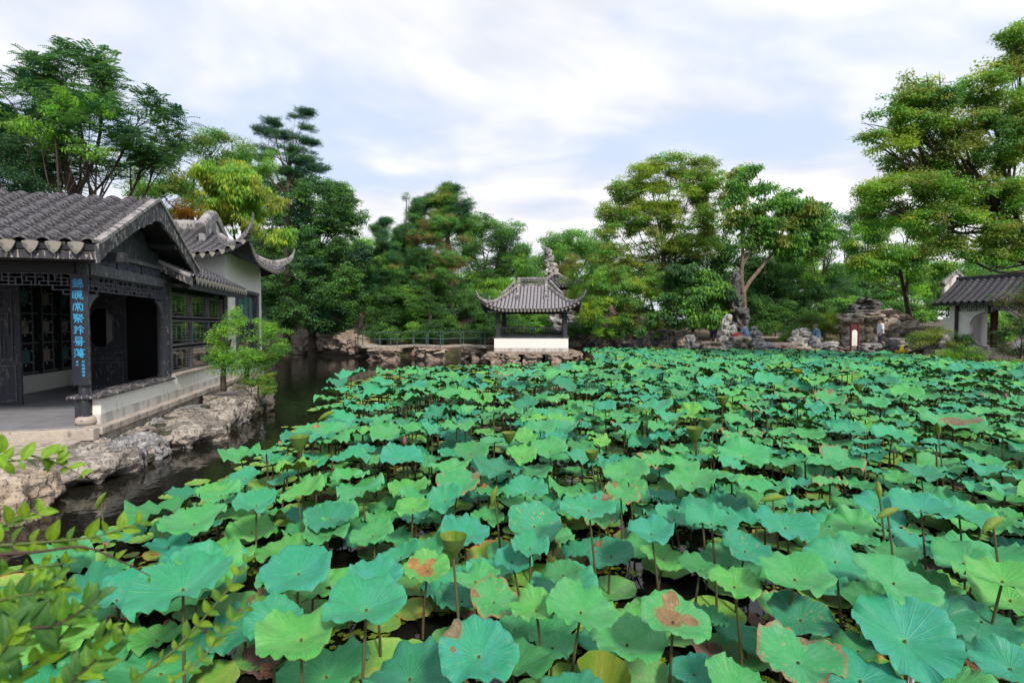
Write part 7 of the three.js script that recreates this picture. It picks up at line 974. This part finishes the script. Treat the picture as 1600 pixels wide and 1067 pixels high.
  // frogbit: small bright rosettes drifting between the pads
  const fr = []; for (let k = 0; k < 6; k++) { const a = k / 6 * 6.283, g = new THREE.CircleGeometry(0.4, 7); g.rotateX(-Math.PI / 2); g.scale(1, 1, 0.8); g.rotateZ(0.15); g.translate(0.55, 0.05 + 0.04 * (k % 2), 0); g.rotateY(a); fr.push(g); } const frog = merge(fr), fl = [];
  for (let i = 0; i < 60000 && fl.length < 12000; i++) { const z = lerp(-1.9, -14, Math.pow(r(), 1.4)), x = lerp(-1.02, 1.02, r()) * -z; if (!inPoly(FIELD, x, z)) continue; if (n3(x * 0.9, 31, z * 0.9) + 0.4 * n3(x * 3.1, 5, z * 3.1) < 0.08) continue; fl.push([x, z]); }
  const fm = new THREE.InstancedMesh(frog, leafMat({ transmission: 0, roughness: 0.5 }), fl.length); fl.forEach(([x, z], i) => { const s = 0.015 + r() * 0.018; m4.compose(V(x, 0.012 + r() * 0.012, z), q0.setFromAxisAngle(V(0, 1, 0), r() * 6.283), V(s, s, s)); fm.setMatrixAt(i, m4); fm.setColorAt(i, tone([0.20, 0.27, 0.022], r, 0.5)); }); fm.name = 'frogbit'; tag(fm, 'small yellow green frogbit drifting in patches between the lotus stalks', 'water plants', null, 'stuff'); scene.add(fm);
  // young leaves, cupped or still rolled, and buds
  const young = lotusMats.young[0], stem = (t, H, lean = 0) => { const s = part('stalk', stalkGeos[1], stalkMat, t); s.scale.set(1, H, 1); };
  { const p = onLevel(708, 872, 0.92), t = thing('young_lotus_leaf', 'tall cupped yellow green young lotus leaf standing alone in the foreground', 'lotus leaf', [p.x, 0, p.z]); const m = part('blade', cupped[0], young, t); m.position.y = 0.92; m.scale.setScalar(0.10); m.rotation.y = 0.6; stem(t, 0.92); }
  const scroll = (L) => { const P = [], I = [], U = [], n = 14, seg = 26; for (let i = 0; i <= n; i++) { const t = i / n, w = Math.pow(Math.sin(Math.PI * clamp(t * 0.94 + 0.03)), 0.7) * 0.055; for (let k = 0; k <= seg; k++) { const a = k / seg * 10.2, R = w * (0.45 + 0.55 * k / seg); P.push((t - 0.5) * L, Math.sin(a) * R + 0.02 * Math.sin(t * 3), Math.cos(a) * R); U.push(t, k / seg); } } for (let i = 0; i < n; i++) for (let k = 0; k < seg; k++) { const a = i * (seg + 1) + k, b = a + seg + 1; I.push(a, b, a + 1, b, b + 1, a + 1); } return geo(P, I, U); };
  const SC = scroll(0.34);
  for (const [px, py, H, ry, rz, s, label] of [[1553, 820, 0.85, 0.3, 0.35, 0.62, 'rolled yellow green young lotus leaf at the right edge'], [1388, 803, 0.82, 0.2, 0.3, 0.58, 'pale rolled young lotus leaf below the upright curl'], [1208, 780, 0.8, 0.1, 0.1, 0.62, 'short rolled yellow young lotus leaf right of the middle'], [1374, 766, 0.85, 1.2, 1.1, 0.45, 'upright curled young lotus leaf with a pale edge'], [1466, 672, 0.8, 0.8, -0.9, 0.8, 'unrolling pale young lotus leaf near the right bank'], [773, 775, 0.7, 0.4, 1.3, 0.55, 'thin upright rolled young lotus leaf near the middle'], [510, 650, 0.66, 0.2, 0.5, 0.9, 'rolled bright young lotus leaf at the left edge of the field'], [157, 783, 0.5, 0.2, 1.05, 0.55, 'slender rolled young lotus leaf alone by the embankment']]) { const p = onLevel(px, py, H), t = thing('rolled_lotus_leaf', label, 'lotus leaf', [p.x, 0, p.z]); const m = part('blade', SC, young, t); m.position.y = H; m.rotation.set(0, ry, rz); m.scale.setScalar(s); stem(t, H - 0.01); }
  for (const [px, py, R, label] of [[468, 700, 0.26, 'yellow green cupped lotus leaf at the left edge of the field'], [1085, 685, 0.26, 'bright yellow green cupped lotus leaf right of the middle'], [795, 687, 0.2, 'small cupped yellow lotus leaf in the middle of the field'], [1105, 665, 0.2, 'light yellow cupped lotus leaf behind the bright cupped one'], [925, 715, 0.17, 'small yellow cupped lotus leaf left of the pale facing leaf']]) { const p = onLevel(px, py, 0.72), t = thing('young_lotus_leaf', label, 'lotus leaf', [p.x, 0, p.z]); const m = part('blade', cupped[1], young, t); m.position.y = 0.66; m.scale.setScalar(R * 0.62); m.rotation.y = R * 30; stem(t, 0.66); }
  const budG = lathe([[0, 0], [0.016, 0.005], [0.026, 0.03], [0.024, 0.06], [0.010, 0.10], [0, 0.115]], 12), pink = std({ color: lin(0.22, 0.05, 0.09), roughness: 0.6 }), podG = lathe([[0, 0], [0.012, 0.004], [0.03, 0.04], [0.034, 0.052], [0.03, 0.056], [0, 0.054]], 14);
  for (const [px, py, H, kind, label] of [[632, 691, 0.72, 0, 'single dark pink lotus bud left of the middle'], [466, 780, 0.55, 1, 'small yellow green lotus seed head by the left leaves'], [1572, 620, 0.9, 0, 'closed lotus bud near the right edge'], [1000, 610, 0.95, 1, 'lotus seed head standing in the far field']]) { const p = onLevel(px, py, H), t = thing(kind ? 'lotus_seed_head' : 'lotus_bud', label, kind ? 'seed head' : 'bud', [p.x, 0, p.z]); part(kind ? 'pod' : 'bud_head', kind ? podG : budG, kind ? young : pink, t).position.y = H - 0.03; stem(t, H - 0.02); }
  { const p = onLevel(1421, 1062, 0.35), t = thing('lotus_flower', 'white lotus petal tip showing at the bottom edge', 'flower', [p.x, 0, p.z]), w = std({ color: lin(0.75, 0.68, 0.70), roughness: 0.6 }); for (let i = 0; i < 6; i++) { const g = new THREE.SphereGeometry(0.05, 10, 8); g.scale(0.5, 1, 0.14); g.translate(0, 0.045, 0); const m = part('petal', g, w, t); m.position.y = 0.33; m.rotation.set(0, i * 1.047, 0); m.rotateX(0.35); } stem(t, 0.34); }
}
// ------------------------------------------------------------------ shrub twigs in the near left corner
{
  const oval = (seed, L, W) => { const r = rng(seed), P = [], I = [], U = [], n = 6, b = (r() - 0.5) * 0.5; for (let i = 0; i <= n; i++) { const t = i / n, w = Math.pow(Math.sin(Math.PI * Math.pow(t, 0.85)), 0.9) * W / 2 + (i === n ? 0 : 0.0004); for (const s of [-1, -0.5, 0, 0.5, 1]) { P.push(s * w, t * L * 0.1 - t * t * L * (0.2 + b) + Math.abs(s) * w * 0.38, t * L); U.push(s * 0.5 + 0.5, t); } } for (let i = 0; i < n; i++) for (let k = 0; k < 4; k++) { const a = i * 5 + k, c = a + 5; I.push(a, a + 1, c, c, a + 1, c + 1); } return geo(P, I, U); };
  const OV = [1, 2, 3, 4].map((s) => oval(s, 1, 0.52)), lt = (a, b, seed) => { const n = pnoise(seed); return texture(256, (u, v) => { const m = Math.abs(u - 0.5), side = Math.abs(Math.sin((v * 9 - m * 7) * 3.14)); return mix3(mix3(a, b, sstep(0.35, 0.7, n(u, v, 5, 5, 4))), mul3(a, 1.7), Math.max(1 - sstep(0.008, 0.03, m), (1 - sstep(0, 0.12, side)) * 0.35)); }); };
  const mats = [lt([0.075, 0.20, 0.02], [0.12, 0.27, 0.03], 1), lt([0.13, 0.27, 0.016], [0.21, 0.34, 0.02], 2), lt([0.05, 0.15, 0.035], [0.08, 0.20, 0.045], 3), lt([0.16, 0.32, 0.025], [0.22, 0.40, 0.03], 4)].map((t) => leafMat({ map: t, roughness: 0.5, transmission: 0.4 }));
  const twig = std({ color: lin(0.055, 0.032, 0.028), roughness: 0.8 }), gtwig = std({ color: lin(0.09, 0.12, 0.03), roughness: 0.7 });
  const r = rng(66);
  const bush = (label, root, specs) => {
    const t = thing('leafy_shrub', label, 'shrub', root);
    for (const { pts, d, size, mt, gap = 0.018, wood, r0 = 0.0022, side = 1, every = 2 } of specs) {
      const P = pts.map(([x, y], i) => at(x, y, Array.isArray(d) ? lerp(d[0], d[1], i / (pts.length - 1)) : d).sub(t.position)), c = new THREE.CatmullRomCurve3(P), len = c.getLength(), b = part('branch', tube(P, [r0 * 1.6, r0, r0 * 0.5], 6, 6), wood ? twig : gtwig, t);
      const n = Math.floor(len / gap); for (let i = 1; i <= n; i++) { const u = i / n, p = c.getPointAt(u), tg = c.getTangentAt(u); for (let s = -1; s <= 1; s += 2) { if (every === 1 && (i % 2 ? 1 : -1) !== s) continue; const out = V(-tg.y, tg.x, 0).normalize().multiplyScalar(s * 0.8).add(V((r() - 0.5) * 0.5, 0.55 + (r() - 0.5) * 0.7, (r() - 0.5) * 0.8)).addScaledVector(tg, 0.55).normalize(), m = part('leaf', OV[Math.floor(r() * 4)], mats[Array.isArray(mt) ? mt[Math.floor(r() * mt.length)] : mt], b), k = size * 0.88 * (0.65 + r() * 0.6) * (u > 0.93 ? 0.7 : 1); m.position.copy(p); { const y = camera.position.clone().sub(p.clone().add(t.position)).normalize().multiplyScalar(0.8).add(V((r() - 0.5) * 1.3, 0.45 + (r() - 0.5) * 0.8, (r() - 0.5) * 0.8)), xx = V(0, 0, 0).crossVectors(y, out).normalize(); y.crossVectors(out, xx).normalize(); m.quaternion.setFromRotationMatrix(new THREE.Matrix4().makeBasis(xx, y, out)); } m.scale.setScalar(k); } }
    }
    return t;
  };
  bush('leafy shrub twigs close to the viewer in the lower left corner', [-1.15, 0.55, -0.55], [
    { pts: [[-60, 1120], [51, 1041], [126, 960]], d: [0.7, 0.85], size: 0.045, mt: [0, 2, 0, 1], gap: 0.019, wood: true, r0: 0.003 }, { pts: [[-80, 1010], [0, 985], [90, 975], [150, 935]], d: [0.75, 0.8], size: 0.044, mt: [0, 2, 2], gap: 0.018, wood: true }, { pts: [[-60, 1080], [40, 1000], [80, 940]], d: [0.8, 0.9], size: 0.042, mt: [0, 2, 1], gap: 0.018 }, { pts: [[-60, 1040], [20, 960], [60, 900]], d: [0.85, 0.95], size: 0.042, mt: [0, 3, 2], gap: 0.02 }, { pts: [[60, 1130], [110, 1050], [170, 985]], d: [0.85, 0.95], size: 0.038, mt: [0, 3, 1], gap: 0.02 }, { pts: [[-50, 1100], [-5, 1030], [20, 990]], d: 0.7, size: 0.045, mt: [0, 2, 3], gap: 0.018 }, { pts: [[-30, 1010], [40, 950], [90, 900]], d: [0.9, 1.0], size: 0.036, mt: [0, 3, 0], gap: 0.02 }, { pts: [[90, 1110], [150, 1040], [200, 990]], d: [0.9, 1.0], size: 0.033, mt: [0, 3, 2], gap: 0.022 }, { pts: [[-40, 960], [30, 925], [110, 915]], d: [0.95, 1.0], size: 0.036, mt: [0, 3, 1], gap: 0.022 }, { pts: [[-40, 1140], [80, 1090], [150, 1030]], d: 0.75, size: 0.042, mt: [0, 2, 3], gap: 0.018, wood: true }, { pts: [[-60, 960], [10, 935], [70, 925]], d: 0.85, size: 0.04, mt: [0, 2], gap: 0.02 },
    { pts: [[190, 1090], [216, 1059], [270, 1017], [315, 969], [360, 915], [384, 879]], d: [0.95, 1.05], size: 0.032, mt: [0, 0, 1], gap: 0.026 }, { pts: [[255, 1085], [276, 1059], [318, 1026], [360, 969], [399, 939]], d: [0.95, 1.1], size: 0.032, mt: [0, 0, 1], gap: 0.026 },
    { pts: [[-30, 868], [60, 862], [129, 855], [180, 873], [234, 900]], d: [0.95, 1.05], size: 0.03, mt: [1, 1, 0], gap: 0.07, wood: true, every: 1 }, { pts: [[-40, 855], [30, 850], [90, 845], [150, 838], [215, 818]], d: [1.0, 1.05], size: 0.044, mt: [1, 0, 1, 3], gap: 0.03 }, { pts: [[-40, 830], [0, 822], [40, 808], [60, 800]], d: 1.05, size: 0.046, mt: [0, 1, 3], gap: 0.035 }, { pts: [[-30, 905], [40, 890], [100, 880]], d: 1.0, size: 0.04, mt: [1, 0], gap: 0.035 }]);
  bush('bright lime green leafy branch reaching in over the embankment from the left', [-2.2, 0.6, -1.3], [{ pts: [[-60, 732], [0, 722], [50, 718], [92, 716]], d: [1.6, 1.75], size: 0.066, mt: 3, gap: 0.045, r0: 0.003 }, { pts: [[40, 710], [85, 722], [125, 742]], d: [1.7, 1.8], size: 0.06, mt: 3, gap: 0.036 }, { pts: [[-40, 706], [0, 712], [30, 722]], d: 1.6, size: 0.07, mt: 3, gap: 0.05 }]);
}
scene.traverse((o) => { if (o.isMesh) { o.castShadow = true; o.receiveShadow = true; } });
renderer.render(scene, camera);
